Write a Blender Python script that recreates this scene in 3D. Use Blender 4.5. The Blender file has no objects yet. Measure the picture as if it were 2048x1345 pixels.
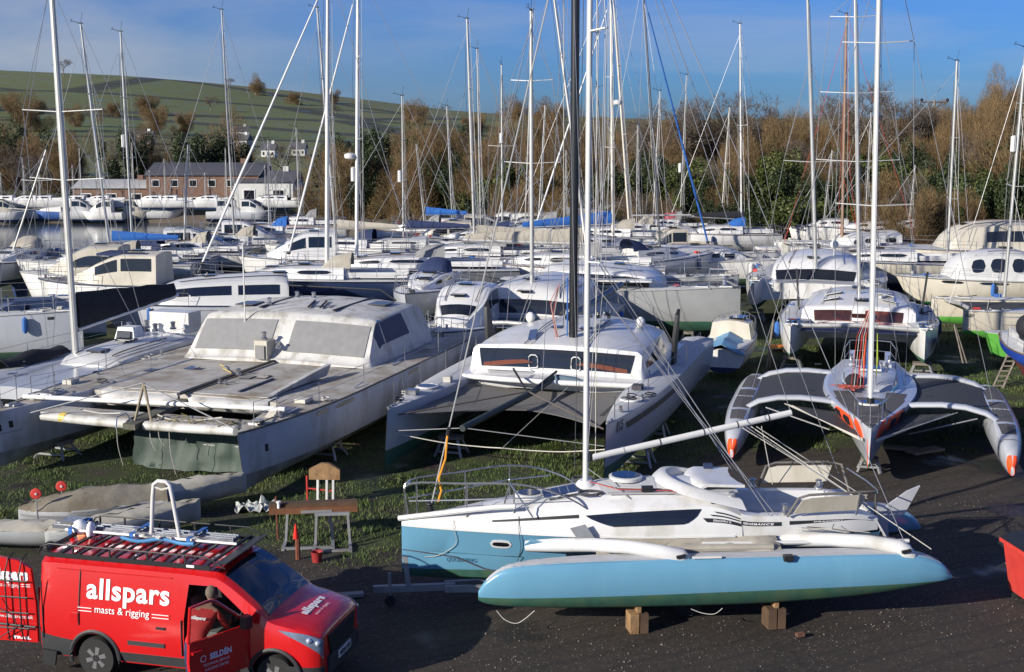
import bpy, bmesh, math, random
import numpy as np
from mathutils import Vector, Matrix
random.seed(7); rng = np.random.default_rng(7)
R = math.radians
sc = bpy.context.scene
C = sc.collection

# ------------------------------------------------------------------ camera
FPX, PX0, PY0, CAMH = 2600.0, 1024.0, 672.5, 8.6
PITCH = math.atan(412.5 / FPX)
cam = bpy.data.cameras.new('camera'); co = bpy.data.objects.new('camera', cam); C.objects.link(co)
co.location = (0, 0, CAMH); co.rotation_euler = (math.pi/2 - PITCH, 0, 0)
cam.sensor_width = 36; cam.lens = FPX/2048*36; cam.clip_end = 5000; cam.clip_start = .1
sc.camera = co

# ------------------------------------------------------------------ light
SUN_EL, SHADOW_DIR = 20.0, (0.79, 0.613)          # shadows fall right and away
w = bpy.data.worlds.new('World'); sc.world = w; w.use_nodes = True
nt = w.node_tree; N = nt.nodes; Lk = nt.links
bg = N['Background']; bg.inputs[1].default_value = 0.05
sky = N.new('ShaderNodeTexSky'); sky.sky_type = 'NISHITA'; sky.sun_disc = False
sky.sun_elevation = R(SUN_EL)
sky.sun_rotation = math.atan2(-SHADOW_DIR[0], -SHADOW_DIR[1])
sky.air_density = 1.0; sky.dust_density = .5; sky.ozone_density = 2.2; sky.altitude = 10
tc = N.new('ShaderNodeTexCoord')
mp = N.new('ShaderNodeMapping'); mp.inputs['Rotation'].default_value = (0, R(-14), 0); mp.inputs['Scale'].default_value = (1.3, 1.3, 9)
n1 = N.new('ShaderNodeTexNoise'); n1.inputs['Scale'].default_value = 2.2; n1.inputs['Detail'].default_value = 7; n1.inputs['Roughness'].default_value = .55
n1.inputs['Distortion'].default_value = .4
r1 = N.new('ShaderNodeMapRange'); r1.inputs[1].default_value = .44; r1.inputs[2].default_value = .72; r1.inputs[3].default_value = 0; r1.inputs[4].default_value = .42
Lk.new(tc.outputs['Generated'], mp.inputs[0]); Lk.new(mp.outputs[0], n1.inputs[0]); Lk.new(n1.outputs[0], r1.inputs[0])
# thicker cloud towards the west (left of the yard) and a low bank at the horizon
sx = N.new('ShaderNodeSeparateXYZ'); Lk.new(tc.outputs['Generated'], sx.inputs[0])
wx = N.new('ShaderNodeMapRange'); wx.inputs[1].default_value = .02; wx.inputs[2].default_value = -.38; wx.inputs[3].default_value = 0; wx.inputs[4].default_value = .8
Lk.new(sx.outputs[0], wx.inputs[0])
n2 = N.new('ShaderNodeTexNoise'); n2.inputs['Scale'].default_value = 6; n2.inputs['Detail'].default_value = 6
mp2 = N.new('ShaderNodeMapping'); mp2.inputs['Scale'].default_value = (1, 1, 3.5); Lk.new(tc.outputs['Generated'], mp2.inputs[0]); Lk.new(mp2.outputs[0], n2.inputs[0])
n2r = N.new('ShaderNodeMapRange'); n2r.inputs[1].default_value = .3; n2r.inputs[2].default_value = .62; Lk.new(n2.outputs[0], n2r.inputs[0])
mm = N.new('ShaderNodeMath'); mm.operation = 'MULTIPLY'; Lk.new(wx.outputs[0], mm.inputs[0]); Lk.new(n2r.outputs[0], mm.inputs[1])
mx = N.new('ShaderNodeMath'); mx.operation = 'MAXIMUM'; Lk.new(mm.outputs[0], mx.inputs[0]); Lk.new(r1.outputs[0], mx.inputs[1])
mixc = N.new('ShaderNodeMixRGB'); mixc.inputs[2].default_value = (7.0, 7.6, 8.8, 1)
Lk.new(mx.outputs[0], mixc.inputs[0])
tint = N.new('ShaderNodeMixRGB'); tint.blend_type = 'MULTIPLY'; tint.inputs[0].default_value = 1; tint.inputs[2].default_value = (.37, .78, 1.80, 1)
Lk.new(sky.outputs[0], tint.inputs[1]); Lk.new(tint.outputs[0], mixc.inputs[1]); Lk.new(mixc.outputs[0], bg.inputs[0])

sl = bpy.data.lights.new('sun', 'SUN'); so = bpy.data.objects.new('sun', sl); C.objects.link(so)
sl.energy = 5.0; sl.angle = R(.5); sl.color = (1, .93, .82)
e = R(SUN_EL)
sd = Vector((SHADOW_DIR[0]*math.cos(e), SHADOW_DIR[1]*math.cos(e), -math.sin(e)))
so.rotation_euler = sd.to_track_quat('-Z', 'Y').to_euler(); so.location = (-20, -15, 30)
sc.view_settings.view_transform = 'Standard'; sc.view_settings.look = 'None'
sc.view_settings.exposure = 0.32; sc.view_settings.gamma = 1

# ------------------------------------------------------------------ helpers
cp, sp = math.cos(PITCH), math.sin(PITCH)
def ray(px, py):
    dx, dy = (px-PX0)/FPX, -(py-PY0)/FPX
    return Vector((dx, cp + dy*sp, -sp + dy*cp))
def at(px, py, h=0.0):                                  # the world point seen at a pixel, h metres above the ground
    d = ray(px, py); t = (h-CAMH)/d.z
    return Vector((d.x*t, d.y*t, h))
def atd(px, py, Y):                                     # the world point seen at a pixel, Y metres away
    d = ray(px, py); t = Y/d.y
    return Vector((d.x*t, Y, CAMH+d.z*t))
def heading(vpx): return math.atan2(-1, -(vpx-PX0)/FPX*cp)  # a boat whose keel line runs to (vpx, horizon), bow towards us
V = Vector
def sm(pts, k=5):                                        # a smooth path through points
    pts = [Vector(p) for p in pts]; out = []
    for i in range(len(pts)-1):
        a, b, c, d = pts[max(i-1,0)], pts[i], pts[i+1], pts[min(i+2,len(pts)-1)]
        for q in range(k): out.append(Vector([cr(a[x],b[x],c[x],d[x],q/k) for x in range(3)]))
    return out+[pts[-1]]
MATS = {}
def mat(name, col, rough=.5, var=.12, scale=3., bump=0., bscale=40., metal=0., coat=0., streak=0., col2=None, thr=(.45, .7), spec=.5, trans=0., dirt=None, dscale=1.2, dthr=(.5,.75)):
    if name in MATS: return MATS[name]
    m = bpy.data.materials.new(name); m.use_nodes = True; MATS[name] = m
    t = m.node_tree; n = t.nodes; l = t.links; b = n['Principled BSDF']
    b.inputs['Roughness'].default_value = rough; b.inputs['Metallic'].default_value = metal
    b.inputs['Coat Weight'].default_value = coat; b.inputs['Specular IOR Level'].default_value = spec
    b.inputs['Coat Roughness'].default_value = .08
    b.inputs['Transmission Weight'].default_value = trans
    tcn = n.new('ShaderNodeTexCoord'); mpn = n.new('ShaderNodeMapping'); l.new(tcn.outputs['Object'], mpn.inputs[0])
    nz = n.new('ShaderNodeTexNoise'); nz.inputs['Scale'].default_value = scale; nz.inputs['Detail'].default_value = 6
    l.new(mpn.outputs[0], nz.inputs[0])
    if streak: mpn.inputs['Scale'].default_value = (1, 1, 1-streak)
    mr = n.new('ShaderNodeMapRange'); mr.inputs[1].default_value = .25; mr.inputs[2].default_value = .75
    mr.inputs[3].default_value = 1-var; mr.inputs[4].default_value = 1+var; l.new(nz.outputs[0], mr.inputs[0])
    base = n.new('ShaderNodeMixRGB'); base.blend_type = 'MULTIPLY'; base.inputs[0].default_value = 1
    base.inputs[1].default_value = (*col, 1); l.new(mr.outputs[0], base.inputs[2]); out = base.outputs[0]
    if not (name.endswith('lettering') or name.startswith('red_van')):
        oi = n.new('ShaderNodeObjectInfo'); orr = n.new('ShaderNodeMapRange'); orr.inputs[3].default_value = .86; orr.inputs[4].default_value = 1.04; l.new(oi.outputs['Random'], orr.inputs[0])
        bm_ = n.new('ShaderNodeMixRGB'); bm_.blend_type = 'MULTIPLY'; bm_.inputs[0].default_value = 1; l.new(out, bm_.inputs[1]); l.new(orr.outputs[0], bm_.inputs[2]); out = bm_.outputs[0]
    if col2:
        q = n.new('ShaderNodeTexNoise'); q.inputs['Scale'].default_value = scale*.37; q.inputs['Detail'].default_value = 5
        l.new(mpn.outputs[0], q.inputs[0]); k = n.new('ShaderNodeMapRange'); k.inputs[1].default_value = thr[0]; k.inputs[2].default_value = thr[1]
        l.new(q.outputs[0], k.inputs[0]); mxn = n.new('ShaderNodeMixRGB'); mxn.inputs[2].default_value = (*col2, 1)
        l.new(k.outputs[0], mxn.inputs[0]); l.new(out, mxn.inputs[1]); out = mxn.outputs[0]
    if dirt:
        q = n.new('ShaderNodeTexNoise'); q.inputs['Scale'].default_value = dscale; q.inputs['Detail'].default_value = 9; q.inputs['Roughness'].default_value = .65
        mp3 = n.new('ShaderNodeMapping'); mp3.inputs['Scale'].default_value = (1, 1, .35); l.new(tcn.outputs['Object'], mp3.inputs[0]); l.new(mp3.outputs[0], q.inputs[0])
        k = n.new('ShaderNodeMapRange'); k.inputs[1].default_value = dthr[0]; k.inputs[2].default_value = dthr[1]; k.inputs[4].default_value = .85
        l.new(q.outputs[0], k.inputs[0]); mxn = n.new('ShaderNodeMixRGB'); mxn.inputs[2].default_value = (*dirt, 1)
        l.new(k.outputs[0], mxn.inputs[0]); l.new(out, mxn.inputs[1]); out = mxn.outputs[0]
    l.new(out, b.inputs['Base Color'])
    if bump:
        nb = n.new('ShaderNodeTexNoise'); nb.inputs['Scale'].default_value = bscale; nb.inputs['Detail'].default_value = 4
        l.new(tcn.outputs['Object'], nb.inputs[0]); bn = n.new('ShaderNodeBump'); bn.inputs['Strength'].default_value = bump; bn.inputs['Distance'].default_value = .02
        l.new(nb.outputs[0], bn.inputs['Height']); l.new(bn.outputs[0], b.inputs['Normal'])
    return m

class MB:
    """collects geometry, then links it as ONE mesh object"""
    def __init__(s): s.v = []; s.f = []; s.m = []; s.mats = []
    def mi(s, m):
        if m not in s.mats: s.mats.append(m)
        return s.mats.index(m)
    def add(s, vs, fs, m):
        o = len(s.v); k = s.mi(m); s.v += [tuple(p) for p in vs]
        s.f += [tuple(i+o for i in f) for f in fs]; s.m += [k]*len(fs); return s
    def box(s, c, d, m, rot=None, taper=1.0):
        x, y, z = d[0]/2, d[1]/2, d[2]/2; vs = []
        for sz in (-1, 1):
            k = 1 if sz < 0 else taper
            for a, b in ((-1,-1),(1,-1),(1,1),(-1,1)):
                p = V((a*x*k, b*y*k, sz*z)); vs.append((rot @ p if rot else p) + V(c))
        return s.add(vs, [(3,2,1,0),(4,5,6,7),(0,1,5,4),(1,2,6,5),(2,3,7,6),(3,0,4,7)], m)
    def bar(s, p, q, wd, ht, m, up=(0,0,1)):
        p, q = V(p), V(q); d = (q-p); L = d.length; d.normalize(); up = V(up)
        if abs(d.dot(up)) > .98: up = V((1,0,0))
        y = up.cross(d).normalized(); z = d.cross(y)
        return s.box((p+q)/2, (L, wd, ht), m, Matrix((d, y, z)).transposed())
    def tube(s, pts, r, m, n=8, flat=1.0, cap=True):
        pts = [V(p) for p in pts]; k = len(pts); rr = r if isinstance(r, (list, tuple)) else [r]*k
        ref = V((0,0,1)); t0 = (pts[-1]-pts[0]).normalized()
        if abs(t0.z) > .8: ref = V((0,1,0))
        vs = []
        for i, p in enumerate(pts):
            t = (pts[min(i+1,k-1)]-pts[max(i-1,0)]).normalized()
            a = ref.cross(t)
            if a.length < 1e-4: a = V((1,0,0)).cross(t)
            a.normalize(); b = t.cross(a)
            for j in range(n):
                g = 2*math.pi*j/n; vs.append(p + a*math.cos(g)*rr[i]*flat + b*math.sin(g)*rr[i])
        fs = [(i*n+j, i*n+(j+1) % n, (i+1)*n+(j+1) % n, (i+1)*n+j) for i in range(k-1) for j in range(n)]
        if cap: fs += [tuple(range(n-1,-1,-1)), tuple(range((k-1)*n, k*n))]
        return s.add(vs, fs, m)
    def prism(s, poly, z0, z1, m, top=None):
        n = len(poly); vs = [(x,y,z0) for x,y in poly] + [(x,y,z1) for x,y in (top or poly)]
        return s.add(vs, [tuple(range(n-1,-1,-1)), tuple(range(n,2*n))] + [(i,(i+1)%n,n+(i+1)%n,n+i) for i in range(n)], m)
    def slab(s, pts, off, m):                 # planar outline given in 3D, thickened by vector off
        n = len(pts); off = V(off); vs = [V(p) for p in pts] + [V(p)+off for p in pts]
        return s.add(vs, [tuple(range(n-1,-1,-1)), tuple(range(n,2*n))] + [(i,(i+1)%n,n+(i+1)%n,n+i) for i in range(n)], m)
    def ball(s, c, r, m, n=10, k=6, sc_=(1,1,1)):
        c = V(c); vs = []; fs = []
        for i in range(k+1):
            a = math.pi*i/k
            for j in range(n):
                g = 2*math.pi*j/n; vs.append(c+V((math.sin(a)*math.cos(g)*r*sc_[0], math.sin(a)*math.sin(g)*r*sc_[1], math.cos(a)*r*sc_[2])))
        for i in range(k):
            for j in range(n): fs.append((i*n+j, (i+1)*n+j, (i+1)*n+(j+1)%n, i*n+(j+1)%n))
        return s.add(vs, fs, m)
    def lathe(s, c, prof, m, n=14, axis='z'):
        c = V(c); vs = []
        for r, h in prof:
            for j in range(n):
                g = 2*math.pi*j/n; a, b = r*math.cos(g), r*math.sin(g)
                vs.append(c + (V((a,b,h)) if axis == 'z' else V((a,h,b)) if axis == 'y' else V((h,a,b))))
        k = len(prof)
        fs = [(i*n+j, i*n+(j+1)%n, (i+1)*n+(j+1)%n, (i+1)*n+j) for i in range(k-1) for j in range(n)]
        fs += [tuple(range(n-1,-1,-1)), tuple(range((k-1)*n,k*n))]
        return s.add(vs, fs, m)
    def grid(s, rows, m, thick=None):
        a, b = len(rows), len(rows[0]); vs = [V(p) for r in rows for p in r]
        fs = [(i*b+j, i*b+j+1, (i+1)*b+j+1, (i+1)*b+j) for i in range(a-1) for j in range(b-1)]
        s.add(vs, fs, m)
        if thick:
            o = V(thick); s.add([v+o for v in vs], [f[::-1] for f in fs], m)
            rim = [(i,0) for i in range(a)] + [(a-1,j) for j in range(1,b)] + [(i,b-1) for i in range(a-2,-1,-1)] + [(0,j) for j in range(b-2,0,-1)]
            n = len(rim); p = [V(rows[i][j]) for i,j in rim]
            s.add(p + [q+o for q in p], [(i,(i+1)%n,n+(i+1)%n,n+i) for i in range(n)], m)
        return s
    def mesh(s, name, smooth=35, fix=True):
        me = bpy.data.meshes.new(name); me.from_pydata(s.v, [], s.f)
        for m in s.mats: me.materials.append(m)
        if len(s.mats) > 1: me.polygons.foreach_set('material_index', s.m)
        if fix:
            bm = bmesh.new(); bm.from_mesh(me)
            bmesh.ops.remove_doubles(bm, verts=bm.verts, dist=.0004)
            bmesh.ops.recalc_face_normals(bm, faces=bm.faces); bm.to_mesh(me); bm.free()
        if smooth:
            me.polygons.foreach_set('use_smooth', [True]*len(me.polygons)); me.set_sharp_from_angle(angle=R(smooth))
        me.update(); return me
    def build(s, name, parent=None, smooth=35, label=None, fix=True):
        if not s.v: return None
        o = bpy.data.objects.new(name, s.mesh(name, smooth, fix)); C.objects.link(o)
        if parent: o.parent = parent
        if label: o['label'] = label
        return o
def tag(o, label=None, cat=None, group=None, kind=None):
    if label: o['label'] = label
    if cat: o['category'] = cat
    if group: o['group'] = group
    if kind: o['kind'] = kind
    return o
def thing(name, label, cat, loc=(0,0,0), rz=0., group=None):
    o = bpy.data.objects.new(name, None); C.objects.link(o); o.location = loc; o.rotation_euler = (0,0,rz)
    o.empty_display_size = .3; return tag(o, label, cat, group)
KIDS = {}
def copy_tree(o, loc=None, rz=None, label=None, group=None, scale=None):
    def rec(a, par):
        c = a.copy(); C.objects.link(c)
        if par: c.parent = par
        for k in a.children: rec(k, c)
        return c
    r = rec(o, None)
    if loc is not None: r.location = loc
    if rz is not None: r.rotation_euler = (0,0,rz)
    if scale is not None: r.scale = scale if hasattr(scale, '__len__') else (scale,)*3
    if label: r['label'] = label
    if group: r['group'] = group
    return r

def cr(p0, p1, p2, p3, t):                               # monotone-ish Catmull-Rom
    return .5*((2*p1)+(-p0+p2)*t+(2*p0-5*p1+4*p2-p3)*t*t+(-p0+3*p1-3*p2+p3)*t**3)
class Loft:
    """half sections (3D points, y >= 0) from bow to stern, mirrored about y = yo"""
    def __init__(s, st, nx=4, yo=0., smooth=True, uniform=None):
        # st: list of lists of 3D points
        s.yo = yo; st = [[V(p) for p in a] for a in st]; k = len(st); s.P = []; s.k = k; s.nx = nx
        for i in range(k-1):
            a, b, c, d = st[max(i-1,0)], st[i], st[i+1], st[min(i+2,k-1)]
            for q in range(nx):
                t = q/nx
                row = []
                for p0,p1,p2,p3 in zip(a,b,c,d):
                    p = cr(p0,p1,p2,p3,t) if smooth else p1.lerp(p2,t)
                    if smooth:
                        for ax in range(3):
                            lo, hi = min(p1[ax],p2[ax]), max(p1[ax],p2[ax]); m_ = (hi-lo)*.12+.0
                            p[ax] = min(max(p[ax], lo-m_), hi+m_)
                    p.y = max(p.y, 0); row.append(p)
                s.P.append(row)
        s.P.append([V(p) for p in st[-1]])
        s.n = len(s.P); s.nj = len(s.P[0])
    def at(s, u, j, side=1):                             # u 0..1 along the stations, j along the section
        a = min(max(u,0),1)*(s.n-1); i = min(int(a), s.n-2); fa = a-i
        b = min(max(j,0), s.nj-1); q = min(int(b), s.nj-2); fb = b-q
        p = s.P[i][q].lerp(s.P[i][q+1], fb).lerp(s.P[i+1][q].lerp(s.P[i+1][q+1], fb), fa)
        return V((p.x, p.y*side+s.yo, p.z))
    def nrm(s, u, j, side=1):
        d = .004; a = s.at(u+d,j,side)-s.at(u-d,j,side); b = s.at(u,j+.04,side)-s.at(u,j-.04,side)
        n = a.cross(b)
        if n.length < 1e-9: return V((0,side,0))
        n.normalize()
        if n.y*side < -1e-3 or (abs(n.y) < 1e-3 and n.z < 0): n = -n
        return n
    def ux(s, x, j=3):                                   # station parameter at which the surface reaches local x
        best = min(range(201), key=lambda k: abs(s.at(k/200,j).x-x)); return best/200
    def skin(s, mb, j0, j1, m, caps=(False, False), sides=(1,-1)):
        for sd_ in sides:
            rows = [[V((p.x, p.y*sd_+s.yo, p.z)) for p in r[j0:j1+1]] for r in s.P]; mb.grid(rows, m)
        for end, c in ((0, caps[0]), (-1, caps[1])):
            if c:
                r = s.P[end][j0:j1+1]
                L_ = [V((p.x, p.y+s.yo, p.z)) for p in r]; Q = [V((p.x, -p.y+s.yo, p.z)) for p in r]
                vs = L_+Q; n = len(L_)
                mb.add(vs, [(i, i+1, n+i+1, n+i) for i in range(n-1)], c if not isinstance(c, bool) else m)
        return mb
    def patch(s, mb, u0, u1, j0, j1, m, side=1, off=.01, shape='rect', nu=10, nv=4, slant=0., pw=3., top=None, bot=None):
        """a sheet lying proud on the surface; shape rounds its outline"""
        rows = []; inner = []
        for i in range(nu+1):
            a = i/nu; x = 2*a-1
            e_ = (1-abs(x)**pw)**(1/pw) if shape == 'round' else 1.0
            if shape == 'point': e_ = 1-abs(x)**1.6
            if shape == 'leaf': e_ = math.sin(math.pi*a)**.6
            jt = (top(a) if top else j1); jb = (bot(a) if bot else j0)
            mid, h = (jt+jb)/2, (jt-jb)/2
            r = []; r2 = []
            for q in range(nv+1):
                y = mid + h*e_*(2*q/nv-1)
                u = u0 + (u1-u0)*a + slant*(q/nv-.5)
                n = s.nrm(u, y, side); p = s.at(u, y, side); r.append(p + n*off); r2.append(p - n*.004)
            rows.append(r); inner.append(r2)
        mb.grid(rows, m)
        a_, b_ = len(rows), len(rows[0])
        rim = [(i,0) for i in range(a_)] + [(a_-1,j) for j in range(1,b_)] + [(i,b_-1) for i in range(a_-2,-1,-1)] + [(0,j) for j in range(b_-2,0,-1)]
        n_ = len(rim); mb.add([rows[i][j] for i,j in rim]+[inner[i][j] for i,j in rim], [(i,(i+1)%n_,n_+(i+1)%n_,n_+i) for i in range(n_)], m)
        return mb
TXT = {}
def text_geo(body, size=1., bold=0., ital=0.):
    cu = bpy.data.curves.new('t', 'FONT'); cu.body = body; cu.size = size; cu.offset = bold; cu.shear = ital; cu.align_x = 'LEFT'; cu.resolution_u = 3; cu.space_character = 1.0+bold*6
    ob = bpy.data.objects.new('t', cu); C.objects.link(ob)
    dg = bpy.context.evaluated_depsgraph_get(); me = bpy.data.meshes.new_from_object(ob.evaluated_get(dg))
    vs = [v.co.copy() for v in me.vertices]; fs = [tuple(p.vertices) for p in me.polygons]
    bpy.data.objects.remove(ob); bpy.data.meshes.remove(me); bpy.data.curves.remove(cu)
    return vs, fs
def text_plane(mb, body, o, ux, uy, size, m, bold=0., width=None, depth=.004, ital=0.):
    """lettering as thin plates: o = left end of the baseline"""
    vs, fs = text_geo(body, size, bold, ital); ux, uy = V(ux).normalized(), V(uy).normalized()
    W = max(v.x for v in vs)-min(v.x for v in vs); x0 = min(v.x for v in vs); k = width/W if width else 1
    n = ux.cross(uy)
    mb.add([V(o)+ux*(v.x-x0)*k+uy*v.y+n*depth for v in vs], fs, m); return W*k
def text_loft(mb, lf, body, u, j, du, dj, m, side=1, bold=0., off=.012, ital=0.):
    """lettering laid on a lofted surface: from (u, j), du wide, dj high"""
    vs, fs = text_geo(body, 1., bold, ital); x0 = min(v.x for v in vs); W = max(v.x for v in vs)-x0; H = .7
    mb.add([lf.at(u+du*(v.x-x0)/W, j+dj*v.y/H, side)+lf.nrm(u+du*(v.x-x0)/W, j+dj*v.y/H, side)*off for v in vs], fs, m)

def raw(name, vs, fs, m, mi=None, parent=None, smooth=False):
    """a mesh object straight from numpy arrays (triangles or quads)"""
    vs = np.asarray(vs, dtype=np.float32); fs = np.asarray(fs, dtype=np.int32)
    me = bpy.data.meshes.new(name); k = fs.shape[1]
    me.vertices.add(len(vs)); me.vertices.foreach_set('co', vs.ravel())
    me.loops.add(fs.size); me.loops.foreach_set('vertex_index', fs.ravel())
    me.polygons.add(len(fs)); me.polygons.foreach_set('loop_start', np.arange(0, fs.size, k, dtype=np.int32))
    try: me.polygons.foreach_set('loop_total', np.full(len(fs), k, dtype=np.int32))
    except Exception: pass
    for q in (m if isinstance(m, (list, tuple)) else [m]): me.materials.append(q)
    if mi is not None: me.polygons.foreach_set('material_index', np.asarray(mi, dtype=np.int32))
    me.update(calc_edges=True)
    if smooth: me.polygons.foreach_set('use_smooth', [True]*len(me.polygons))
    o = bpy.data.objects.new(name, me); C.objects.link(o)
    if parent: o.parent = parent
    return o

# ------------------------------------------------------------------ materials
gel   = mat('white_gelcoat', (.69,.69,.68), .32, .07, 1.5, coat=.3, dirt=(.40,.37,.29), dscale=1.6, dthr=(.52,.80))
gelg  = mat('grey_white_gelcoat', (.47,.49,.53), .28, .06, 1.5, coat=.4, dirt=(.34,.34,.31), dscale=1.1, dthr=(.56,.85))
gelc  = mat('cream_gelcoat', (.58,.54,.45), .45, .09, 2, dirt=(.34,.30,.21), dthr=(.48,.76))
gelo  = mat('weathered_white_paint', (.64,.63,.60), .6, .1, 2, dirt=(.22,.20,.14), dscale=1.9, dthr=(.47,.70), bump=.05)
hullo = mat('chalky_hull_paint', (.50,.51,.545), .6, .12, 1.3, dirt=(.27,.25,.19), dscale=1.5, dthr=(.48,.74), bump=.06, bscale=8)
decko = mat('mouldy_deck', (.46,.44,.40), .8, .15, 4, col2=(.27,.23,.18), thr=(.42,.66), bump=.1, dirt=(.13,.12,.08), dthr=(.58,.8))
deckg = mat('grey_nonslip_deck', (.50,.51,.53), .8, .08, 6, bump=.15, bscale=220)
deckw = mat('white_nonslip_deck', (.55,.56,.57), .75, .06, 6, bump=.15, bscale=220, dirt=(.45,.42,.35), dthr=(.55,.8))
antig = mat('green_antifouling', (.035,.12,.085), .75, .2, 5, col2=(.06,.13,.07), dirt=(.10,.12,.07))
antib = mat('blue_antifouling', (.03,.07,.2), .75, .2, 5)
antik = mat('dark_antifouling', (.03,.035,.045), .75, .2, 5)
antir = mat('red_antifouling', (.22,.035,.03), .75, .2, 5)
blue  = mat('light_blue_gelcoat', (.135,.33,.48), .24, .04, 1.2, coat=.5, dirt=(.17,.38,.52), dthr=(.5,.9))
glass = mat('dark_window', (.012,.014,.018), .06, .2, 2, spec=.8, coat=.3)
glassr= mat('window_over_wood_interior', (.05,.018,.012), .08, .5, 3, spec=.7, col2=(.17,.05,.03), thr=(.5,.62))
alu   = mat('anodised_aluminium', (.52,.52,.50), .38, .08, 3, metal=.35)
white = mat('white_paint', (.70,.70,.68), .35, .05, 3, coat=.2)
cream = mat('cream_paint', (.72,.64,.50), .4, .06, 3)
steel = mat('stainless_steel', (.55,.56,.57), .25, .05, 5, metal=.9)
black = mat('black_plastic', (.016,.017,.02), .5, .2, 6)
carbon= mat('black_carbon', (.014,.015,.018), .3, .15, 3, coat=.3)
wire  = mat('steel_wire', (.42,.42,.43), .4, .05, 5, metal=.5)
wiredk= mat('dark_rope', (.06,.06,.07), .8, .2, 6)
rope  = mat('white_rope', (.55,.53,.47), .85, .12, 12)
roper = mat('red_rope', (.45,.05,.04), .85, .12, 12)
ropeb = mat('blue_rope', (.04,.14,.42), .85, .12, 12)
yellow= mat('orange_rope', (.75,.30,.02), .7, .1, 12)
net   = mat('dark_trampoline_net', (.045,.05,.058), .8, .15, 30, bump=.3, bscale=90)
netg  = mat('grey_trampoline_net', (.15,.16,.18), .8, .15, 30, bump=.3, bscale=90)
canvb = mat('black_canvas', (.016,.017,.024), .85, .3, 5, bump=.3, bscale=6)
canvn = mat('blue_canvas', (.02,.12,.42), .8, .15, 5, bump=.3, bscale=6)
canvnv= mat('navy_canvas', (.02,.035,.10), .85, .15, 5, bump=.3, bscale=6)
canvt = mat('beige_canvas', (.40,.37,.31), .85, .12, 5, bump=.5, bscale=5, dirt=(.24,.21,.15), dthr=(.5,.8))
canvy = mat('grey_canvas', (.25,.25,.25), .85, .1, 4, bump=.3, bscale=6)
grnt  = mat('green_tarpaulin', (.014,.036,.024), .6, .2, 3, bump=.5, bscale=3, col2=(.028,.052,.036))
teal  = mat('green_roof_sheet', (.02,.16,.10), .6, .15, 3)
wood  = mat('raw_timber', (.30,.18,.085), .85, .4, 5, col2=(.17,.085,.035), bump=.5, bscale=25, dirt=(.10,.07,.04), dscale=5)
woodd = mat('dark_timber', (.10,.06,.035), .8, .3, 3, bump=.3)
woodg = mat('weathered_timber', (.22,.19,.16), .85, .25, 4, bump=.3)
orange= mat('fluorescent_orange', (.95,.10,.02), .4, .04, 3)
solar = mat('solar_cells', (.016,.022,.05), .15, .15, 6, coat=.5)
solarb= mat('blue_solar_cells', (.012,.03,.13), .15, .15, 6, coat=.5)
redp  = mat('red_van_paint', (.56,.010,.012), .22, .05, 1.5, coat=.8, dirt=(.33,.02,.015), dscale=2.5, dthr=(.62,.9))
redd  = mat('red_plastic', (.55,.05,.04), .45, .12, 4, dirt=(.3,.08,.06))
rubber= mat('black_rubber', (.02,.02,.02), .85, .2, 8)
pvc   = mat('grey_rubber_boat_fabric', (.33,.34,.36), .6, .08, 4, dirt=(.2,.19,.15), dthr=(.5,.8))
galv  = mat('galvanised_steel', (.34,.35,.36), .5, .15, 8, metal=.4, dirt=(.2,.18,.15))
green = mat('bright_green_paint', (.12,.42,.07), .4, .06, 2, coat=.3)
greend= mat('dark_green_paint', (.03,.16,.07), .45, .1, 2)
greyh = mat('slate_grey_paint', (.15,.16,.19), .45, .08, 2, dirt=(.2,.19,.17))
navy  = mat('navy_paint', (.02,.035,.09), .3, .08, 2, coat=.4)
redb  = mat('dull_red_paint', (.30,.03,.03), .5, .1, 2)
brownm= mat('brown_spar_varnish', (.28,.18,.12), .5, .12, 3)
rust  = mat('rusty_steel', (.16,.05,.025), .85, .3, 8)
print_w = mat('white_lettering', (.85,.85,.85), .4, .02, 3)
print_k = mat('black_lettering', (.02,.02,.025), .5, .02, 3)
# ------------------------------------------------------------------ terrain, water
def creek(x, y):                                          # 0 on land, 1 in the middle of the creek
    a = np.clip((y-(72+np.clip(x+38, 0, 60)*.9))/5, 0, 1); b = np.clip((142-y+np.clip(-x-60,0,80)*.15)/6, 0, 1)
    c = np.clip((-x-8-(y-90)*.10)/10, 0, 1)
    return np.minimum(np.minimum(a, b), c)
def terr(x, y):
    z = np.zeros_like(x)
    # the far hill: a long green ridge falling to the right
    far = np.clip((y-150)/520, 0, 1)
    ridge = np.interp(x/np.maximum(y, 1), [-.9,-.40,-.30,-.15,-.05,.0,.1,.3,.9], [42,40,36,26,19,17,14.5,13,12])
    z += ridge*(far**1.5)*(y < 700) + ridge*(y >= 700)
    z += np.where(y > 130, 1.2*np.sin(x*.02+1)*np.sin(y*.017)*np.clip((y-150)/100, 0, 1), 0)
    # the wooded bank to the right
    z += (4.0*np.clip((y-92)/30, 0, 1)*np.clip((x+6)/14, 0, 1) + 3.0*np.clip((x-22)/25, 0, 1)*np.clip((y-85)/25, 0, 1))*np.clip((230-y)/70, 0, 1)
    z -= 3.0*creek(x, y)
    z += .03*np.sin(x*1.1)*np.sin(y*.9+x*.3)
    return z
xs = np.concatenate([np.arange(-900,-140,20), np.arange(-140,-40,3), np.arange(-40,60,1.25), np.arange(60,160,4), np.arange(160,901,25)])
ys = np.concatenate([np.arange(-30,10,4), np.arange(10,60,1.0), np.arange(60,170,2), np.arange(170,700,12), np.arange(700,1500,60)])
X, Y = np.meshgrid(xs, ys); Z = terr(X, Y)
nyy, nxx = X.shape; idx = np.arange(nyy*nxx).reshape(nyy, nxx)
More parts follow.
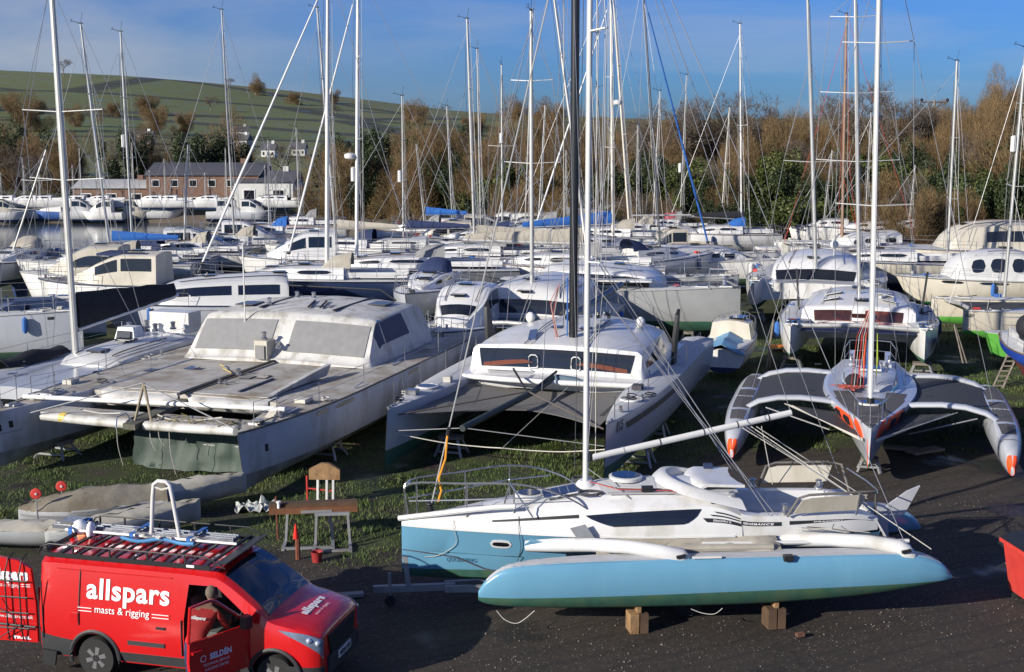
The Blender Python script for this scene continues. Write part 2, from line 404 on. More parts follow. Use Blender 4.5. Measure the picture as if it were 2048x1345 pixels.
F = np.stack([idx[:-1,:-1], idx[:-1,1:], idx[1:,1:], idx[1:,:-1]], -1).reshape(-1, 4)
def ground_material():
    m = bpy.data.materials.new('ground_surface'); m.use_nodes = True; t = m.node_tree; n = t.nodes; l = t.links; b = n['Principled BSDF']
    g = n.new('ShaderNodeNewGeometry'); 
    def noise(s, d=6, r=.6):
        q = n.new('ShaderNodeTexNoise'); q.inputs['Scale'].default_value = s; q.inputs['Detail'].default_value = d; q.inputs['Roughness'].default_value = r
        l.new(g.outputs['Position'], q.inputs[0]); return q.outputs[0]
    def rng_(i, a, b_, c=0., d=1.):
        q = n.new('ShaderNodeMapRange'); q.inputs[1].default_value = a; q.inputs[2].default_value = b_; q.inputs[3].default_value = c; q.inputs[4].default_value = d; l.new(i, q.inputs[0]); return q.outputs[0]
    def mix(f, a, b_, bl='MIX'):
        q = n.new('ShaderNodeMixRGB'); q.blend_type = bl
        for k, v in ((0,f),(1,a),(2,b_)):
            if isinstance(v, tuple): q.inputs[k].default_value = (*v, 1)
            elif isinstance(v, float): q.inputs[k].default_value = v
            else: l.new(v, q.inputs[k])
        return q.outputs[0]
    def math_(op, a, b_):
        q = n.new('ShaderNodeMath'); q.operation = op
        for k, v in ((0,a),(1,b_)):
            if isinstance(v, (int,float)): q.inputs[k].default_value = v
            else: l.new(v, q.inputs[k])
        return q.outputs[0]
    sx = n.new('ShaderNodeSeparateXYZ'); l.new(g.outputs['Position'], sx.inputs[0]); x, y, z = sx.outputs
    gravel = mix(rng_(noise(.35), .35, .65), (.012,.0092,.0075), (.040,.030,.021))
    gravel = mix(rng_(noise(9, 8, .7), .35, .7), gravel, (.055,.042,.031))
    gravel = mix(rng_(noise(.22, 4), .56, .64), gravel, (.009,.0075,.007))          # damp patches
    vo = n.new('ShaderNodeTexVoronoi'); vo.inputs['Scale'].default_value = 17; l.new(g.outputs['Position'], vo.inputs[0])
    vs_ = n.new('ShaderNodeSeparateColor'); l.new(vo.outputs['Color'], vs_.inputs[0])
    gravel = mix(math_('MULTIPLY', rng_(vo.outputs['Distance'], .33, .2), rng_(vs_.outputs[0], .72, .8, 0., .8)), gravel, (.16,.145,.125))
    grass = mix(rng_(noise(1.3), .35, .65), (.024,.040,.010), (.062,.085,.018))
    grass = mix(rng_(noise(11, 8, .7), .4, .7), grass, (.018,.024,.008))
    tr = n.new('ShaderNodeTexWave'); tr.inputs['Scale'].default_value = .55; tr.inputs['Distortion'].default_value = 2.2; tr.inputs['Detail'].default_value = 3; mpt = n.new('ShaderNodeMapping'); mpt.inputs['Rotation'].default_value = (0,0,R(62)); l.new(g.outputs['Position'], mpt.inputs[0]); l.new(mpt.outputs[0], tr.inputs[0])
    gravel = mix(rng_(tr.outputs['Fac'], .86, .98, 0., .55), gravel, (.020,.017,.015))
    # where grass begins: beyond a wavering line in the yard
    edge = math_('ADD', rng_(noise(.5, 6), 0, 1, -2.6, 2.6), y)
    gx = rng_(x, -1., 6., 0., 9.)
    mask = rng_(math_('SUBTRACT', edge, gx), 25.2, 26.2)
    patchy = rng_(noise(.9, 7, .65), .40, .50)
    mask = math_('MULTIPLY', mask, patchy)
    yard = mix(mask, gravel, grass)
    # fields, hedge lines
    wv = n.new('ShaderNodeTexVoronoi'); wv.feature = 'DISTANCE_TO_EDGE'; wv.inputs['Scale'].default_value = .0065
    mpv = n.new('ShaderNodeMapping'); mpv.inputs['Scale'].default_value = (.9, 1.3, 0); l.new(g.outputs['Position'], mpv.inputs[0]); l.new(mpv.outputs[0], wv.inputs[0])
    wc = n.new('ShaderNodeTexVoronoi'); wc.inputs['Scale'].default_value = .0065; l.new(mpv.outputs[0], wc.inputs[0])
    cs = n.new('ShaderNodeSeparateColor'); l.new(wc.outputs['Color'], cs.inputs[0])
    field = mix(cs.outputs[0], (.085,.125,.025), (.14,.15,.05)); field = mix(rng_(noise(.05), .3, .7, 0., .5), field, (.10,.09,.045))
    field = mix(rng_(wv.outputs['Distance'], .02, .035, 1., 0.), field, (.03,.035,.015))
    mud = (.13,.105,.08)
    land = mix(rng_(y, 135, 160), yard, field)
    land = mix(rng_(z, -.05, -.6), land, mud)
    l.new(land, b.inputs['Base Color']); b.inputs['Roughness'].default_value = .9
    r_ = rng_(noise(.22, 4), .57, .63, .92, .28); l.new(r_, b.inputs['Roughness'])
    bn = n.new('ShaderNodeBump'); bn.inputs['Strength'].default_value = .55; bn.inputs['Distance'].default_value = .035
    l.new(math_('ADD', noise(16, 9, .8), math_('MULTIPLY', noise(1.7, 5), 1.6)), bn.inputs['Height']); l.new(bn.outputs[0], b.inputs['Normal'])
    return m
gmat = ground_material()
go = raw('ground', np.stack([X.ravel(), Y.ravel(), Z.ravel()], -1), F, gmat, smooth=True); tag(go, kind='structure')
wm = mat('creek_water', (.05,.065,.075), .12, .1, .3, spec=.6, bump=.25, bscale=1.2)
mb = MB(); mb.grid([[(-400,60,-1.25),(15,60,-1.25)],[(-400,160,-1.25),(15,160,-1.25)]], wm); tag(mb.build('water', smooth=0), kind='structure')

def zt(x, y): return float(terr(np.array([float(x)]), np.array([float(y)]))[0])
# grass tufts (nobody could count them)
def grass_patch():
    m1 = mat('grass_blades', (.062,.105,.018), .7, .4, 2, col2=(.10,.12,.03))
    pts = []
    n = 150000; x = rng.uniform(-16, 24, n*3); y = rng.uniform(23.5, 58, n*3)
    dens = np.clip(1.3-(y-24)/40, .15, 1); keep = rng.random(n*3) < dens*.55
    gx = np.clip((x+1)/7, 0, 1)*9
    nz = np.sin(x*1.3+np.sin(y*.9)*2)*np.sin(y*1.1+np.sin(x*.7)*2)*1.6
    keep &= (y-gx+nz) > 25.6
    x, y = x[keep], y[keep]; k = len(x)
    clump = (np.sin(x*2.9+y*1.7)+np.sin(y*3.3-x*1.9)+np.sin(x*.8+y*.6)) ; h = np.clip(.05+.03*clump+.03*rng.random(k), .02, .16)
    a = rng.uniform(0, 2*np.pi, k); w_ = .010+.009*rng.random(k); lean = rng.normal(0, .35, (k, 2))*h[:,None]
    vs = np.zeros((k, 3, 3)); vs[:,0] = np.stack([x-np.cos(a)*w_, y-np.sin(a)*w_, np.full(k,-.02)], -1); vs[:,1] = np.stack([x+np.cos(a)*w_, y+np.sin(a)*w_, np.full(k,-.02)], -1)
    vs[:,2] = np.stack([x+lean[:,0], y+lean[:,1], h], -1)
    o = raw('grass', vs.reshape(-1,3), np.arange(k*3).reshape(-1,3), m1); tag(o, 'short bright green grass growing between the laid up boats', 'grass', kind='stuff')
grass_patch()
def pebbles():
    m1 = mat('pale_stone_chips', (.22,.19,.165), .85, .35, 9); 
    n = 26000; y = 15+16*rng.random(n)**1.2; x = rng.uniform(-.46, .46, n)*y*1.0+.2; 
    cl = np.sin(x*.9+1)*np.sin(y*1.3+x*.5); keep = rng.random(n) < .35+.45*cl; x, y = x[keep], y[keep]; k = len(x)
    s = .008+.018*rng.random(k)**3; s[rng.random(k) < .006] *= 2.2
    base = np.array([[1,0,0],[-.5,.87,0],[-.5,-.87,0],[0,0,1.]]); fs0 = np.array([[0,1,3],[1,2,3],[2,0,3],[0,2,1]])
    a = rng.uniform(0, 6.28, k); ca, sa = np.cos(a), np.sin(a)
    vs = np.zeros((k,4,3)); sc3 = s[:,None]*rng.uniform(.7,1.3,(k,3))
    b = base[None]*sc3[:,None,:]; vs[...,0] = b[...,0]*ca[:,None]-b[...,1]*sa[:,None]+x[:,None]; vs[...,1] = b[...,0]*sa[:,None]+b[...,1]*ca[:,None]+y[:,None]
    vs[...,2] = b[...,2]*.8+terr(x, y)[:,None]
    fs = (fs0[None]+np.arange(k)[:,None,None]*4).reshape(-1,3)
    tag(raw('gravel', vs.reshape(-1,3), fs, m1), 'pale stone chips scattered over the dark gravel', 'gravel', kind='stuff')
pebbles()

# ------------------------------------------------------------------ vegetation
bark  = mat('grey_brown_bark', (.19,.155,.12), .9, .25, 3)
twigm = mat('bare_twigs', (.15,.12,.095), .9, .3, .6, col2=(.11,.095,.07))
twigb = mat('russet_twigs', (.19,.122,.056), .9, .4, .5, col2=(.12,.09,.036))
ivy   = mat('ivy_leaves', (.026,.042,.013), .55, .35, .8, col2=(.05,.065,.018), spec=.4)
ylw   = mat('yellow_green_leaves', (.075,.095,.02), .6, .3, .8, col2=(.045,.065,.015), spec=.4)
def seg_mesh(segs, n=3):
    P = []; F_ = []
    for a, b, ra, rb in segs:
        d = (b-a); L_ = d.length
        if L_ < 1e-5: continue
        d /= L_; u = d.cross(V((.3,.2,1)) if abs(d.z) < .9 else V((1,0,0))).normalized(); v = d.cross(u); o = len(P)
        for p, r in ((a,ra),(b,rb)):
            for j in range(n):
                g = 2*math.pi*j/n; P.append(p+u*math.cos(g)*r+v*math.sin(g)*r)
        for j in range(n): F_.append((o+j, o+(j+1)%n, o+n+(j+1)%n, o+n+j))
    return np.array([tuple(p) for p in P]), np.array(F_)
def tree_segs(h, spread, rd, levels=5, up=.35, lean=0.):
    thick, fine = [], []
    def grow(p, d, L_, r, lev):
        q = p + d*L_; (thick if lev < 3 else fine).append((p, q, r, r*.68))
        if lev >= levels: return
        nb = rd.choice([2,3,3]) if lev < levels-1 else 4
        for i in range(nb):
            ax = V((rd.gauss(0,1), rd.gauss(0,1), rd.gauss(0,.6)+up)).normalized()
            nd = (d*(1.0-spread)+ax*spread*1.3+V((lean,0,0))).normalized()
            grow(p.lerp(q, rd.uniform(.55,1)), nd, L_*rd.uniform(.62,.86), r*.6, lev+1)
    d0 = V((rd.gauss(0,.06)+lean*.3, rd.gauss(0,.06), 1)).normalized()
    grow(V((0,0,-.3)), d0, h*.27, h*.018, 0)
    return thick, fine
def bare_tree(seed, h=10, spread=.5, levels=7):
    rd = random.Random(seed); th, fi = tree_segs(h, spread, rd, levels)
    t = bpy.data.objects.new('bare_tree', None); C.objects.link(t)
    p, f = seg_mesh(th, 5); raw('trunk', p, f, bark, parent=t, smooth=True)
    fi = [(a,b,max(ra,.011),max(rb,.008)) for a,b,ra,rb in fi]
    p, f = seg_mesh(fi, 3); raw('crown', p, f, twigm, parent=t)
    return t
def slivers(n, R3, rd, leng, wid, upw=.5, centre=(0,0,0), lumps=None):
    """n thin twig blades filling an uneven volume"""
    c = []
    lum = lumps or [(rd.gauss(0,.5)*R3[0], rd.gauss(0,.5)*R3[1], abs(rd.gauss(.45,.28))*R3[2], rd.uniform(.25,.5)) for _ in range(16)]
    L = np.array([(a,b,c_) for a,b,c_,_ in lum]); S = np.array([s for *_, s in lum])
    g = np.random.default_rng(rd.randrange(10**6)); k = g.integers(0, len(L), n)
    d = g.normal(size=(n,3)); d /= np.linalg.norm(d, axis=1)[:,None]; rr = g.random(n)**.33
    P = L[k] + d*rr[:,None]*S[k][:,None]*np.array([R3[0], R3[1], R3[2]*.8])
    P[:,2] = np.maximum(P[:,2], 0)
    dirn = P/np.array(R3)*.6 + g.normal(size=(n,3))*.5; dirn[:,2] += upw; dirn /= np.linalg.norm(dirn, axis=1)[:,None]
    sd = np.cross(dirn, g.normal(size=(n,3))); sd /= np.linalg.norm(sd, axis=1)[:,None]
    ln = leng*(.5+g.random(n)); w_ = wid*(.6+.8*g.random(n))
    vs = np.zeros((n,3,3)); vs[:,0] = P-sd*w_[:,None]; vs[:,1] = P+sd*w_[:,None]; vs[:,2] = P+dirn*ln[:,None]
    return vs.reshape(-1,3), np.arange(n*3).reshape(-1,3)
def leaf_cloud(n, R3, rd, size):
    lum = [(rd.gauss(0,.45)*R3[0], rd.gauss(0,.45)*R3[1], rd.uniform(.1,.95)*R3[2], rd.uniform(.16,.36)) for _ in range(26)]
    L = np.array([(a,b,c_) for a,b,c_,_ in lum]); S = np.array([s for *_, s in lum])
    g = np.random.default_rng(rd.randrange(10**6)); k = g.integers(0, len(L), n)
    d = g.normal(size=(n,3)); d /= np.linalg.norm(d, axis=1)[:,None]; rr = .55+.45*g.random(n)**.5
    P = L[k] + d*rr[:,None]*S[k][:,None]*np.array(R3); P[:,2] = np.maximum(P[:,2], .05)
    nn = d + g.normal(size=(n,3))*.7; nn /= np.linalg.norm(nn, axis=1)[:,None]
    a = np.cross(nn, g.normal(size=(n,3))); a /= np.linalg.norm(a, axis=1)[:,None]; b = np.cross(nn, a)
    s = size*(.5+g.random(n))[:,None]
    vs = np.stack([P-a*s, P-b*s*.6, P+a*s, P+b*s*.6], 1)
    return vs.reshape(-1,3), np.arange(n*4).reshape(-1,4)
def bush(seed, R3=(3,3,6), kind='brown'):
    rd = random.Random(seed)
    t = bpy.data.objects.new({'brown':'scrub_tree','ivy':'ivy_clad_tree','yellow':'evergreen_tree'}[kind], None); C.objects.link(t)
    th = []
    for i in range(5):
        d = V((rd.gauss(0,.35), rd.gauss(0,.35), 1)).normalized(); p = V((rd.gauss(0,.2),rd.gauss(0,.2),-.3))
        for q in range(3):
            e2 = p+d*R3[2]*.28; th.append((p, e2, .13*(1-q*.25), .10*(1-q*.25))); p = e2; d = (d+V((rd.gauss(0,.3),rd.gauss(0,.3),.1))).normalized()
    p, f = seg_mesh(th, 5); raw('trunk', p, f, bark, parent=t)
    if kind == 'brown':
        vs, fs = slivers(17000, R3, rd, .6, .013); raw('crown', vs, fs, twigb, parent=t)
    else:
        vs, fs = leaf_cloud(11000, R3, rd, .11); raw('crown', vs, fs, ivy if kind == 'ivy' else ylw, parent=t)
    return t
PROTO = dict(bare=[bare_tree(s, 10, .5) for s in (1,2,3,4)], brown=[bush(s, (3.2,3,6.2), 'brown') for s in (11,12,13)],
             ivy=[bush(s, (2.6,2.4,6.5), 'ivy') for s in (21,22,23)], yellow=[bush(s, (2.4,2.4,4.5), 'yellow') for s in (31,32)])
LAB = dict(bare='bare leafless tree with fine grey twigs standing on the wooded bank', brown='russet brown leafless scrub tree on the wooded bank behind the yard',
           ivy='dark green ivy covered tree among the brown trees on the bank', yellow='yellow green leafy shrub in front of the wooded bank')
for k_, v_ in PROTO.items():
    for o in v_: tag(o, LAB[k_], 'tree', 'trees on the wooded bank'); o['used'] = 0
rt = random.Random(5)
def plant(kind, x, y, h, wd=1., label=None, group=None):
    p = rt.choice(PROTO[kind]); base = {'bare':7.3,'brown':6.8,'ivy':7.2,'yellow':5.2}[kind]; s = h/base
    o = p if not p['used'] else copy_tree(p)
    p['used'] = 1; o.location = (x, y, zt(x, y)-.1); o.rotation_euler = (0,0,rt.uniform(0,6.28)); k = s*wd; o.scale = (k, k, s)
    if label: o['label'] = label
    else: o['label'] = LAB[kind]
    o['group'] = group or 'trees on the wooded bank'
    return o
# skyline of the bank: (photo x, photo y of its top)
SKY = [(990,262),(1060,258),(1130,250),(1200,255),(1270,262),(1320,250),(1380,246),(1440,235),(1500,232),(1560,222),(1600,218),(1660,226),(1720,234),(1780,242),(1830,232),(1880,216),(1930,196),(1980,176),(2048,158),(2120,146),(2250,136)]
def skyline(px): return np.interp(px, [a for a,_ in SKY], [b for _,b in SKY])
for row, (Y0, drop, kinds) in enumerate(((134,0,['brown','brown','bare']), (122,15,['brown','bare','bare']), (111,38,['brown','ivy','bare']), (102,72,['brown','ivy','bare','yellow','brown']), (95,112,['ivy','brown','yellow','ivy','bare']), (90,160,['ivy','brown','yellow','bare','ivy']))):
    px = 975.
    while px < 2230:
        Yp = Y0 + rt.uniform(-3,3) + (-6 if px > 1800 else 0)
        x = (px-PX0)/FPX*Yp; ty = skyline(px)+drop*(1.0)+rt.uniform(-10,18)
        top = CAMH + (260-ty)/FPX*Yp; h = top-zt(x, Yp)
        kd = rt.choice(kinds)
        if px < 1180 and kd == 'ivy' and row < 3: kd = 'brown'
        if px < 1150 and row > 3: kd = rt.choice(['brown','brown','ivy'])
        if h > 1.5:
            if kd == 'yellow': h = min(h, 5.5)
            zn = next(n_ for lim, n_ in ((1150,'left of the black mast'),(1300,'behind the ivory masts'),(1500,'above the black sail cover'),(1690,'behind the orange trimaran mast'),(1860,'left of the utility pole'),(9999,'right of the utility pole')) if px < lim)
            o_ = plant(kd, x, Yp, max(h, 2.2), {'bare':1.,'brown':.8,'ivy':.75,'yellow':1.}[kd]*(1 if h < 8 else .85)*(1.25 if h < 5 else 1))
            o_['label'] = ({'bare':'bare grey tree','brown':'russet leafless scrub tree','ivy':'dark ivy covered tree','yellow':'yellow green shrub'}[kd])+', '+('back','fifth','fourth','third','second','front')[row]+' row of the bank, '+zn
        px += rt.uniform(30, 52)
for px, py, Yp in ((1300,222,118),(1345,205,116),(1385,200,118),(1420,212,120),(1455,190,119),(1500,200,121),(1475,215,117),(1560,212,122),(1672,195,118),(1710,170,112),(1742,168,110),(1765,205,114),(1822,205,112),(1850,210,113),(1330,230,121),(1280,240,119)):
    x = (px-PX0)/FPX*Yp; top = CAMH+(260-py)/FPX*Yp
    plant('bare', x, Yp, top-zt(x, Yp)+.5, .85, 'tall bare tree against the blue sky '+('beside the right end of the far green hill' if px < 1345 else 'left of the white mast at centre right' if px < 1480 else 'right of the white mast at centre right' if px < 1600 else 'beside the orange trimaran mast' if px < 1790 else 'just left of the utility pole'), 'bare trees on the skyline')
# trees on the far shore and on the hill
for k in range(46):
    px = rt.uniform(-150, 980); Yp = rt.uniform(160, 205); x = (px-PX0)/FPX*Yp
    plant(rt.choice(['brown','brown','bare','ivy']), x, Yp, rt.uniform(5, 9), 1.1, 'tree on the far shore of the creek, '+('left of the pale shed' if px < 180 else 'behind the pale shed' if px < 310 else 'behind the brown warehouse' if px < 540 else 'right of the brown warehouse')+(', further back' if Yp > 182 else ', nearer the water'), 'trees on the far shore')
for k in range(34):
    px = rt.uniform(-100, 1250); Yp = rt.uniform(300, 640); x = (px-PX0)/FPX*Yp
    plant(rt.choice(['bare','brown']), x, Yp, rt.uniform(5, 9), 1.3, 'small dark tree on the far green hill, '+('lower slope, ' if Yp < 420 else 'upper slope, ')+('at the left end' if px < 300 else 'above the warehouse' if px < 600 else 'behind the thick white masts' if px < 900 else 'at its right end'), 'hedgerow trees on the hill')
for k in range(16):
    px = rt.uniform(600, 1010); Yp = rt.uniform(118, 150); x = (px-PX0)/FPX*Yp
    plant(rt.choice(['brown','brown','ivy']), x, Yp, rt.uniform(4.5, 7.5), 1., 'brown scrub tree behind the laid up boats, '+('right of the brown warehouse' if px < 720 else 'behind the slim masts left of centre' if px < 860 else 'just left of the main woods'), 'scrub trees behind the yard')
# ------------------------------------------------------------------ boat parts
def beamf(t, full=.45, aft=.80, pw=.85):
    b = (1-(1-min(t/full, 1))**2)**pw
    if t > full: b *= 1-(1-aft)*((t-full)/(1-full))**2
    return max(b, .012)
def hull_loft(L, b, zk, zw, zb, zs, yo=0., rake=0., full=.45, aft=.8, flare=.0, nx=4, x0=None, kb=None, ks=None, camber=.05, wl=.82, stern_rake=0., ts=(0,.03,.08,.18,.32,.5,.68,.85,1)):
    """L long, half beam b, keel zk, waterline zw, deck zb at the bow and zs at the stern; rake > 0 leans the stem forward"""
    st = []; x0 = L/2 if x0 is None else x0
    for t in ts:
        bf = b*beamf(t, full, aft); zd = zb+(zs-zb)*(1-(1-t)**1.5)
        k = zk + ((kb if kb is not None else zk+.25)-zk)*max(0, 1-t/.22)**2 + ((ks if ks is not None else zk+.3)-zk)*max(0,(t-.45)/.55)**1.6
        x = x0 - L*t; row = []
        W = min(max(zw, k+.02), zd-.1)
        for q, (yy, zz) in enumerate(((0, k), (.50*wl, k+(W-k)*.30), (wl*(1-flare), W), (.97-.06*flare, W+(zd-W)*.45), (1., W+(zd-W)*.82), (.985, zd), (.93, zd+.015), (.0, zd+.015+camber*min(bf/.4,1)))):
            dx = rake*((zz-zd)/max(zd-zk,.1))*max(0, 1-t/.3) + stern_rake*((zz-zd)/max(zd-zk,.1))*max(0,(t-.8)/.2)
            row.append((x+dx, bf*yy, zz))
        st.append(row)
    return Loft(st, nx)
def hull_parts(par, lf, top, anti, deck, name='hull', stripe=None, yo=0.):
    lf.yo = yo; mb = MB(); lf.skin(mb, 2, 5, top, (False, True)); lf.skin(mb, 0, 2, anti, (False, True)); mb.build(name, par)
    mb = MB(); lf.skin(mb, 5, 7, deck, (False, False)); mb.build('deck', par)
    if stripe:
        mb = MB()
        for sd_ in (1,-1): lf.patch(mb, .02, .99, 4.35, 4.6, stripe, sd_, .006, nu=24, nv=1)
        mb.build('stripe', par)
def cabin_loft(secs, nx=4, yo=0.):
    """secs: (x, half width at foot, z foot, half width at shoulder, z shoulder, half width roof edge, z roof edge, z roof centre[, dx of the roof])"""
    st = []
    for q in secs:
        x, wf, zf, ws, zs_, wr, zr, zc = q[:8]; dx = q[8] if len(q) > 8 else 0
        st.append([(x, wf, zf), (x+dx*.5, (wf+ws)/2+.0, (zf+zs_)/2), (x+dx*.8, ws, zs_), (x+dx, wr, zr), (x+dx, wr*.5, zr+(zc-zr)*.75), (x+dx, 0, zc)])
    return Loft(st, nx, yo)
def windows(par, lf, specs, m=None, side=(1,-1), name='window', frame=None):
    """specs: (u0, u1, j0, j1, shape)"""
    for u0, u1, j0, j1, shp in specs:
        for s_ in side:
            mb = MB(); lf.patch(mb, u0, u1, j0, j1, m or glass, s_, .012, shp, nu=8, nv=3); o = mb.build(name, par, smooth=50)
            if frame:
                mb = MB(); du, dj = (u1-u0)*.06+.002, (j1-j0)*.12; lf.patch(mb, u0-du, u1+du, j0-dj, j1+dj, frame, s_, .006, shp, nu=8, nv=3); mb.build('frame', o, smooth=50)
RIGR = .006
def spar_mast(par, x, y, z0, z1, r=.07, m=None, spread=((.5,.9),), rake=0., side_lean=0., chain=None, fore=None, aft=None, flat=.75, top=True, taper=.7, rw=RIGR, radar=False, furl=None, wm_=None, steps=False, reflector=False, spr_sweep=-.12, name='mast', lean=None):
    """a mast with its spreaders, shrouds and stays; chain = (dx, dy, z) of the shroud foot, fore/aft = (x, z) of the stay feet"""
    m = m or alu; H = z1-z0; wm_ = wm_ or wire; rw = rw*1.0
    def P(k, dx=0, dy=0): return V((x+rake*k*H+dx, y+side_lean*k*H+dy, z0+H*k))
    mb = MB(); mb.tube([P(0),P(.6),P(.85),P(1)], [r,r,r*(.5+taper*.5),r*taper], m, 10, flat)
    mo = mb.build(name, par, smooth=60)
    ax, ay, az = chain if chain else (-.3, 1.2, z0)
    hk = P(.93 if spread else .9)
    tips = {1:[], -1:[]}
    for s_ in (1,-1):
        for k, ln in spread:
            a = P(k); b = a+V((spr_sweep*ln, ln*s_, .05*ln)); tips[s_].append(b)
            MB().bar(a, b, .07 if r > .05 else .05, .025, m).build('spreader', mo)
        path = [V((x+ax, y+ay*s_, az))]+tips[s_]+[hk]
        MB().tube(path, rw, wm_, 4).build('shroud', mo, smooth=0)
        if spread: 
            MB().tube([V((x+ax-.12, y+ay*s_*.97, az)), P(spread[0][0]-.02)], rw*.9, wm_, 4).build('shroud', mo, smooth=0)
            if len(spread) > 1: MB().tube([tips[s_][0], P(spread[1][0]-.02)], rw*.8, wm_, 4).build('shroud', mo, smooth=0)
    if fore:
        fx, fz = fore; fh = P(.95)
        MB().tube([V((fx, y, fz)), fh], rw, wm_, 4).build('forestay', mo, smooth=0)
        if furl: 
            a = V((fx,y,fz)).lerp(fh,.04); b = V((fx,y,fz)).lerp(fh,.93); q = MB(); q.tube([a, a.lerp(b,.3), b], [.05,.06,.03], furl, 7); q.lathe(a, [(.09,-.05),(.09,.08)], black); q.build('furled_sail', mo)
    if aft:
        axx, az_ = aft; MB().tube([V((axx, y, az_)), P(1)], rw, wm_, 4).build('backstay', mo, smooth=0)
    # halyards down the mast
    MB().tube([P(.99,-r*1.3), P(.03,-r*2.5)], rw*.8, rope, 4).build('halyard', mo, smooth=0)
    MB().tube([P(.9,r*1.3,r), P(.02,r*3,r*2)], rw*.7, wiredk, 4).build('halyard', mo, smooth=0)
    if top:
        q = MB(); t = P(1); q.box(t+V((0,0,.03)), (.22,.06,.05), black); q.tube([t, t+V((.35,0,.12)), t+V((.5,0,.12))], .012, black, 4)
        q.tube([t, t+V((-.1,0,.55))], .008, black, 4); q.bar(t+V((.42,-.12,.2)), t+V((.42,.12,.2)), .03, .012, black); q.tube([t+V((.42,0,.12)), t+V((.42,0,.22))], .01, black, 4)
        q.build('wind_vane', mo)
    if radar:
        k = radar if not isinstance(radar, bool) else .38; q = MB(); q.lathe(P(k, .32), [(.05,-.1),(.24,-.05),(.27,.05),(.25,.14),(.1,.2)], white, 12); q.bar(P(k-.005), P(k-.005,.3), .12, .04, m); q.build('radar_dome', mo)
    if reflector:
        k = reflector if not isinstance(reflector, bool) else .62; q = MB(); q.lathe(P(k, .16), [(.05,-.34),(.12,-.3),(.12,.3),(.05,.34)], white, 10); q.bar(P(k), P(k,.14), .03, .03, m); q.build('radar_reflector', mo)
    return mo
def boom(par, p, q, r=.07, m=None, cover=None, ch=.35, sag=.0, name='boom', rings=0, top=None):
    p, q = V(p), V(q); o = MB().tube([p, q], r, m or alu, 10).build(name, par)
    if cover:                                           # a sail cover: tall at the mast, thin at the end, folded edges
        rows = []; d = (q-p).normalized(); sd_ = V((0,0,1)).cross(d).normalized(); n = 14
        for i in range(n+1):
            a = i/n; h = ch*(1-.62*a)*(1+.03*math.sin(i*1.3)+.03*math.sin(i*5.1)); c = p.lerp(q, a*.97); w_ = .13*(1-.3*a)+.02*math.sin(i*3.1)
            rows.append([c+V((0,0,-r*1.3)), c+sd_*w_+V((0,0,h*.15)), c+sd_*w_*.9+V((0,0,h*.6)), c+V((0,0,h)), c-sd_*w_*.9+V((0,0,h*.6)), c-sd_*w_+V((0,0,h*.15)), c+V((0,0,-r*1.3))])
        mb = MB(); mb.grid(rows, cover); mb.add(rows[0][:-1], [tuple(range(6))], cover); mb.add(rows[-1][:-1], [tuple(range(6))], cover); mb.build('sail_cover', par, smooth=60)
    return o
def rails(par, pts, h=.6, r=.011, wires=(.55,1.), m=None, name='guard_rail', rw=.006):
    """stanchions standing at pts with lifelines between them"""
    m = m or steel
    for p in pts: MB().tube([p, V(p)+V((0,0,h))], r, m, 5).build('stanchion', par)
    for k in wires: MB().tube([V(p)+V((0,0,h*k)) for p in pts], rw, wire, 4).build('lifeline', par, smooth=0)
def pulpit(par, pts, h=.6, r=.014, mid=True, name='pulpit'):
    mb = MB(); pts = [V(p) for p in pts]
    mb.tube([p+V((0,0,h)) for p in pts], r, steel, 6)
    if mid: mb.tube([p+V((0,0,h*.5)) for p in pts], r*.8, steel, 5)
    for p in pts[::max(1,len(pts)//4)]+[pts[-1]]: mb.tube([p, p+V((0,0,h))], r, steel, 5)
    mb.build(name, par)
def hatch(par, c, sx, sy, m=None, round_=False, tilt=None, name='hatch', rot=0.):
    o = MB(); i = MB(); c = V(c); m = m or glass
    if round_:
        o.lathe(c, [(sx/2,-.03),(sx/2,.025),(sx/2-.04,.04)], white, 18); i.lathe(c+V((0,0,.042)), [(sx/2-.05,-.02),(sx/2-.05,.006)], m, 18)
    else:
        Rm = Matrix.Rotation(rot, 3, 'Z'); o.box(c, (sx,sy,.05), gel, Rm); i.box(c+V((0,0,.032)), (sx*.82,sy*.82,.012), m, Rm)
    h = o.build(name, par); i.build('pane', h); return h
def winch(par, c, s=1.): 
    MB().lathe(c, [(.07*s,0),(.075*s,.03*s),(.045*s,.06*s),(.05*s,.13*s),(.065*s,.15*s),(.03*s,.17*s)], steel, 10).build('winch', par)
def solar_panel(par, c, sx, sy, rows=3, cols=2, m=None, rot=None, name='solar_panel', frame=None):
    c = V(c); o = MB(); o.box(c, (sx, sy, .02), frame or white, rot); p = o.build(name, par)
    q = MB()
    for i in range(rows):
        for j in range(cols):
            d = V(((i+.5)/rows*sx-sx/2, (j+.5)/cols*sy-sy/2, .014)); q.box(c+(rot@d if rot else d), (sx/rows*.92, sy/cols*.92, .006), m or solar, rot)
    q.build('solar_cell', p); return p
def stand(par_label, loc, rz=0, h=.55, w_=.6, m=None, group='boat stands and props under the hulls', cat='boat stand', name='boat_stand'):
    t = thing(name, par_label, cat, loc, rz, group); m = m or galv
    MB().box((0,0,h-.04), (w_*.5, w_*.8, .08), woodg).build('top_pad', t)
    for a in (1,-1):
        for b in (1,-1): MB().bar((a*w_*.2,b*w_*.3,h-.08), (a*w_*.42,b*w_*.5,0), .06, .06, m).build('leg', t)
    for a in (1,-1): MB().bar((a*w_*.36,-w_*.44,.15), (a*w_*.36,w_*.44,.15), .05, .05, m).build('crosspiece', t)
    MB().bar((-w_*.36,-w_*.42,.15), (w_*.36,-w_*.42,.15), .05, .05, m).build('crosspiece', t)
    return t


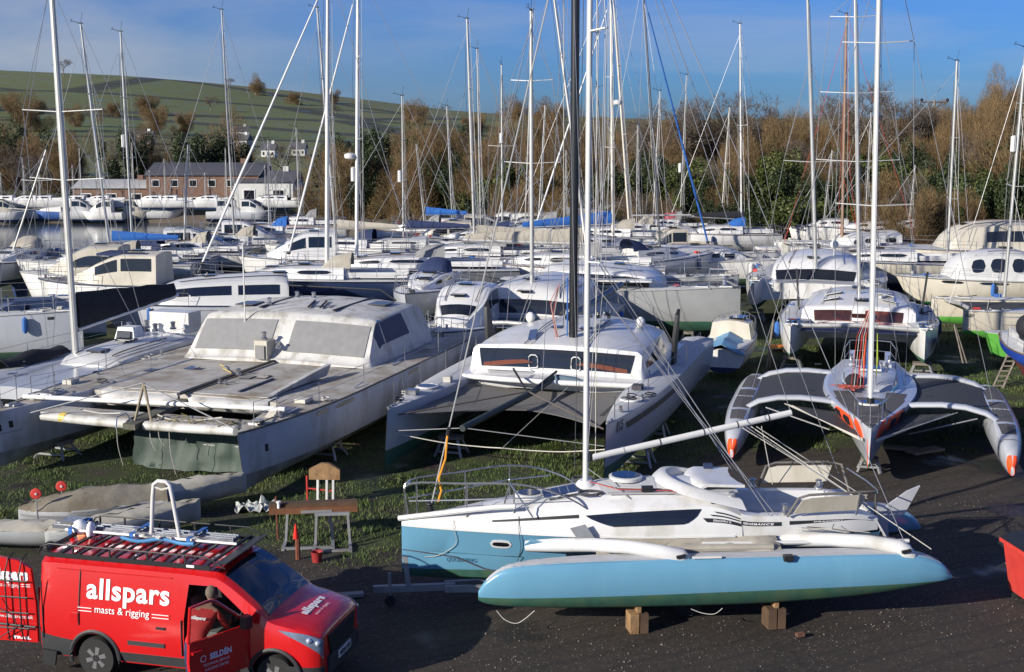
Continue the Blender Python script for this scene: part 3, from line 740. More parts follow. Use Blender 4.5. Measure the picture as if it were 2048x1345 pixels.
CLR = random.Random(99)
def clutter(t, lf, zlift=.02, n=10, u0=.15, u1=.9, sides=(1,-1), fend=True):
    """the small gear that lies about on a laid up boat"""
    q = MB()
    for k in range(n):
        u = CLR.uniform(u0, u1); p = lf.at(u, CLR.uniform(6.1, 7), CLR.choice(sides))+V((0,0,zlift)); kd = CLR.random()
        m_ = CLR.choice([wiredk, rope, black, steel, ropeb, canvnv, rope, redd] if fend else [wiredk, rope, black, steel, wiredk])
        if kd < .35:
            a = CLR.uniform(0,6); r_ = CLR.uniform(.10,.22); q.tube([p+V((r_*math.cos(a+g*.9),r_*.7*math.sin(a+g*.9),.02+.008*g)) for g in range(10)], .016, m_, 4)
        elif kd < .6: q.box(p+V((0,0,.06)), (CLR.uniform(.12,.4),CLR.uniform(.1,.3),CLR.uniform(.06,.16)), m_)
        elif kd < .8: q.tube([p, p+V((CLR.uniform(-1.4,1.4),CLR.uniform(-.15,.15),.05))], .018, m_, 4)
        else: q.lathe(p, [(.06,0),(.065,.04),(.04,.06),(.05,.14)], steel, 8)
    tag(q.build('deck_gear', t), kind='stuff')
    for k in range(CLR.choice((1,2,2,3)) if fend else 0):
        u = CLR.uniform(.3,.85); s_ = CLR.choice(sides); p = lf.at(u, 5, s_)+V((0,.12*s_,-.05)); c_ = CLR.choice([print_w, navy, ropeb, canvnv])
        f = MB(); f.lathe(p, [(.02,-.02),(.09,-.10),(.10,-.5),(.04,-.6)], c_, 8); f.tube([p+V((0,0,.0)), lf.at(u,6,s_)+V((0,0,.4))], .008, rope, 3); f.build('fender', t)

teak = mat('weathered_teak_rail', (.16,.10,.06), .7, .3, 6)
def roof_gear(t, cl):
    for s_ in (1,-1):
        MB().tube([cl.at(.35+.05*k, 3.55, s_)+V((0,0,.05)) for k in range(11)], .018, CLR.choice([teak,steel,black]), 4).build('handrail', t)
        mb = MB(); cl.patch(mb, .02, .98, 2.86, 3.06, CLR.choice([deckg,gelg,canvy]), s_, .006, nu=14, nv=1); mb.build('roof_trim', t)
    for u in (.45,.72): 
        p = cl.at(u, 5)+V((0,CLR.uniform(-.2,.2),.04)); MB().box(p, (.5,.5,.05), glass).build('roof_hatch', t)
def toe_rail(t, lf, m=None):
    for s_ in (1,-1): MB().tube([lf.at(k/16, 5, s_)+V((0,.01*s_,.01)) for k in range(17)], .028, m or CLR.choice([teak,alu,black,navy,greyh]), 4).build('toe_rail', t)

def catamaran(label, loc, rz, L=11, B=5.6, hb=.6, zk=.5, zw=.95, zb=1.75, zs=1.65, top=None, anti=None, deck=None, rake=0., cab=None, cabm=None, wins=None, mast=None, bridge=(.30,.93), bz=1.15, netm=None, group=None, crossbeam=True, hullwin=None, stripe=None, glassm=None, boards=None, rail=True, hname='catamaran', cat='catamaran', front=True, wheelbox=True, stern_steps=True, full=.42, nohatch=False):
    t = thing(hname, label, cat, loc, rz, group); top = top or gel; anti = anti or antig; deck = deck or deckw
    yo = B/2-hb; lofts = []
    for s_ in (1,-1):
        lf = hull_loft(L, hb, zk, zw, zb, zs, rake=rake, full=full, aft=.85); hull_parts(t, lf, top, anti, deck, yo=yo*s_, stripe=stripe); lofts.append((lf, s_))
        lf2 = lf
        if hullwin:
            for u0,u1,j0,j1,shp in hullwin:
                lf.yo = yo*s_; mb = MB(); lf.patch(mb, u0, u1, j0, j1, glassm or glass, s_, .01, shp, nu=8, nv=2); mb.build('hull_window', t)
        if rail:
            pts = [lf.at(u, 5.8, s_)+V((0,-.03*s_,.01)) for u in (.10,.26,.42,.58,.74,.88)]; lf.yo = yo*s_
            pts = [lf.at(u, 5.8, s_) for u in (.10,.26,.42,.58,.74,.88)]; rails(t, pts)
        if not nohatch:
            lf.yo = yo*s_
            for u in (.2, .34): hatch(t, lf.at(u, 7)+V((0,0,.01)), .5, .45)
    # bridge deck with a tunnel under it
    xa, xb = L/2-L*bridge[0], L/2-L*bridge[1]; wi = yo-.05
    zd = zb+(zs-zb)*.5
    mb = MB(); n = 10; rows = []
    for x in (xa, (xa+xb)/2, xb):
        r = [V((x+ (.25 if x == xa else 0)*0, wi*math.cos(math.pi*k/n), bz+ .25*math.sin(math.pi*k/n)-.12)) for k in range(n+1)]
        r += [V((x, -wi, zd+.02)), V((x, 0, zd+.06)), V((x, wi, zd+.02)), r[0]]; rows.append(r)
    mb.grid(rows, top)
    for r in (rows[0], rows[-1]):
        r_ = r[:-1]; mb.add(r_, [tuple(range(len(r_)))], top)
    mb.build('bridge_deck', t)
    if cab:
        clf = cabin_loft(cab); mb = MB(); clf.skin(mb, 0, 2, cabm or gel, (True, True)); clf.skin(mb, 2, 5, cabm or gel, (True, True)); mb.build('cabin', t, smooth=26); roof_gear(t, clf)
        if wins: windows(t, clf, wins, glassm)
    else: clf = None
    if crossbeam:
        MB().tube([(L*.44, -yo, zb-.08), (L*.44, 0, zb+.02), (L*.44, yo, zb-.08)], .08, alu, 10).build('crossbeam', t)
        m_ = MB(); n = 6; rows = [[V((xa+(L*.44-xa)*i/n, -wi+.25+ (2*wi-.5)*j/n, zd-.06-.05*math.sin(math.pi*i/n)*math.sin(math.pi*j/n))) for j in range(n+1)] for i in range(n+1)]
        m_.grid(rows, netm or netg, (0,0,-.012)); m_.build('trampoline', t)
    if stern_steps:
        for lf, s_ in lofts:
            for k in range(3): MB().box((-L/2-.14-.22*k+.1, yo*s_, zs-.25-.28*k), (.30, hb*1.3, .26), top).build('stern_step', t)
    for lf, s_ in lofts: lf.yo = yo*s_; clutter(t, lf, n=9); toe_rail(t, lf, alu)
    if mast:
        mk = dict(mast); spar_mast(t, **mk)
    return t, lofts, clf

def keelboat(label, loc, rz, L=8.5, b=1.3, zk=.9, zw=1.3, zb=2.3, zs=2.0, top=None, anti=None, deck=None, cab=True, mast=None, group=None, bm=None, cover=None, hname='sailing_boat', cat='sailing boat', stripe=None, winm=None, hood=None, rail=True, rake=.5, keels=True, cabh=.42, cabm=None, pul=True):
    """a laid up sailing yacht on its keels"""
    t = thing(hname, label, cat, loc, rz, group); top = top or gel
    lf = hull_loft(L, b, zk, zw, zb, zs, rake=rake, full=.5, aft=.72, flare=.1, kb=zw, ks=zw-.02, wl=.8); hull_parts(t, lf, top, anti or antib, deck or deckw, stripe=stripe)
    if keels:
        for s_ in ((1,-1) if keels == 2 else (0,)):
            MB().slab([(L*.1,.45*s_-.06,zk+.15),(-L*.12,.45*s_-.06,zk+.15),(-L*.10,.55*s_-.06,.02),(L*.05,.55*s_-.06,.02)], (0,.12,0), anti or antib).build('keel', t)
        MB().slab([(-L*.43,-.03,zw+.1),(-L*.47,-.03,zw+.1),(-L*.46,-.03,zk-.3),(-L*.42,-.03,zk-.3)], (0,.06,0), anti or antib).build('rudder', t)
    if cab:
        zd = (zb*.6+zs*.4)+.04; c = cabm or gel
        cl = cabin_loft([(L*.27,.18*b,zd+.03,.12*b,zd+.1,.06*b,zd+.1,zd+.12),(L*.2,.42*b,zd,.36*b,zd+cabh*.6,.26*b,zd+cabh*.62,zd+cabh*.7),(L*.05,.60*b,zd-.03,.53*b,zd+cabh,.42*b,zd+cabh*1.05,zd+cabh*1.2),(-L*.16,.62*b,zd-.06,.56*b,zd+cabh,.46*b,zd+cabh*1.05,zd+cabh*1.2)])
        mb = MB(); cl.skin(mb, 0, 5, c, (True, True)); mb.build('cabin', t, smooth=24); roof_gear(t, cl)
        windows(t, cl, [(.42,.62,.9,1.6,'round'),(.68,.9,.9,1.6,'round')], winm)
        hatch(t, (L*.14,0,zd+cabh*.85), .45, .45)
        # cockpit
        MB().box((-L*.30,0,zd-.02), (L*.24,b*.75,.02), deckg).build('cockpit_floor', t)
        for s_ in (1,-1): MB().box((-L*.30,s_*b*.48,zd+.1), (L*.26,.08,.24), c).build('coaming', t)
        hood = hood or (CLR.choice([None,None,canvnv,canvn,canvt,canvy]) if L > 6 else None)
        if hood:
            rows = [[V((x, yy*b*.5, zd+cabh+zz*h_)) for yy, zz in ((-1,0),(-.9,.7),(-.5,1),(0,1.08),(.5,1),(.9,.7),(1,0))] for x, h_ in ((-L*.06,.02),(-L*.11,.42),(-L*.19,.55))]
            MB().grid(rows, hood, (0,0,-.02)).build('spray_hood', t, smooth=60)
    if L > 6: clutter(t, lf, n=8)
    if L > 5.6: toe_rail(t, lf)
    if rail: 
        for s_ in (1,-1): rails(t, [lf.at(u, 5.8, s_) for u in (.12,.3,.48,.66,.84,.97)], .55)
    if pul:
        pulpit(t, [lf.at(.12,5.8,1), lf.at(.05,5.8,1), lf.at(.0,6), lf.at(.05,5.8,-1), lf.at(.12,5.8,-1)], .55)
        pulpit(t, [lf.at(.90,5.8,1), lf.at(.99,5.8,1), lf.at(.99,5.8,-1), lf.at(.90,5.8,-1)], .55)
    if mast:
        mk = dict(x=L*.08, y=0, z0=zb+.35, z1=zb+L*1.15, r=.06, chain=(-.15,b*.9,zb), fore=(L*.48,zb), aft=(-L*.48,zs)); mk.update(mast); mo = spar_mast(t, **mk)
        if bm is not None: boom(t, (mk['x']-.1,0,mk['z0']+.7), (mk['x']-L*.40,0,mk['z0']+.75), .055, cover=cover, ch=.5)
    return t, lf
def motorboat(label, loc, rz, L=8, b=1.35, zk=.35, zw=.75, zb=2.0, zs=1.6, top=None, anti=None, cabs=None, wins=None, group=None, stripe=None, deck=None, cabm=None, winm=None, hname='motor_cruiser', cat='motor cruiser', rail=True, fly=None, rake=.7):
    t = thing(hname, label, cat, loc, rz, group); top = top or gel
    lf = hull_loft(L, b, zk, zw, zb, zs, rake=rake, full=.42, aft=.92, flare=.12, kb=zw+.1, ks=zk+.05, wl=.88); hull_parts(t, lf, top, anti or antib, deck or deckw, stripe=stripe)
    zd = (zb+zs)/2
    cabs = cabs or [[(L*.28,.4*b,zd+.1,.3*b,zd+.2,.25*b,zd+.2,zd+.25),(L*.12,.75*b,zd,.66*b,zd+.75,.58*b,zd+.78,zd+.85),(-L*.05,.78*b,zd-.05,.70*b,zd+1.2,.62*b,zd+1.25,zd+1.32),(-L*.25,.78*b,zd-.08,.70*b,zd+1.2,.62*b,zd+1.25,zd+1.32)]]
    for c in cabs:
        cl = cabin_loft(c); mb = MB(); cl.skin(mb, 0, 5, cabm or CLR.choice([gel,gel,gelc,white]), (True, True)); mb.build('cabin', t, smooth=24); roof_gear(t, cl)
        windows(t, cl, wins or [(.36,.62,1.0,1.85,'rect'),(.66,.94,1.0,1.85,'rect')], winm)
        if wins is None:
            mb = MB(); cl.patch(mb, .16, .30, 3.1, 5., winm or glass, 1, .012); cl.patch(mb, .16, .30, 3.1, 5., winm or glass, -1, .012); mb.build('windscreen', t)
    if L > 5.2: clutter(t, lf, n=7); toe_rail(t, lf)
    if rail:
        for s_ in (1,-1): rails(t, [lf.at(u, 5.8, s_) for u in (.02,.14,.28,.42,.56)], .5)
    return t, lf
# ------------------------------------------------------------------ the light blue folding trimaran
bowp = at(803, 1040, 1.62); PHI = R(4)
ax = V((math.cos(PHI), math.sin(PHI), 0))
rootA = V((bowp.x, bowp.y, 0)) + ax*4.37
A = thing('folding_trimaran', 'light blue and white folding trimaran with folded floats, lying across the front of the yard', 'trimaran', rootA, math.pi+PHI)
def secA(x, b, zk, wl, kz, bz, ds, dc, bow=0.):
    #  keel, bilge, waterline, under chine, chine, blue/white line, side, shoulder, roof edge, roof, centre
    return [(x,0,zk),(x,.30*b,zk+(wl-zk)*.35),(x,.44*b,wl),(x,.55*b,kz-.03),(x,.66*b,kz),(x,.99*b,bz),(x,1.0*b,bz+.04),(x,.985*b,bz+ds*.45),(x,.90*b,bz+ds*.86),(x,.74*b,bz+ds+.02),(x,.38*b,bz+dc*.9+.01),(x,0,bz+dc)]
SA = [secA(4.37,.035,.62,.72,1.10,1.52,.10,.11), secA(4.15,.13,.56,.72,1.09,1.52,.13,.15), secA(3.5,.36,.50,.72,1.07,1.52,.20,.25), secA(2.6,.62,.45,.72,1.04,1.52,.32,.40),
      secA(1.6,.84,.42,.72,1.02,1.51,.48,.60), secA(.6,.98,.42,.72,1.0,1.50,.60,.78), secA(-.4,1.03,.44,.72,1.0,1.49,.64,.84), secA(-1.2,1.03,.47,.72,1.0,1.49,.60,.82), secA(-1.65,1.02,.50,.73,1.0,1.48,.42,.74)]
LA = Loft(SA, 5)
mb = MB(); LA.skin(mb, 0, 2, antig, (True, True)); LA.skin(mb, 2, 5, blue, (True, True))
S2 = [secA(-1.65,1.02,.50,.73,1.0,1.48,.42,.74), secA(-2.6,.98,.56,.76,1.02,1.47,.40,.4), secA(-3.5,.90,.64,.80,1.05,1.46,.38,.4), secA(-4.25,.74,.74,.86,1.08,1.44,.22,.3)]
LA2 = Loft(S2, 5); LA2.skin(mb, 0, 2, antig, (False, True)); LA2.skin(mb, 2, 5, blue, (False, True)); mb.build('hull', A)
mb = MB(); LA.skin(mb, 5, 11, gel, (True, True)); mb.build('coachroof', A)
mb = MB()                                                # non-slip panels on the roof and foredeck
LA.patch(mb, LA.ux(3.9), LA.ux(2.9), 9.4, 11, deckg, 1, .006); LA.patch(mb, LA.ux(3.9), LA.ux(2.9), 9.4, 11, deckg, -1, .006)
LA.patch(mb, LA.ux(2.5), LA.ux(1.35), 9.6, 11, deckg, 1, .006); LA.patch(mb, LA.ux(2.5), LA.ux(1.35), 9.6, 11, deckg, -1, .006)
LA.patch(mb, LA.ux(.8), LA.ux(-.2), 9.5, 11, deckg, 1, .006); LA.patch(mb, LA.ux(.8), LA.ux(-.2), 9.5, 11, deckg, -1, .006)
mb.build('nonslip_panel', A)
# cockpit: coaming, seats, floor
CP = []
for x, b, zt_, fl in ((-1.62,1.0,1.92,1.28),(-1.9,.99,1.86,1.28),(-2.6,.96,1.84,1.28),(-3.3,.90,1.84,1.30),(-3.75,.84,1.82,1.55),(-4.2,.72,1.70,1.60)):
    k = fl
    CP.append([(x,b,1.475),(x,b*1.0,(1.475+zt_)/2),(x,b*.97,zt_-.02),(x,b*.9,zt_),(x,b*.74,zt_-.01),(x,b*.66,zt_-.24 if k < 1.5 else zt_-.02),(x,b*.42,max(k, zt_-.30) if k < 1.5 else zt_-.03),(x,b*.38,k+.02),(x,0,k)])
LC = Loft(CP, 4); mb = MB(); LC.skin(mb, 0, 8, gel, (False, True)); mb.build('cockpit', A)
for x0, x1 in ((-1.85,-2.25),(-2.45,-3.0)):
    for s_ in (1,-1):
        mb = MB(); LC.patch(mb, LC.ux(x0), LC.ux(x1), 4.25, 4.75, glass, s_, .008, 'round'); mb.build('coaming_locker', A)
MB().box((-1.67,0,1.80), (.03,.62,.75), canvnv).build('companionway', A)
MB().box((-1.72,.55,1.55), (.12,.42,.42), canvnv).build('locker_lid', A)
# transom skirt
MB().grid([[(-4.2,-.72,1.62),(-4.2,0,1.65),(-4.2,.72,1.62)],[(-4.5,-.66,1.15),(-4.5,0,1.12),(-4.5,.66,1.15)],[(-4.42,-.5,.95),(-4.42,0,.9),(-4.42,.5,.95)]], gel, (.04,0,0)).build('transom', A)
# windows and stripes
for s_ in (1,-1):
    mb = MB(); LA.patch(mb, LA.ux(1.12), LA.ux(-.92), 0, 0, glass, s_, .012, 'rect', nu=22, nv=3, top=lambda a: 7.62+.22*a, bot=lambda a: 7.60+.22*a-.90*min(1, (a/.22))**.75*(min(1, (1-a)/.16)**.6)-.02); mb.build('window', A)
    mb = MB()
    for k, (a, b_) in enumerate(((7.62,7.72),(7.40,7.50),(7.0,7.26))): (mb.build('stripe', A) if mb.v else 0); mb = MB(); LA.patch(mb, LA.ux(-.98+.10*(2-k)*-1+ .0), LA.ux(-1.63), a, b_, print_k, s_, .010, slant=-.012)
    mb.build('stripe', A); mb = MB(); LC.patch(mb, LC.ux(-1.63), LC.ux(-2.35), 1.02, 1.42, print_k, s_, .010, nu=6, nv=1); mb.build('stripe', A); mb = MB(); LC.patch(mb, LC.ux(-2.50), LC.ux(-4.1), 0, 0, print_k, s_, .010, nu=12, nv=1, top=lambda a: 1.5-.1*a, bot=lambda a: 1.1+.38*a)
    mb.build('stripe', A); mb = MB(); LA.patch(mb, LA.ux(2.75), LA.ux(1.25), 7.45, 7.72, black, s_, .008, nu=12, nv=1)
    mb.build('stripe', A)
    mb = MB(); LA.patch(mb, LA.ux(2.8), LA.ux(2.4), 4.35, 4.70, white, s_, .010, 'round'); q = mb.build('port_light', A)
    mb = MB(); LA.patch(mb, LA.ux(2.76), LA.ux(2.44), 4.44, 4.61, glass, s_, .018, 'round'); mb.build('pane', q)
    MB().tube([LA.at(u, 5.5, s_)+V((0,.01*s_,0)) for u in [k/20 for k in range(1,20)]], .022, white, 5).build('rubbing_strake', A)
mb = MB(); text_loft(mb, LA, 'DRAGONFLY 28', LA.ux(-1.13), 7.06, .30*(LA.ux(-1.63)-LA.ux(-1.13))*1.75, .13, print_w, 1, .02, .02, .2)
text_loft(mb, LC, 'PERFORMANCE', LC.ux(-1.66), 1.12, LC.ux(-2.22)-LC.ux(-1.66), .2, print_w, 1, .02, .02, .2)
text_loft(mb, LC, 'DRAGONFLY', LC.ux(-2.95), 1.28, LC.ux(-3.5)-LC.ux(-2.95), .11, print_w, 1, .02, .02, .2)
mb.build('lettering', A)
mb = MB(); text_loft(mb, LA, 'QUORNING', LA.ux(3.55), 2.5, LA.ux(3.0)-LA.ux(3.55), .26, mat('blue_grey_lettering', (.08,.20,.30), .5), 1, .02, .012, .2); mb.build('lettering', A)
# fairing that holds the folding beam
for s_ in (1,-1):
    for xx in (2.02, -2.1):
        MB().slab([(xx+.18,.60*s_,1.10),(xx-.55,.70*s_,1.10),(xx-.55,.86*s_,1.46),(xx+.05,.80*s_,1.47),(xx+.18,.74*s_,1.40)], (0,.16*s_,0), blue).build('beam_socket', A)
# roof: round hatches, solar panel, sprayhood moulding
def roofz(x): return LA.at(LA.ux(x), 11).z
hatch(A, (2.05,.0,roofz(2.05)+.02), .52, .52, round_=True); hatch(A, (.28,-.02,roofz(.28)+.03), .62, .62, round_=True)
sn = math.atan2(roofz(1.2)-roofz(1.9), .7)
solar_panel(A, (1.52,.22,roofz(1.52)+.03), .62, .52, 4, 2, rot=Matrix.Rotation(sn, 3, 'Y'))
def arcU(s, w_, z, x0=-1.72, xf=-.22): return [V((x0+(xf-x0)*max(0,math.sin(k/14*math.pi))**.55, w_*math.cos(k/14*math.pi), z(k/14))) for k in range(15)]
o1 = arcU(1, 1.0, lambda a: 1.96+.34*max(0,math.sin(a*math.pi))**.5); o2 = arcU(1, .88, lambda a: 2.12+.29*max(0,math.sin(a*math.pi))**.5, -1.66, -.34); o3 = arcU(1, .76, lambda a: 2.13+.28*max(0,math.sin(a*math.pi))**.5, -1.64, -.46); o4 = arcU(1, .72, lambda a: 2.06+.16*max(0,math.sin(a*math.pi))**.5, -1.64, -.50)
MB().grid([o1,o2,o3,o4], gel).build('sprayhood_moulding', A, smooth=50)
fl = [[V((x, y, 2.20+.04*(1-abs(y)))) for y in (-.7,-.35,0,.35,.7)] for x in (-.5,-.9,-1.3,-1.64)]
MB().grid(fl, deckg, (0,0,-.04)).build('moulding_floor', A)
hm = [[V((-.80+.12*(y/.5)**2*-1-a, y*1.25, 2.22+.13*math.sin(min(a/.16,1)*math.pi*.5)-.04*max(0,a-.2))) for y in (-.5,-.3,0,.3,.5)] for a in (0,.08,.18,.30,.5,.85)]
MB().grid(hm, gel, (0,0,-.05)).build('sliding_hatch', A, smooth=60)
MB().box((-1.35,-.52,2.36), (.16,.10,.14), canvnv).build('instrument', A)
for c in ((-1.5,.80,2.08),(-1.5,-.80,2.08),(-2.45,.86,1.85),(-2.3,-.86,1.85),(-3.55,-.75,1.84)): winch(A, c, 1.1)
mb = MB()
for k in range(5): mb.box((-1.15-.09*k,.83-.0*k,2.10), (.08,.10,.07), black)
mb.build('rope_clutch', A)
for k, yy in enumerate((.55,.60,.66)):
    MB().tube([(.95,.10,roofz(.9)+.05),(.5,yy-.1,roofz(.5)-.02),(-.4,yy+.05,roofz(-.4)-.06),(-1.2,.8,2.08)], .009, (rope, wiredk, roper)[k], 5).build('line', A, smooth=0)
MB().bar((.7,.60,roofz(.7)-.06), (-.75,.72,roofz(-.7)-.10), .05, .03, alu).build('genoa_track', A); MB().box((.0,.665,roofz(0)-.02), (.2,.09,.10), black).build('track_car', A)
for s_ in (1,-1):
    q = LA.at(LA.ux(1.0), 9.6, s_); MB().tube([q+V((.22*math.cos(k),.13*math.sin(k),.04+.004*k)) for k in range(0,14)], .014, wiredk, 5).build('coiled_line', A)
# pulpit: two big hoops of tube
for s_ in (1,-1):
    e_ = lambda x: LA.at(LA.ux(x), 8.6, s_)
    a = [e_(4.25)+V((0,0,.02)), e_(4.2)+V((.10,0,.35)), e_(4.1)+V((.12,.0,.66)), e_(3.3)+V((0,.05*s_,.64)), e_(2.5)+V((0,.10*s_,.58)), e_(1.9)+V((0,.10*s_,.42)), e_(1.35)+V((0,.10*s_,.16)), e_(1.0)+V((0,.05*s_,-.12))]
    pts = []
    for i in range(len(a)-1):
        p0, p1, p2, p3 = a[max(i-1,0)], a[i], a[i+1], a[min(i+2,len(a)-1)]
        for t_ in (0,.25,.5,.75): pts.append(V([cr(p0[c],p1[c],p2[c],p3[c],t_) for c in range(3)]))
    MB().tube(pts+[a[-1]], .018, steel, 7).build('pulpit_rail', A)
    b = [e_(4.15)+V((.08,0,.34)), e_(3.3)+V((0,.03*s_,.33)), e_(2.4)+V((0,.08*s_,.30)), e_(1.6)+V((0,.08*s_,.22))]
    MB().tube(b, .013, steel, 6).build('pulpit_rail', A)
    for x_, h_ in ((4.1,.64),(3.2,.64),(2.35,.55)): MB().tube([e_(x_), e_(x_)+V((0,.05*s_,h_))], .014, steel, 6).build('stanchion', A)
MB().tube([(4.2,.10,1.70+.62),(4.24,0,1.70+.60),(4.2,-.10,1.70+.62)], .018, steel, 6).build('pulpit_rail', A)
# bowsprit folded back, anchor, furler
MB().tube([(4.42,.04,1.66),(3.4,.36,1.86),(2.75,.56,1.98),(2.35,.66,2.02)], .05, white, 8).build('bowsprit', A)
MB().tube([(2.55,.58,2.0),(2.45,.66,2.45)], .016, steel, 6).build('sprit_prop', A); MB().tube([(2.45,.66,2.45),(2.05,.80,1.86)], .016, steel, 6).build('sprit_prop', A)
MB().lathe((3.85,0,1.78), [(.07,0),(.08,.02),(.05,.05),(.05,.1),(.08,.13),(.07,.15)], black, 10).build('furling_drum', A)
MB().slab([(1.15,1.02,1.78),(.92,1.05,1.45),(1.22,1.06,1.42),(1.42,1.03,1.72)], (0,.02,0), galv).build('anchor_plate', A)
# floats, beams
def floatloft(yc, dx0=0.):
    st = []; Lf = 8.3; xb = -1.1+Lf/2
    for t_, top_, k_, b_, dx in ((0,.80,.64,.03,0),(.015,.98,.58,.07,0),(.045,1.18,.53,.13,0),(.09,1.28,.50,.19,0),(.2,1.34,.46,.26,0),(.4,1.37,.44,.30,0),(.62,1.37,.46,.30,0),(.8,1.37,.55,.28,0),(.9,1.34,.66,.24,0),(.95,1.24,.73,.19,0),(.98,1.10,.78,.14,0),(1,.90,.82,.06,0)):
        x = xb-Lf*t_+dx0; wl_ = .70+.14*t_; wl_ = max(wl_, k_+.012)
        st.append([(x,0,k_),(x,b_*.55,k_+(wl_-k_)*.3),(x,b_*.88,wl_),(x,b_,wl_+(top_-wl_)*.4),(x,b_*.95,wl_+(top_-wl_)*.8),(x,b_*.80,top_-.025),(x,b_*.55,top_-.005),(x,0,top_)])
    return Loft(st, 4, yc)
for s_ in (1,-1):
    fl_ = floatloft(1.55 if s_ > 0 else -1.30, 0 if s_ > 0 else -.55); mb = MB(); fl_.skin(mb, 0, 2, antig, (True, True)); fl_.skin(mb, 2, 7, blue, (True, True)); fo = mb.build('float', A, smooth=50)
    mb = MB()
    for q in (1,-1): fl_.patch(mb, .10, .88, 5.6, 7, deckg, q, .007, nu=24, nv=1)
    mb.build('float_deck', A)
    MB().tube([(-4.6,1.2*s_,1.41),(-2.3,1.18*s_,1.42),(-.9,1.2*s_,1.44)], .035, white, 7).build('net_rail', A)
    for root, end in ((2.05,-.42),(-2.15,-4.35)):
        pts = [V((root+.12,.80*s_,1.34)),V((root-.4,.98*s_,1.40)),V((root-1.0,1.22*s_,1.47)),V((root-1.6,1.46*s_,1.50)),V((root-2.1,1.60*s_,1.45)),V((end,1.66*s_,1.38)),V((end-.15,1.68*s_,1.28))]
        MB().tube(pts, [.10,.125,.125,.12,.125,.15,.08], gel, 12, .95).build('folding_beam', A, smooth=70)
        MB().tube([(root-1.35,1.35*s_,1.40),(root-1.8,1.55*s_,1.36)], .018, steel, 6).build('beam_stay', A)
        MB().box((end+.02,1.80*s_,1.42), (.16,.05,.05), black, Matrix.Rotation(.2,3,'Y')).build('beam_fitting', A)
    MB().box((-2.25,1.82*s_,1.36), (.16,.12,.10), black).build('cleat', A); MB().box((-.85,1.78*s_,1.39), (.5,.05,.03), white).build('float_handle', A)
# folded trampoline cloth hanging between hull and float
for s_ in (1,-1):
    rows = []; rd = random.Random(3)
    for i in range(23):
        x = 1.0-i*.148; r_ = []
        for j in range(7):
            a = j/6; y = 1.0+.50*a; z = 1.50-.16*a**.7+.05*math.sin(i*.9+j*2)*math.sin(a*3.1)+.03*rd.gauss(0,1)*math.sin(a*3.1)+(.05*math.sin(a*3.1)*math.exp(-(i-20)**2/3)*2)
            r_.append((x, y*s_, z))
        rows.append(r_)
    MB().grid(rows, canvt, (0,0,-.02)).build('folded_trampoline', A, smooth=60)
    MB().tube([(.2,1.38*s_,1.42),(-.8,1.42*s_,1.44),(-2.1,1.40*s_,1.42)], [.03,.075,.06], canvt, 8).build('rolled_net', A)
# pushpit seats
for s_ in (1,-1):
    p = [(-2.55,1.02,1.90),(-3.75,.92,1.92),(-3.88,1.0,2.22),(-3.60,1.04,2.22),(-2.85,1.1,2.20),(-2.68,1.1,2.16)]
    MB().slab([(x,y*s_,z) for x,y,z in p], (0,.03*s_,0), gelc).build('pushpit_seat', A)
    MB().tube([(-2.45,1.0*s_,1.84),(-2.62,1.1*s_,2.20),(-2.8,1.12*s_,2.26),(-3.8,1.06*s_,2.28),(-4.05,.95*s_,2.25),(-4.15,.7*s_,1.75)], .024, mat('grey_foam_padding', (.15,.14,.13), .8), 8).build('pushpit_tube', A)
    MB().tube([(-3.7,.98*s_,1.84),(-3.72,1.08*s_,2.24)], .02, steel, 6).build('pushpit_leg', A)
MB().tube([(-4.12,.85,2.2),(-4.3,.35,2.1),(-4.32,-.3,2.1),(-4.12,-.85,2.2)], .014, steel, 6).build('pushpit_tube', A)
# rudder tipped up, with its stock
MB().slab([(-4.55,0,1.36),(-4.95,0,1.55),(-5.22,0,2.08),(-4.98,0,1.98),(-4.66,0,1.75),(-4.46,0,1.55)], (0,.05,0), mat('grey_rudder_paint', (.36,.37,.40), .45)).build('rudder_blade', A)
MB().slab([(-4.4,-.04,1.72),(-4.6,-.04,1.66),(-4.66,-.04,1.10),(-4.48,-.04,1.02)], (0,.12,0), mat('grey_rudder_paint', (.36,.37,.40), .45)).build('rudder_stock', A)
# mast, rig, boom
zmst = roofz(1.02)+.02
MB().lathe((1.02,0,zmst-.05), [(.20,0),(.17,.06),(.12,.12)], gel, 14).build('mast_step', A)
mA = spar_mast(A, 1.02, 0, zmst+.06, 14.3, .072, white, spread=((.333,.42),(.665,.5)), chain=(-3.15,.96,1.86), fore=None, aft=None, rw=.0085, spr_sweep=-.45)
fst = V((3.85,0,1.8)); fhd = V((1.05,0,13.75))
MB().tube([fst, fhd], .013, alu, 6).build('forestay', mA)
MB().tube([fst.lerp(fhd,.115), fst.lerp(fhd,.128)], .035, black, 6).build('forestay_collar', mA)
MB().tube([fst.lerp(fhd,.115)+V((0,.03,0)), fst.lerp(fhd,.08)+V((-.06,.05,0)), fst.lerp(fhd,.05)+V((-.02,.05,0)), fst.lerp(fhd,.03)+V((-.12,.05,0)), fst.lerp(fhd,.005)+V((-.13,.06,0.1))], .019, yellow, 6).build('orange_strop', mA)
for s_ in (1,-1):
    MB().tube([(1.0,.05*s_,zmst+.6),(.75,.42*s_,6.4),(.68,.5*s_,10.3),(1.02,.02*s_,13.6)], .006, wire, 4).build('diamond_stay', mA, smooth=0)
    MB().tube([(-4.4,1.6*s_,1.45),(1.0,.02*s_,13.8)], .0075, wire, 4).build('runner', mA, smooth=0)
Minv = Matrix.Translation(rootA) @ Matrix.Rotation(math.pi+PHI, 4, 'Z'); Minv = Minv.inverted()
bs = V((.90,0,2.72)); be = Minv @ at(1582, 826, 3.36)
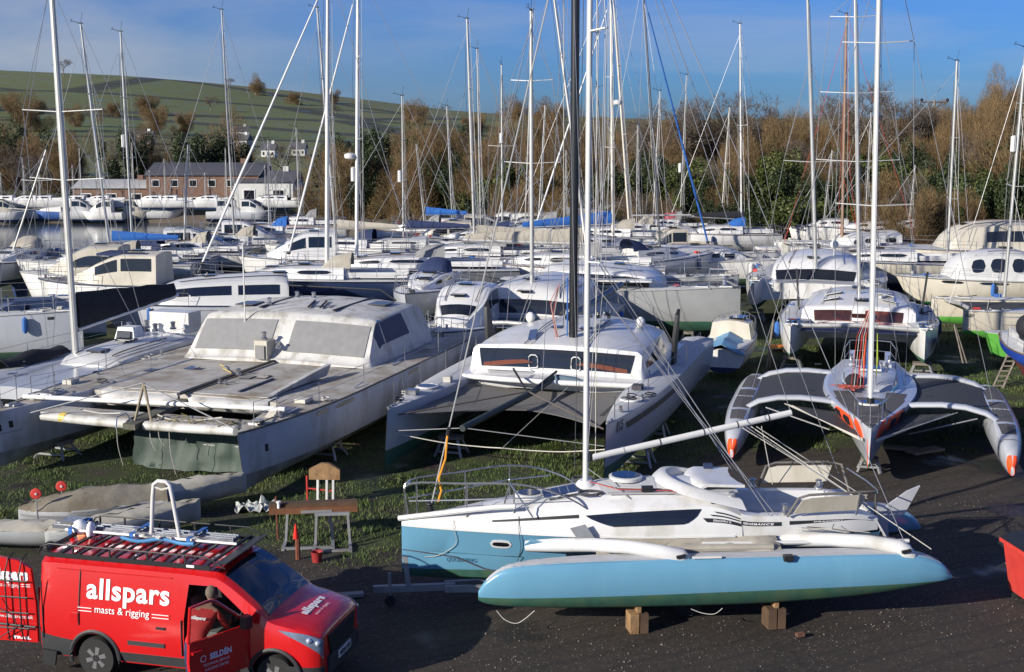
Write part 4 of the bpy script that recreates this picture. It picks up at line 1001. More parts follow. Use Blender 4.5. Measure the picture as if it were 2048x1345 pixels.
bo = MB(); bo.tube([bs, be], .062, white, 12, .85); bo = bo.build('boom', A, smooth=60)
MB().lathe(bs+V((.05,0,0)), [(.05,-.07),(.05,.07)], black, 8).build('gooseneck', bo)
for k in (.15,.33,.55,.72,.88): MB().tube([bs.lerp(be,k), bs.lerp(be,k+.006)], .068, wiredk if k != .15 else alu, 10, .86).build('boom_band', bo)
bp = bs.lerp(be, .74)
for i, (tx, ty, tz) in enumerate(((-4.35,.55,1.72),(-4.3,.75,1.72),(-4.85,1.6,1.38),(-4.35,-.3,1.75),(-2.7,-.9,1.9))):
    MB().tube([bp+V((-.1*i,0,-.05)), (tx,ty,tz)], .0085, rope if i != 1 else wire, 4).build('mainsheet', A, smooth=0)
for i, (tx, ty, tz) in enumerate(((-3.9,1.15,1.60),(-3.3,1.0,1.72),(-4.3,1.35,1.55))):
    MB().tube([(-2.6-.1*i,1.05,1.62+.02*i), V((-3.2,1.2,1.66)), (tx,ty,tz-.04)], .008, wiredk if i else rope, 4).build('line', A, smooth=0)
MB().tube([be, (1.0,0,13.9)], .006, wire, 4).build('topping_lift', A, smooth=0)
for i in range(2):
    xx = 3.45-i*1.15; MB().tube(sm([LA.at(LA.ux(xx), 8., 1)+V((0,.01,0)), LA.at(LA.ux(xx), 6., 1)+V((0,.03,0)), LA.at(LA.ux(xx-.05), 4.4, 1)+V((0,.03,0)), LA.at(LA.ux(xx+.25*(1-i)), 3., 1)+V((0,.03,-.05)), LA.at(LA.ux(xx+.5*(1-i)), 3, 1)+V((0,0.02,-.1))]), .006, rope if not i else wiredk, 4).build('line', A, smooth=0)
MB().tube([LA.at(.02,3,1), LA.at(LA.ux(3.4),3,1)+V((0,.03,-.06)), LA.at(LA.ux(2.9),2.2,1)+V((0,.03,-.02)), (2.2,.55,.66)], .012, wiredk, 5).build('bow_strap', A)
MB().tube(sm([(2.75,1.75,.52),(2.6,1.78,.36),(2.38,1.8,.31),(2.1,1.75,.5)],6), .007, rope, 4).build('line', A, smooth=0)
MB().tube(sm([(-.6,1.75,.46),(-.8,1.78,.39),(-1.0,1.8,.38),(-1.15,1.75,.46)],6), .007, rope, 4).build('line', A, smooth=0)
for s_ in (1,):
    MB().tube([LA.at(LA.ux(.3), 8.9, s_)+V((0,0,.02)), V((1.0,.05,zmst+.3))], .008, wire, 4).build('line', A, smooth=0)

# trailer under it
T = thing('boat_trailer', 'galvanised road trailer under the light blue trimaran hull', 'trailer', rootA, math.pi+PHI)
for s_ in (1,-1):
    MB().bar((3.6,.12*s_,.34),(-3.3,.55*s_,.36),.08,.12,galv).build('chassis_rail', T)
    MB().bar((1.5,.42*s_,.38),(-1.5,.5*s_,.44),.10,.06,galv).build('bunk', T)
    w_ = MB(); w_.lathe((-.7,.86*s_,.29), [(.14,-.09),(.28,-.09),(.29,-.05),(.29,.05),(.28,.09),(.14,.09)], rubber, 20, 'y'); w_ = w_.build('wheel', T)
    MB().lathe((-.7,.86*s_,.29), [(.05,-.05),(.17,-.08),(.17,.08),(.05,.05)], galv, 14, 'y').build('rim', w_)
MB().bar((4.9,0,.32),(3.4,0,.34),.1,.12,galv).build('drawbar', T); MB().tube([(4.6,0,.0),(4.6,0,.62)], .03, galv, 8).build('jockey_leg', T)
MB().bar((4.25,0,.3),(4.32,0,.95),.09,.09,galv).build('winch_post', T); MB().lathe((4.6,0,.10), [(.10,-.05),(.10,.05)], rubber, 12, 'y').build('jockey_wheel', T)
for x_ in (2.4,.2,-2.2): MB().bar((x_,-.55,.36),(x_,.55,.36),.09,.08,galv).build('cross_member', T)
# timber blocks carrying the near float
for (px, py, lb) in ((1274, 1262, 'stacked brown timber blocks under the front half of the near blue float'), (1547, 1252, 'dark timber block with a pale wedge under the rear half of the near blue float')):
    p = at(px, py, 0); t = thing('timber_block', lb, 'timber block', (p.x, p.y, 0), PHI+.1, 'timber blocks under the blue float')
    for k, (dx, wd, mm_) in enumerate(((-.085,.15,wood),(.085,.14,woodd))): MB().box((dx,0,.18), (wd,.34,.36), mm_ if px < 1400 else woodd).build('block', t)
    MB().box((.0,.02,.42), (.07,.30,.10), wood).build('wedge', t)
# ------------------------------------------------------------------ wheelie bin at the right edge
p = at(2088, 1208, 0); B_ = thing('waste_bin', 'red plastic four wheeled waste bin cut off by the right edge of the picture', 'bin', p, .12)
MB().prism([(-.5,-.36),(.5,-.36),(.5,.36),(-.5,.36)], .18, 1.08, redd, [(-.62,-.46),(.62,-.46),(.62,.46),(-.62,.46)]).build('body', B_)
MB().box((0,0,1.10), (1.34,1.02,.07), redd).build('rim', B_)
ld = [[(x, y, 1.15+.14*(1-(x/.66)**2)) for y in (-.5,0,.5)] for x in (-.66,-.4,0,.4,.66)]; MB().grid(ld, black, (0,0,-.05)).build('lid', B_)
for a in (1,-1):
    for b in (1,-1):
        w_ = MB().lathe((.40*a,.28*b,.09), [(.03,-.025),(.09,-.02),(.09,.02),(.03,.025)], rubber, 14, 'y').build('wheel', B_); MB().box((.40*a,.28*b,.17), (.07,.08,.06), galv).build('castor', w_)
mb = MB(); text_plane(mb, 'Bell', (-.54,-.455,.84), (1,0,0), (0,-.1,1), .17, print_w, .006); mb.build('lettering', B_)
mb = MB(); text_plane(mb, 'Fi', (-.44,-.39,.36), (1,0,0), (0,-.1,1), .1, print_w); mb.build('lettering', B_)
# ------------------------------------------------------------------ the red van
VH = R(-14)
VS = .93
rc = at(84, 1302, .35); hx, hy = V((math.cos(VH), math.sin(VH), 0)), V((-math.sin(VH), math.cos(VH), 0))
rootV = V((rc.x, rc.y, 0)) + hx*2.62*VS + hy*.97*VS
VAN = thing('panel_van', 'red panel van with roof rack and white lettering, driver door open, at the front left', 'van', rootV, VH); VAN.scale = (VS,VS,VS*1.03)
def sv(x, b, z2, z3, b4, z4, b5, z5, z6, zb=.30):
    return [(x,0,zb),(x,b*.93,zb),(x,b*.99,.50),(x,b,z2),(x,b*.985,z3),(x,b4,z4),(x,b5,z5),(x,b5*.5,(z5+z6*2)/3+.005),(x,0,z6)]
SV = [sv(2.50,.78,.74,.92,.74,.99,.66,1.02,1.04,.34), sv(2.46,.86,.78,.97,.80,1.03,.72,1.06,1.085,.31), sv(2.28,.95,.82,1.06,.88,1.10,.78,1.13,1.17), sv(1.95,.975,.85,1.10,.92,1.17,.82,1.20,1.24), sv(1.62,.985,.85,1.14,.93,1.24,.84,1.27,1.31),
      sv(1.36,.99,.85,1.15,.90,1.44,.80,1.49,1.53), sv(.78,.99,.85,1.15,.83,1.79,.73,1.86,1.90), sv(.42,.99,.85,1.15,.82,1.86,.72,1.94,1.965), sv(-.5,.99,.85,1.16,.84,1.88,.74,1.96,1.99), sv(-2.4,.99,.85,1.16,.84,1.88,.74,1.96,1.98), sv(-2.60,.97,.85,1.16,.82,1.85,.70,1.92,1.94), sv(-2.64,.95,.85,1.16,.80,1.80,.66,1.86,1.88)]
LV = Loft(SV, 4)
body = MB(); LV.skin(body, 0, 8, redp)
for end in (0, -1):
    r_ = LV.P[end]; pts = [(p.x, p.y, p.z) for p in r_] + [(p.x, -p.y, p.z) for p in r_[-2:0:-1]]; body.add(pts, [tuple(range(len(pts)))], redp)
bo_ = body.build('body', VAN, smooth=0)
dark = mat('dark_van_interior', (.015,.015,.017), .7)
cutters = []
for xw in (1.72, -1.58):
    for s_ in (1,-1): q = MB(); q.lathe((xw, s_*.95, .35), [(.42,-.32),(.42,.2)], dark, 28, 'y'); cutters.append(q)
q = MB(); q.box((.52,0,.985), (1.45,1.5,.93), dark); cutters.append(q)
q = MB(); q.slab([(1.30,-.60,.54),(.10,-.60,.54),(.10,-.60,1.15),(.16,-.60,1.72),(.66,-.60,1.72),(1.24,-.60,1.30)], (0,-.6,0), dark); cutters.append(q)
bm = bmesh.new(); bm.from_mesh(bo_.data); bmesh.ops.remove_doubles(bm, verts=bm.verts, dist=.002); bmesh.ops.holes_fill(bm, edges=[e_ for e_ in bm.edges if e_.is_boundary]); bmesh.ops.recalc_face_normals(bm, faces=bm.faces); bm.to_mesh(bo_.data); bm.free()
bo_.data.materials.append(dark)
for q in cutters:
    co_ = q.build('cutter', VAN, smooth=0)
    md = bo_.modifiers.new('b', 'BOOLEAN'); md.object = co_; md.operation = 'DIFFERENCE'; md.solver = 'EXACT'; md.material_mode = 'TRANSFER'
    dg = bpy.context.evaluated_depsgraph_get(); nm = bpy.data.meshes.new_from_object(bo_.evaluated_get(dg)); n0 = len(bo_.data.polygons)
    bo_.modifiers.clear(); bo_.data = nm; bpy.data.objects.remove(co_)
nm.polygons.foreach_set('use_smooth', [True]*len(nm.polygons)); nm.set_sharp_from_angle(angle=R(28))
clad = mat('grey_black_cladding', (.035,.037,.04), .6, .1, 8, bump=.1, bscale=200)
# glass
mb = MB(); LV.patch(mb, LV.ux(1.58,8), LV.ux(.74,8), 6.05, 8, glass, 1, .012, nu=10, nv=6); LV.patch(mb, LV.ux(1.58,8), LV.ux(.74,8), 6.05, 8, glass, -1, .012, nu=10, nv=6); mb.build('windscreen', VAN, smooth=60)
mb = MB(); LV.patch(mb, LV.ux(1.24), LV.ux(.18), 0, 0, glass, 1, .01, top=lambda a: 4.25+.62*min(1,a*1.7), bot=lambda a: 4.12); mb.build('side_window', VAN)
# grille, bumper, lights, plate
mb = MB(); LV.patch(mb, 0, LV.ux(1.9), 1.0, 2.15, clad, 1, .014, nu=10); LV.patch(mb, 0, LV.ux(1.9), 1.0, 2.15, clad, -1, .014, nu=10); mb.box((2.52,0,.50), (.05,1.25,.3), clad); mb.build('bumper', VAN)
gr = MB().slab([(2.505,-.60,.98),(2.505,.60,.98),(2.51,.50,.62),(2.51,-.50,.62)], (.02,0,0), black).build('grille', VAN)
for k in range(6): MB().bar((2.535,-.50,.66+.055*k), (2.535,.50,.66+.055*k), .012, .012, black).build('grille_bar', gr)
for s_ in (1,-1):
    mb = MB(); LV.patch(mb, .04, .31, 0, 0, mat('headlight_lens', (.16,.20,.28), .05, .3, 8, coat=1, spec=.9), s_, .02, nu=10, top=lambda a: 4.55-.35*a, bot=lambda a: 2.7+1.35*a); q = mb.build('headlight', VAN, smooth=60)
    for u_ in (.11,.17): MB().ball(LV.at(u_, 3.75, s_)+LV.nrm(u_,4.2,s_)*.01, .05, mat('lamp_reflector', (.7,.75,.85), .15, metal=.6), 10, 6).build('lamp', q)
    mb = MB(); LV.patch(mb, .004, .02, 1.3, 1.8, black, s_, .02); mb.build('fog_lamp', VAN)
pl = MB(); pl.box((2.56,0,.54), (.02,.54,.13), mat('white_number_plate', (.75,.75,.70), .4)); pl = pl.build('number_plate', VAN)
mb = MB(); text_plane(mb, 'WF24 UEK', (2.574,-.245,.505), (0,1,0), (0,0,1), .105, print_k, .004, width=.49); mb.build('lettering', pl)
# bonnet seam + lettering
mb = MB(); text_loft(mb, LV, 'allspars', .0, 0, .1, .1, print_w) if False else None
def bonnet_text(s, y0, x, size, wdt, name='lettering', bold=.0):
    vs, fs = text_geo(s, size, bold); x0 = min(v.x for v in vs); W = max(v.x for v in vs)-x0; k = wdt/W
    def z(x_, y_):
        u = LV.ux(x_, 6); best = None
        pr = [LV.at(u, j) for j in (5,6,7,8)]; ys = [p.y for p in pr][::-1]; zs = [p.z for p in pr][::-1]
        return float(np.interp(abs(y_), ys, zs))
    P = []
    for v in vs:
        y_ = y0+(v.x-x0)*k; x_ = x-v.y*-1*-1; P.append((x_, y_, z(x_, y_)+.014))
    m_ = MB(); m_.add(P, fs, print_w); m_.build(name, VAN, smooth=0)
lav = print_w
bonnet_text('allspars', -.42, 2.06, .20, .84, bold=.010); bonnet_text('masts & rigging', -.30, 2.20, .07, .55)
# side lettering
def side_text(s, x0, z, size, wdt, bold=0., par=None, side=-1):
    vs, fs = text_geo(s, size, bold); m0 = min(v.x for v in vs); W = max(v.x for v in vs)-m0; k = wdt/W
    jz = [(j, LV.at(.75, j).z, LV.at(.75, j).y) for j in (2,3,4,5)]
    P = [(x0+(v.x-m0)*k, -(float(np.interp(z+v.y, [q[1] for q in jz], [q[2] for q in jz]))+.013), z+v.y) for v in vs]
    m_ = MB(); m_.add(P, fs, print_w); return m_.build('lettering', par or VAN, smooth=0)
side_text('allspars', -1.72, 1.37, .46, 1.55, .012); side_text('masts & rigging', -1.55, 1.14, .17, 1.02, .0)
mb = MB()
for x0, x1 in ((-1.86,-1.60),(-.47,-.16)):
    for dz in (0,.055): mb.bar((x0,-1.0,1.155+dz),(x1,-1.0,1.155+dz),.006,.012,print_w)
mb.build('lettering_rule', VAN)
# cladding, arches, wheels, sill moulding
for s_ in (1,-1):
    mb = MB(); LV.patch(mb, LV.ux(1.34), LV.ux(-1.14), 1.15, 2.0, clad, s_, .012, nu=12, nv=1); LV.patch(mb, LV.ux(-2.02), LV.ux(-2.60), 0, 0, clad, s_, .012, nu=6, nv=2, bot=lambda a: 1.1, top=lambda a: 2.35+.3*a); mb.build('sill_cladding', VAN)
    mb = MB(); LV.patch(mb, LV.ux(-.25), LV.ux(-.95), 2.42, 2.62, clad, s_, .02, nu=6, nv=1); mb.build('side_moulding', VAN)
    for xw in (1.72,-1.58):
        m_ = MB(); pts = [V((xw+.46*math.cos(a), s_*.985, .35+.46*math.sin(a))) for a in [math.pi*k/14 for k in range(-1,16)]]; m_.tube(pts, .035, clad, 6); m_.build('wheel_arch', VAN)
        w_ = MB(); w_.lathe((xw, s_*.86, .34), [(.2,-.11),(.33,-.11),(.345,-.07),(.345,.07),(.33,.11),(.2,.11)], rubber, 28, 'y'); w_ = w_.build('wheel', VAN)
        rm = MB(); yy = s_*.955; am = mat('grey_alloy', (.10,.10,.105), .4, metal=.5)
        rm.lathe((xw, s_*.86, .34), [(.03,-.02),(.19,-.05),(.205,-.10),(.205,.10),(.19,.05),(.03,.02)], am, 20, 'y')
        for k in range(6):
            a = k*math.pi/3+.3; d = V((math.cos(a),0,math.sin(a))); n_ = V((-math.sin(a),0,math.cos(a)))
            c = V((xw, yy, .34)); rm.slab([c+d*.05+n_*.028, c+d*.19+n_*.04, c+d*.19-n_*.04, c+d*.05-n_*.028], (0,.02*s_,0), mat('bright_alloy', (.33,.33,.34), .3, metal=.6))
        rm.lathe((xw, yy+.01*s_, .34), [(.02,-.02),(.06,-.02),(.06,.02),(.02,.02)], black, 12, 'y'); rm.build('rim', w_)
MB().bar((.06,-.995,1.15),(.06,-1.0,.55),.02,.015,black).build('door_seal', VAN)
MB().bar((-2.55,-.985,1.6),(-2.55,-1.0,.62),.02,.012,black).build('panel_gap', VAN)
MB().bar((-.15,-.865,1.80),(-2.3,-.868,1.80),.015,.015,redp).build('door_runner', VAN)
for s_ in (1,-1):
    MB().box((-2.645,.86*s_,1.25), (.03,.12,.42), mat('red_lamp_lens', (.5,.01,.01), .15, coat=.8)).build('tail_lamp', VAN)
MB().box((-1.95,-1.0,1.02), (.16,.012,.16), redp).build('fuel_flap', VAN); MB().box((-.32,-1.0,.98), (.16,.03,.035), black).build('sliding_door_handle', VAN)
MB().bar((-1.86,-.997,1.19),(-1.86,-1.0,.9),.012,.010,black).build('panel_gap', VAN); MB().bar((-1.86,-.985,1.21),(-1.86,-.86,1.82),.012,.010,black).build('panel_gap', VAN)
MB().slab([(-2.35,-1.02,.15),(-2.55,-1.02,.15),(-2.58,-1.02,.42),(-2.30,-1.02,.40)], (0,.04,0), black).build('mud_flap', VAN)
# seats and dashboard seen through the open door
for y_ in (-.45,.35):
    q = MB(); q.box((.30,y_,.80), (.5,.48,.16), canvy); q.box((.03,y_,1.18), (.16,.46,.72), canvy); q.build('seat', VAN)
MB().tube([V((.82,-.42,1.15))+V((.09*math.sin(a)*.5,.19*math.cos(a),.19*math.sin(a))) for a in [k*math.pi/8 for k in range(17)]], .018, black, 6).build('steering_wheel', VAN)
MB().box((1.15,0,1.02), (.3,1.5,.28), dark).build('dashboard', VAN)
# the open driver's door, swung out towards us
D = math.radians(-62)                                     # hinge at the front edge
hg = V((1.30,-.985,0))
def dp(u, z, w_=0): return hg + V((-math.cos(D)*u+ math.sin(D)*w_*-1, math.sin(D)*u - math.cos(D)*w_*1*.0, z)) 
dd = V((-math.cos(D), math.sin(D), 0)); dn = V((dd.y, -dd.x, 0))   # along the door, outward normal
if dn.y > 0: pass
def dq(u, z, o=0.): return hg + dd*u + V((0,0,z)) + dn*o
outline_low = [(0,.50),(1.14,.50),(1.18,.9),(1.16,1.20),(0,1.20)]
dr = MB(); dr.slab([dq(u,z) for u,z in outline_low], dn*.07, redp)
fr = [(0,1.20),(.16,1.36),(.62,1.74),(.72,1.78),(1.10,1.76),(1.16,1.20)]
dr.tube([dq(u,z,.035) for u,z in fr], .028, redp, 6); DR = dr.build('driver_door', VAN, smooth=30)
q = MB(); q.slab([dq(u,z,.03) for u,z in [(.05,1.21),(.18,1.34),(.63,1.71),(.72,1.75),(1.08,1.73),(1.13,1.21)]], dn*.006, mat('clear_door_glass', (.6,.65,.65), .02, .05, 2, trans=1., spec=.5)); q.build('door_glass', DR)
MB().tube([dq(u,z,.045) for u,z in fr], .014, black, 5).build('window_seal', DR)
# which face shows: the outside of the door has dn pointing away from the van
out = .078 if dn.dot(V((.3,-1,0))) > 0 else -.012
tu, sgn = (dd*-1 if out > 0 else dd*-1), 1
def door_text(s, u, z, size, wdt, bold=0.):
    m_ = MB(); text_plane(m_, s, dq(u, z, out), -dd, (0,0,1), size, mat('lilac_white_lettering', (.75,.72,.80), .4), bold, width=wdt, depth=.003); m_.build('lettering', DR)
door_text('SELD\u00c9N', .80, .86, .13, .42, .006); door_text('TECHNICAL SERVICE', .93, .77, .06, .50); door_text('& RIGGING CENTRE', .90, .69, .06, .45)
m_ = MB(); m_.tube([dq(.92+.05*math.cos(a), .90+.05*math.sin(a), out+.004) for a in [k*math.pi/7 for k in range(15)]], .006, print_w, 4); m_.build('logo_ring', DR)
MB().box(dq(1.05,1.05,out+.02 if out > 0 else out-.02), (.05,.18,.04), redp, Matrix.Rotation(math.atan2(dd.y,dd.x)+math.pi/2,3,'Z')).build('door_handle', DR)
MB().slab([dq(u,z,-.02) for u,z in [(.06,1.20),(.06,1.40),(.20,1.40),(.21,1.20)]], dn*-.14, black).build('door_mirror', DR)
# rear door swung open, lettered, with a black ladder on it
RD = []; h2 = V((-2.64,-.94,0)); rd_ = V((-math.cos(R(4)), -math.sin(R(4)), 0)); rn = V((rd_.y, -rd_.x, 0)); rn = rn if rn.y < 0 else -rn
def rq(u, z, o=0.): return h2 + rd_*(u+.03) + V((0,0,z)) + rn*o
r1_ = MB(); r1_.slab([rq(0,.52), rq(.88,.52), rq(.88,1.95), rq(.75,1.99), rq(.30,1.93), rq(.06,1.80), rq(0,1.2)], rn*.06, redp); RDo = r1_.build('rear_door', VAN)
def rear_text(s, u, z, size, wdt, bold=0.):
    m_ = MB(); text_plane(m_, s, rq(u, z, .066), -rd_, (0,0,1), size, print_w, bold, width=wdt, depth=.004); m_.build('lettering', RDo)
rear_text('allspars', .83, 1.60, .26, .72, .014); rear_text('masts & rigging', .78, 1.47, .09, .50); rear_text('www.allspars.co.uk', .80, .93, .085, .74); rear_text('TRAIL', .46, .57, .06, .34, .004)
m_ = MB(); [m_.bar(rq(.25,1.485+d_,.068), rq(.08,1.485+d_,.068), .004, .01, print_w) for d_ in (0,.035)]; m_.build('lettering_rule', RDo)
lad = MB()
for u_ in (.24,.50): lad.tube([rq(u_,.55,.10), rq(u_+.06*0,.75,.14), rq(u_,1.7,.14), rq(u_-.04,1.95,.08), rq(u_-.06,2.02,-.06)], .014, black, 6)
for z_ in (.78,1.05,1.32,1.6): lad.tube([rq(.10,z_,.14), rq(.66,z_,.14)], .013, black, 6)
lad.tube([rq(.0,.80,.1), rq(.86,.84,.12)], .022, black, 6)
lad.tube([rq(.66,.6,.16), rq(.30,.82,.17), rq(.36,1.0,.17), rq(.60,1.12,.17), rq(.72,1.3,.17)], .010, wiredk, 5); lad.build('ladder', RDo)
MB().ball((-2.8,-.3,1.92), .13, black, 12, 8).build('rear_lamp_cover', VAN)
# roof rack
rk = mat('black_rack_steel', (.02,.02,.022), .45, metal=.2)
for s_ in (1,-1):
    MB().bar((.55,.84*s_,2.02),(-2.62,.84*s_,2.02),.03,.07,rk).build('rack_side', VAN)
    pts = [(.82,.84*s_,2.03),(.62,.84*s_,2.14),(.45,.84*s_,2.20),(-2.45,.84*s_,2.20),(-2.60,.84*s_,2.15),(-2.66,.84*s_,2.04)]
    MB().tube(pts, .014, rk, 6).build('rack_rail', VAN)
    for x_ in (.1,-.6,-1.3,-2.0,-2.5): MB().bar((x_,.84*s_,2.02),(x_,.84*s_,2.20),.02,.03,rk).build('rack_post', VAN)
for k in range(10): MB().bar((.48-k*.34,-.84,2.05),(.48-k*.34,.84,2.05),.05,.03,rk).build('rack_bar', VAN)
MB().slab([(.56,-.82,2.02),(.56,.82,2.02),(.84,.80,2.10),(.84,-.80,2.10)], (0,0,.02), rk).build('wind_deflector', VAN)
MB().tube([(-2.55,-.82,2.08),(-2.55,.82,2.08)], .03, rk, 8).build('rack_roller', VAN)
MB().box((.20,-.86,2.03), (.14,.012,.04), print_w).build('rack_badge', VAN)
def vw(x, y, z): return rootV + hx*x*VS + hy*y*VS + V((0,0,z*VS*1.03))
# the things lashed on the rack
sp_ = thing('mast_section', 'wide grey aluminium mast section lashed along the van roof rack', 'mast section', vw(-1.35,.42,2.09), VH)
m_ = MB(); m_.box((0,0,.03), (3.3,.26,.06), mat('dull_blue_aluminium', (.20,.22,.26), .35, metal=.5)); m_.build('extrusion', sp_)
for y_ in (-.09,.0,.09): MB().box((0,y_,.066), (3.28,.02,.012), mat('darker_aluminium', (.28,.29,.31), .4, metal=.5)).build('groove', sp_)
MB().box((-1.35,.05,.10), (.34,.30,.05), steel).build('mast_fitting', sp_)
tb = thing('spar_tube', 'thin white tube lying beside the mast section on the van rack', 'tube', vw(-1.15,.14,2.10), VH); MB().tube([(-1.5,0,.03),(1.6,-.02,.03)], .022, white, 8).build('tube', tb)
for k, x_ in enumerate((-1.25,-.05,1.05)):
    st_ = thing('ratchet_strap', ('blue ratchet strap round the rear end of the mast section on the van', 'blue ratchet strap round the middle of the mast section on the van', 'blue ratchet strap round the front end of the mast section on the van')[k], 'strap', vw(-1.35+x_,.36,2.07), VH, 'blue straps on the van rack')
    q = MB(); q.box((0,0,.115), (.07,.62,.012), ropeb); q.box((0,-.31,.05), (.07,.012,.14), ropeb); q.box((0,.31,.05), (.07,.012,.14), ropeb); q.build('webbing', st_); MB().box((0,-.15,.14), (.10,.10,.06), steel).build('ratchet', st_)
rr_ = thing('coiled_strap_webbing', 'loose blue webbing and rope lying across the van rack bars', 'webbing', vw(-1.0,.02,2.09), VH)
q = MB(); q.tube([(x, .05*math.sin(x*5)-.04, .03+.02*math.sin(x*9)) for x in [k*.1-.5 for k in range(14)]], .03, mat('light_blue_webbing', (.08,.28,.55), .8), 6); q.build('webbing', rr_)
q = MB(); q.tube([(.05*k-.2+.03*math.sin(k*2), .06*math.cos(k*1.3), .07+.02*math.sin(k)) for k in range(12)], .018, rope, 5); q.build('rope_tail', rr_)
cl_ = thing('white_cloth', 'white cloth wrapped round the rear ends of the spars on the van rack', 'cloth', vw(-2.55,.25,2.05), VH)
q = MB(); q.ball((0,0,.10), .13, print_w, 12, 8, (1,1.1,1)); q.ball((.26,-.08,.08), .11, print_w, 12, 8, (.6,1,1.5)); q.build('cloth', cl_, smooth=80)
rf_ = thing('red_marker_post', 'red tube and orange board hanging from the tail of the van rack load', 'marker', vw(-2.75,.3,1.70), VH)
MB().tube([(0,0,0),(0,0,.36)], .035, redp, 8).build('tube', rf_); MB().box((.22,.05,.22), (.30,.03,.28), mat('pale_orange_board', (.75,.35,.16), .6)).build('board', rf_)
# white A frame standing on the rack
af = thing('spreader_frame', 'white A shaped tube frame standing upright on the van roof rack', 'frame', vw(-.92,.30,2.13), VH)
q = MB(); q.tube([(-.22,0,0),(-.17,0,.62),(-.14,0,.84),(-.06,0,.90),(.08,0,.90),(.15,0,.84),(.19,0,.62),(.30,0,-.10)], .035, white, 8); q.build('frame_tube', af, smooth=60)
MB().tube([(-.14,0,.80),(.0,0,.76),(.14,0,.80)], .02, rope, 6).build('lashing', af)

# ------------------------------------------------------------------ the man in the doorway of the van
def person(label, loc, rz, shirt, trousers, skin_pose, name='person'):
    t = thing(name, label, 'person', loc, rz)
    me = bpy.data.meshes.new('body'); J = skin_pose; idx = {k:i for i,k in enumerate(J)}
    bones = [('pelvis','waist'),('waist','chest'),('chest','neck'),('neck','head0'),('chest','shL'),('shL','elL'),('elL','wrL'),('chest','shR'),('shR','elR'),('elR','wrR'),('pelvis','hipL'),('hipL','knL'),('knL','anL'),('anL','toL'),('pelvis','hipR'),('hipR','knR'),('knR','anR'),('anR','toR')]
    me.from_pydata([J[k][0] for k in J], [(idx[a],idx[b]) for a,b in bones], []); o = bpy.data.objects.new('body', me); C.objects.link(o)
    md = o.modifiers.new('s','SKIN'); sv_ = me.skin_vertices[0].data
    for k, i in idx.items(): sv_[i].radius = (J[k][1], J[k][1]*.9 if len(J[k]) < 3 else J[k][2])
    sv_[idx['pelvis']].use_root = True
    o.modifiers.new('d','SUBSURF').levels = 2
    dg_ = bpy.context.evaluated_depsgraph_get(); n_ = bpy.data.meshes.new_from_object(o.evaluated_get(dg_)); o.modifiers.clear(); o.data = n_
    for m in (shirt, trousers, SKINM, rubber): n_.materials.append(m)
    wr = [J['wrL'][0], J['wrR'][0]]; 
    for p in n_.polygons:
        c = p.center; p.use_smooth = True; k = 0
        if c.z < J['pelvis'][0][2]+.03: k = 1
        if c.z < .09: k = 3
        if c.z > J['neck'][0][2]-.01: k = 2
        if min((V(c)-V(q)).length for q in wr) < .07: k = 2
        p.material_index = k
    o.parent = t; return t, o
SKINM = mat('skin', (.42,.22,.15), .5, .08, 8)
shirtm = mat('red_jacket', (.55,.03,.03), .8, .12, 8, bump=.3, bscale=14)
PJ = {'pelvis':((0,0,.90),.15,.12),'waist':((.12,0,1.05),.15,.12),'chest':((.33,0,1.24),.185,.13),'neck':((.47,0,1.36),.06),'head0':((.53,0,1.42),.05),
      'shL':((.37,.19,1.30),.078),'elL':((.50,.27,1.08),.052),'wrL':((.72,.20,1.08),.033),'shR':((.37,-.19,1.30),.078),'elR':((.46,-.29,1.05),.052),'wrR':((.68,-.20,1.04),.033),
      'hipL':((0,.10,.86),.10),'knL':((.04,.11,.48),.068),'anL':((0,.11,.09),.045),'toL':((.17,.12,.04),.04),'hipR':((0,-.10,.86),.10),'knR':((.02,-.11,.48),.068),'anR':((-.05,-.12,.09),.045),'toR':((.12,-.13,.04),.04)}
pm, pb = person('man in a red lettered jacket leaning into the open driver doorway of the van', vw(.52,-1.42,0), VH+R(86), shirtm, canvnv, PJ)
HX, HZ = .425, -.145
h_ = MB(); h_.ball((.14,0,1.66), .105, SKINM, 16, 12, (1.0,.78,1.22)); h_.ball((.235,0,1.635), .022, SKINM, 8, 6, (1.3,.8,1.2))
for s_ in (1,-1): h_.ball((.12,.083*s_,1.64), .028, SKINM, 8, 6, (.7,.35,1.1)); h_.ball((.225,.034*s_,1.665), .012, print_k, 6, 5)
h_.ball((.222,0,1.595), .02, mat('lips', (.35,.12,.10), .5), 6, 5, (.5,1.3,.4)); h_.v = [(x+HX, y, z+HZ) for x,y,z in h_.v]; h_.build('head', pm, smooth=80)
hr = MB(); hr.ball((.115,0,1.70), .108, mat('grey_brown_hair', (.16,.13,.10), .9, .3, 30, bump=.5, bscale=60), 16, 10, (1.02,.84,1.05)); hr.v = [(x+HX, y, z+HZ) for x,y,z in hr.v]; hr.build('hair', pm, smooth=80)
for s_, wn in ((1,'wrL'),(-1,'wrR')):
    w0 = V(PJ[wn][0]); q = MB(); q.ball(w0+V((.06,0,-.01)), .042, SKINM, 10, 8, (1.2,.55,.9))
    for k in range(4): q.tube([w0+V((.08,.012*(k-1.5)*1.0,.022-.014*k)), w0+V((.125+.006*(k in (1,2)),.010*(k-1.5)-.012*s_,.018-.016*k)), w0+V((.145,.008*(k-1.5)-.035*s_,.008-.016*k))], [.010,.009,.007], SKINM, 6)
    q.tube([w0+V((.04,0,.03)), w0+V((.075,-.02*s_,.055)), w0+V((.10,-.035*s_,.05))], [.012,.010,.008], SKINM, 6); q.build('hand', pm, smooth=80)
m_ = MB(); text_plane(m_, 'allspars', (.12,.13,1.265), (0,-1,0), (.62,0,.55), .075, print_w, .004, width=.26); m_.build('jacket_lettering', pm)
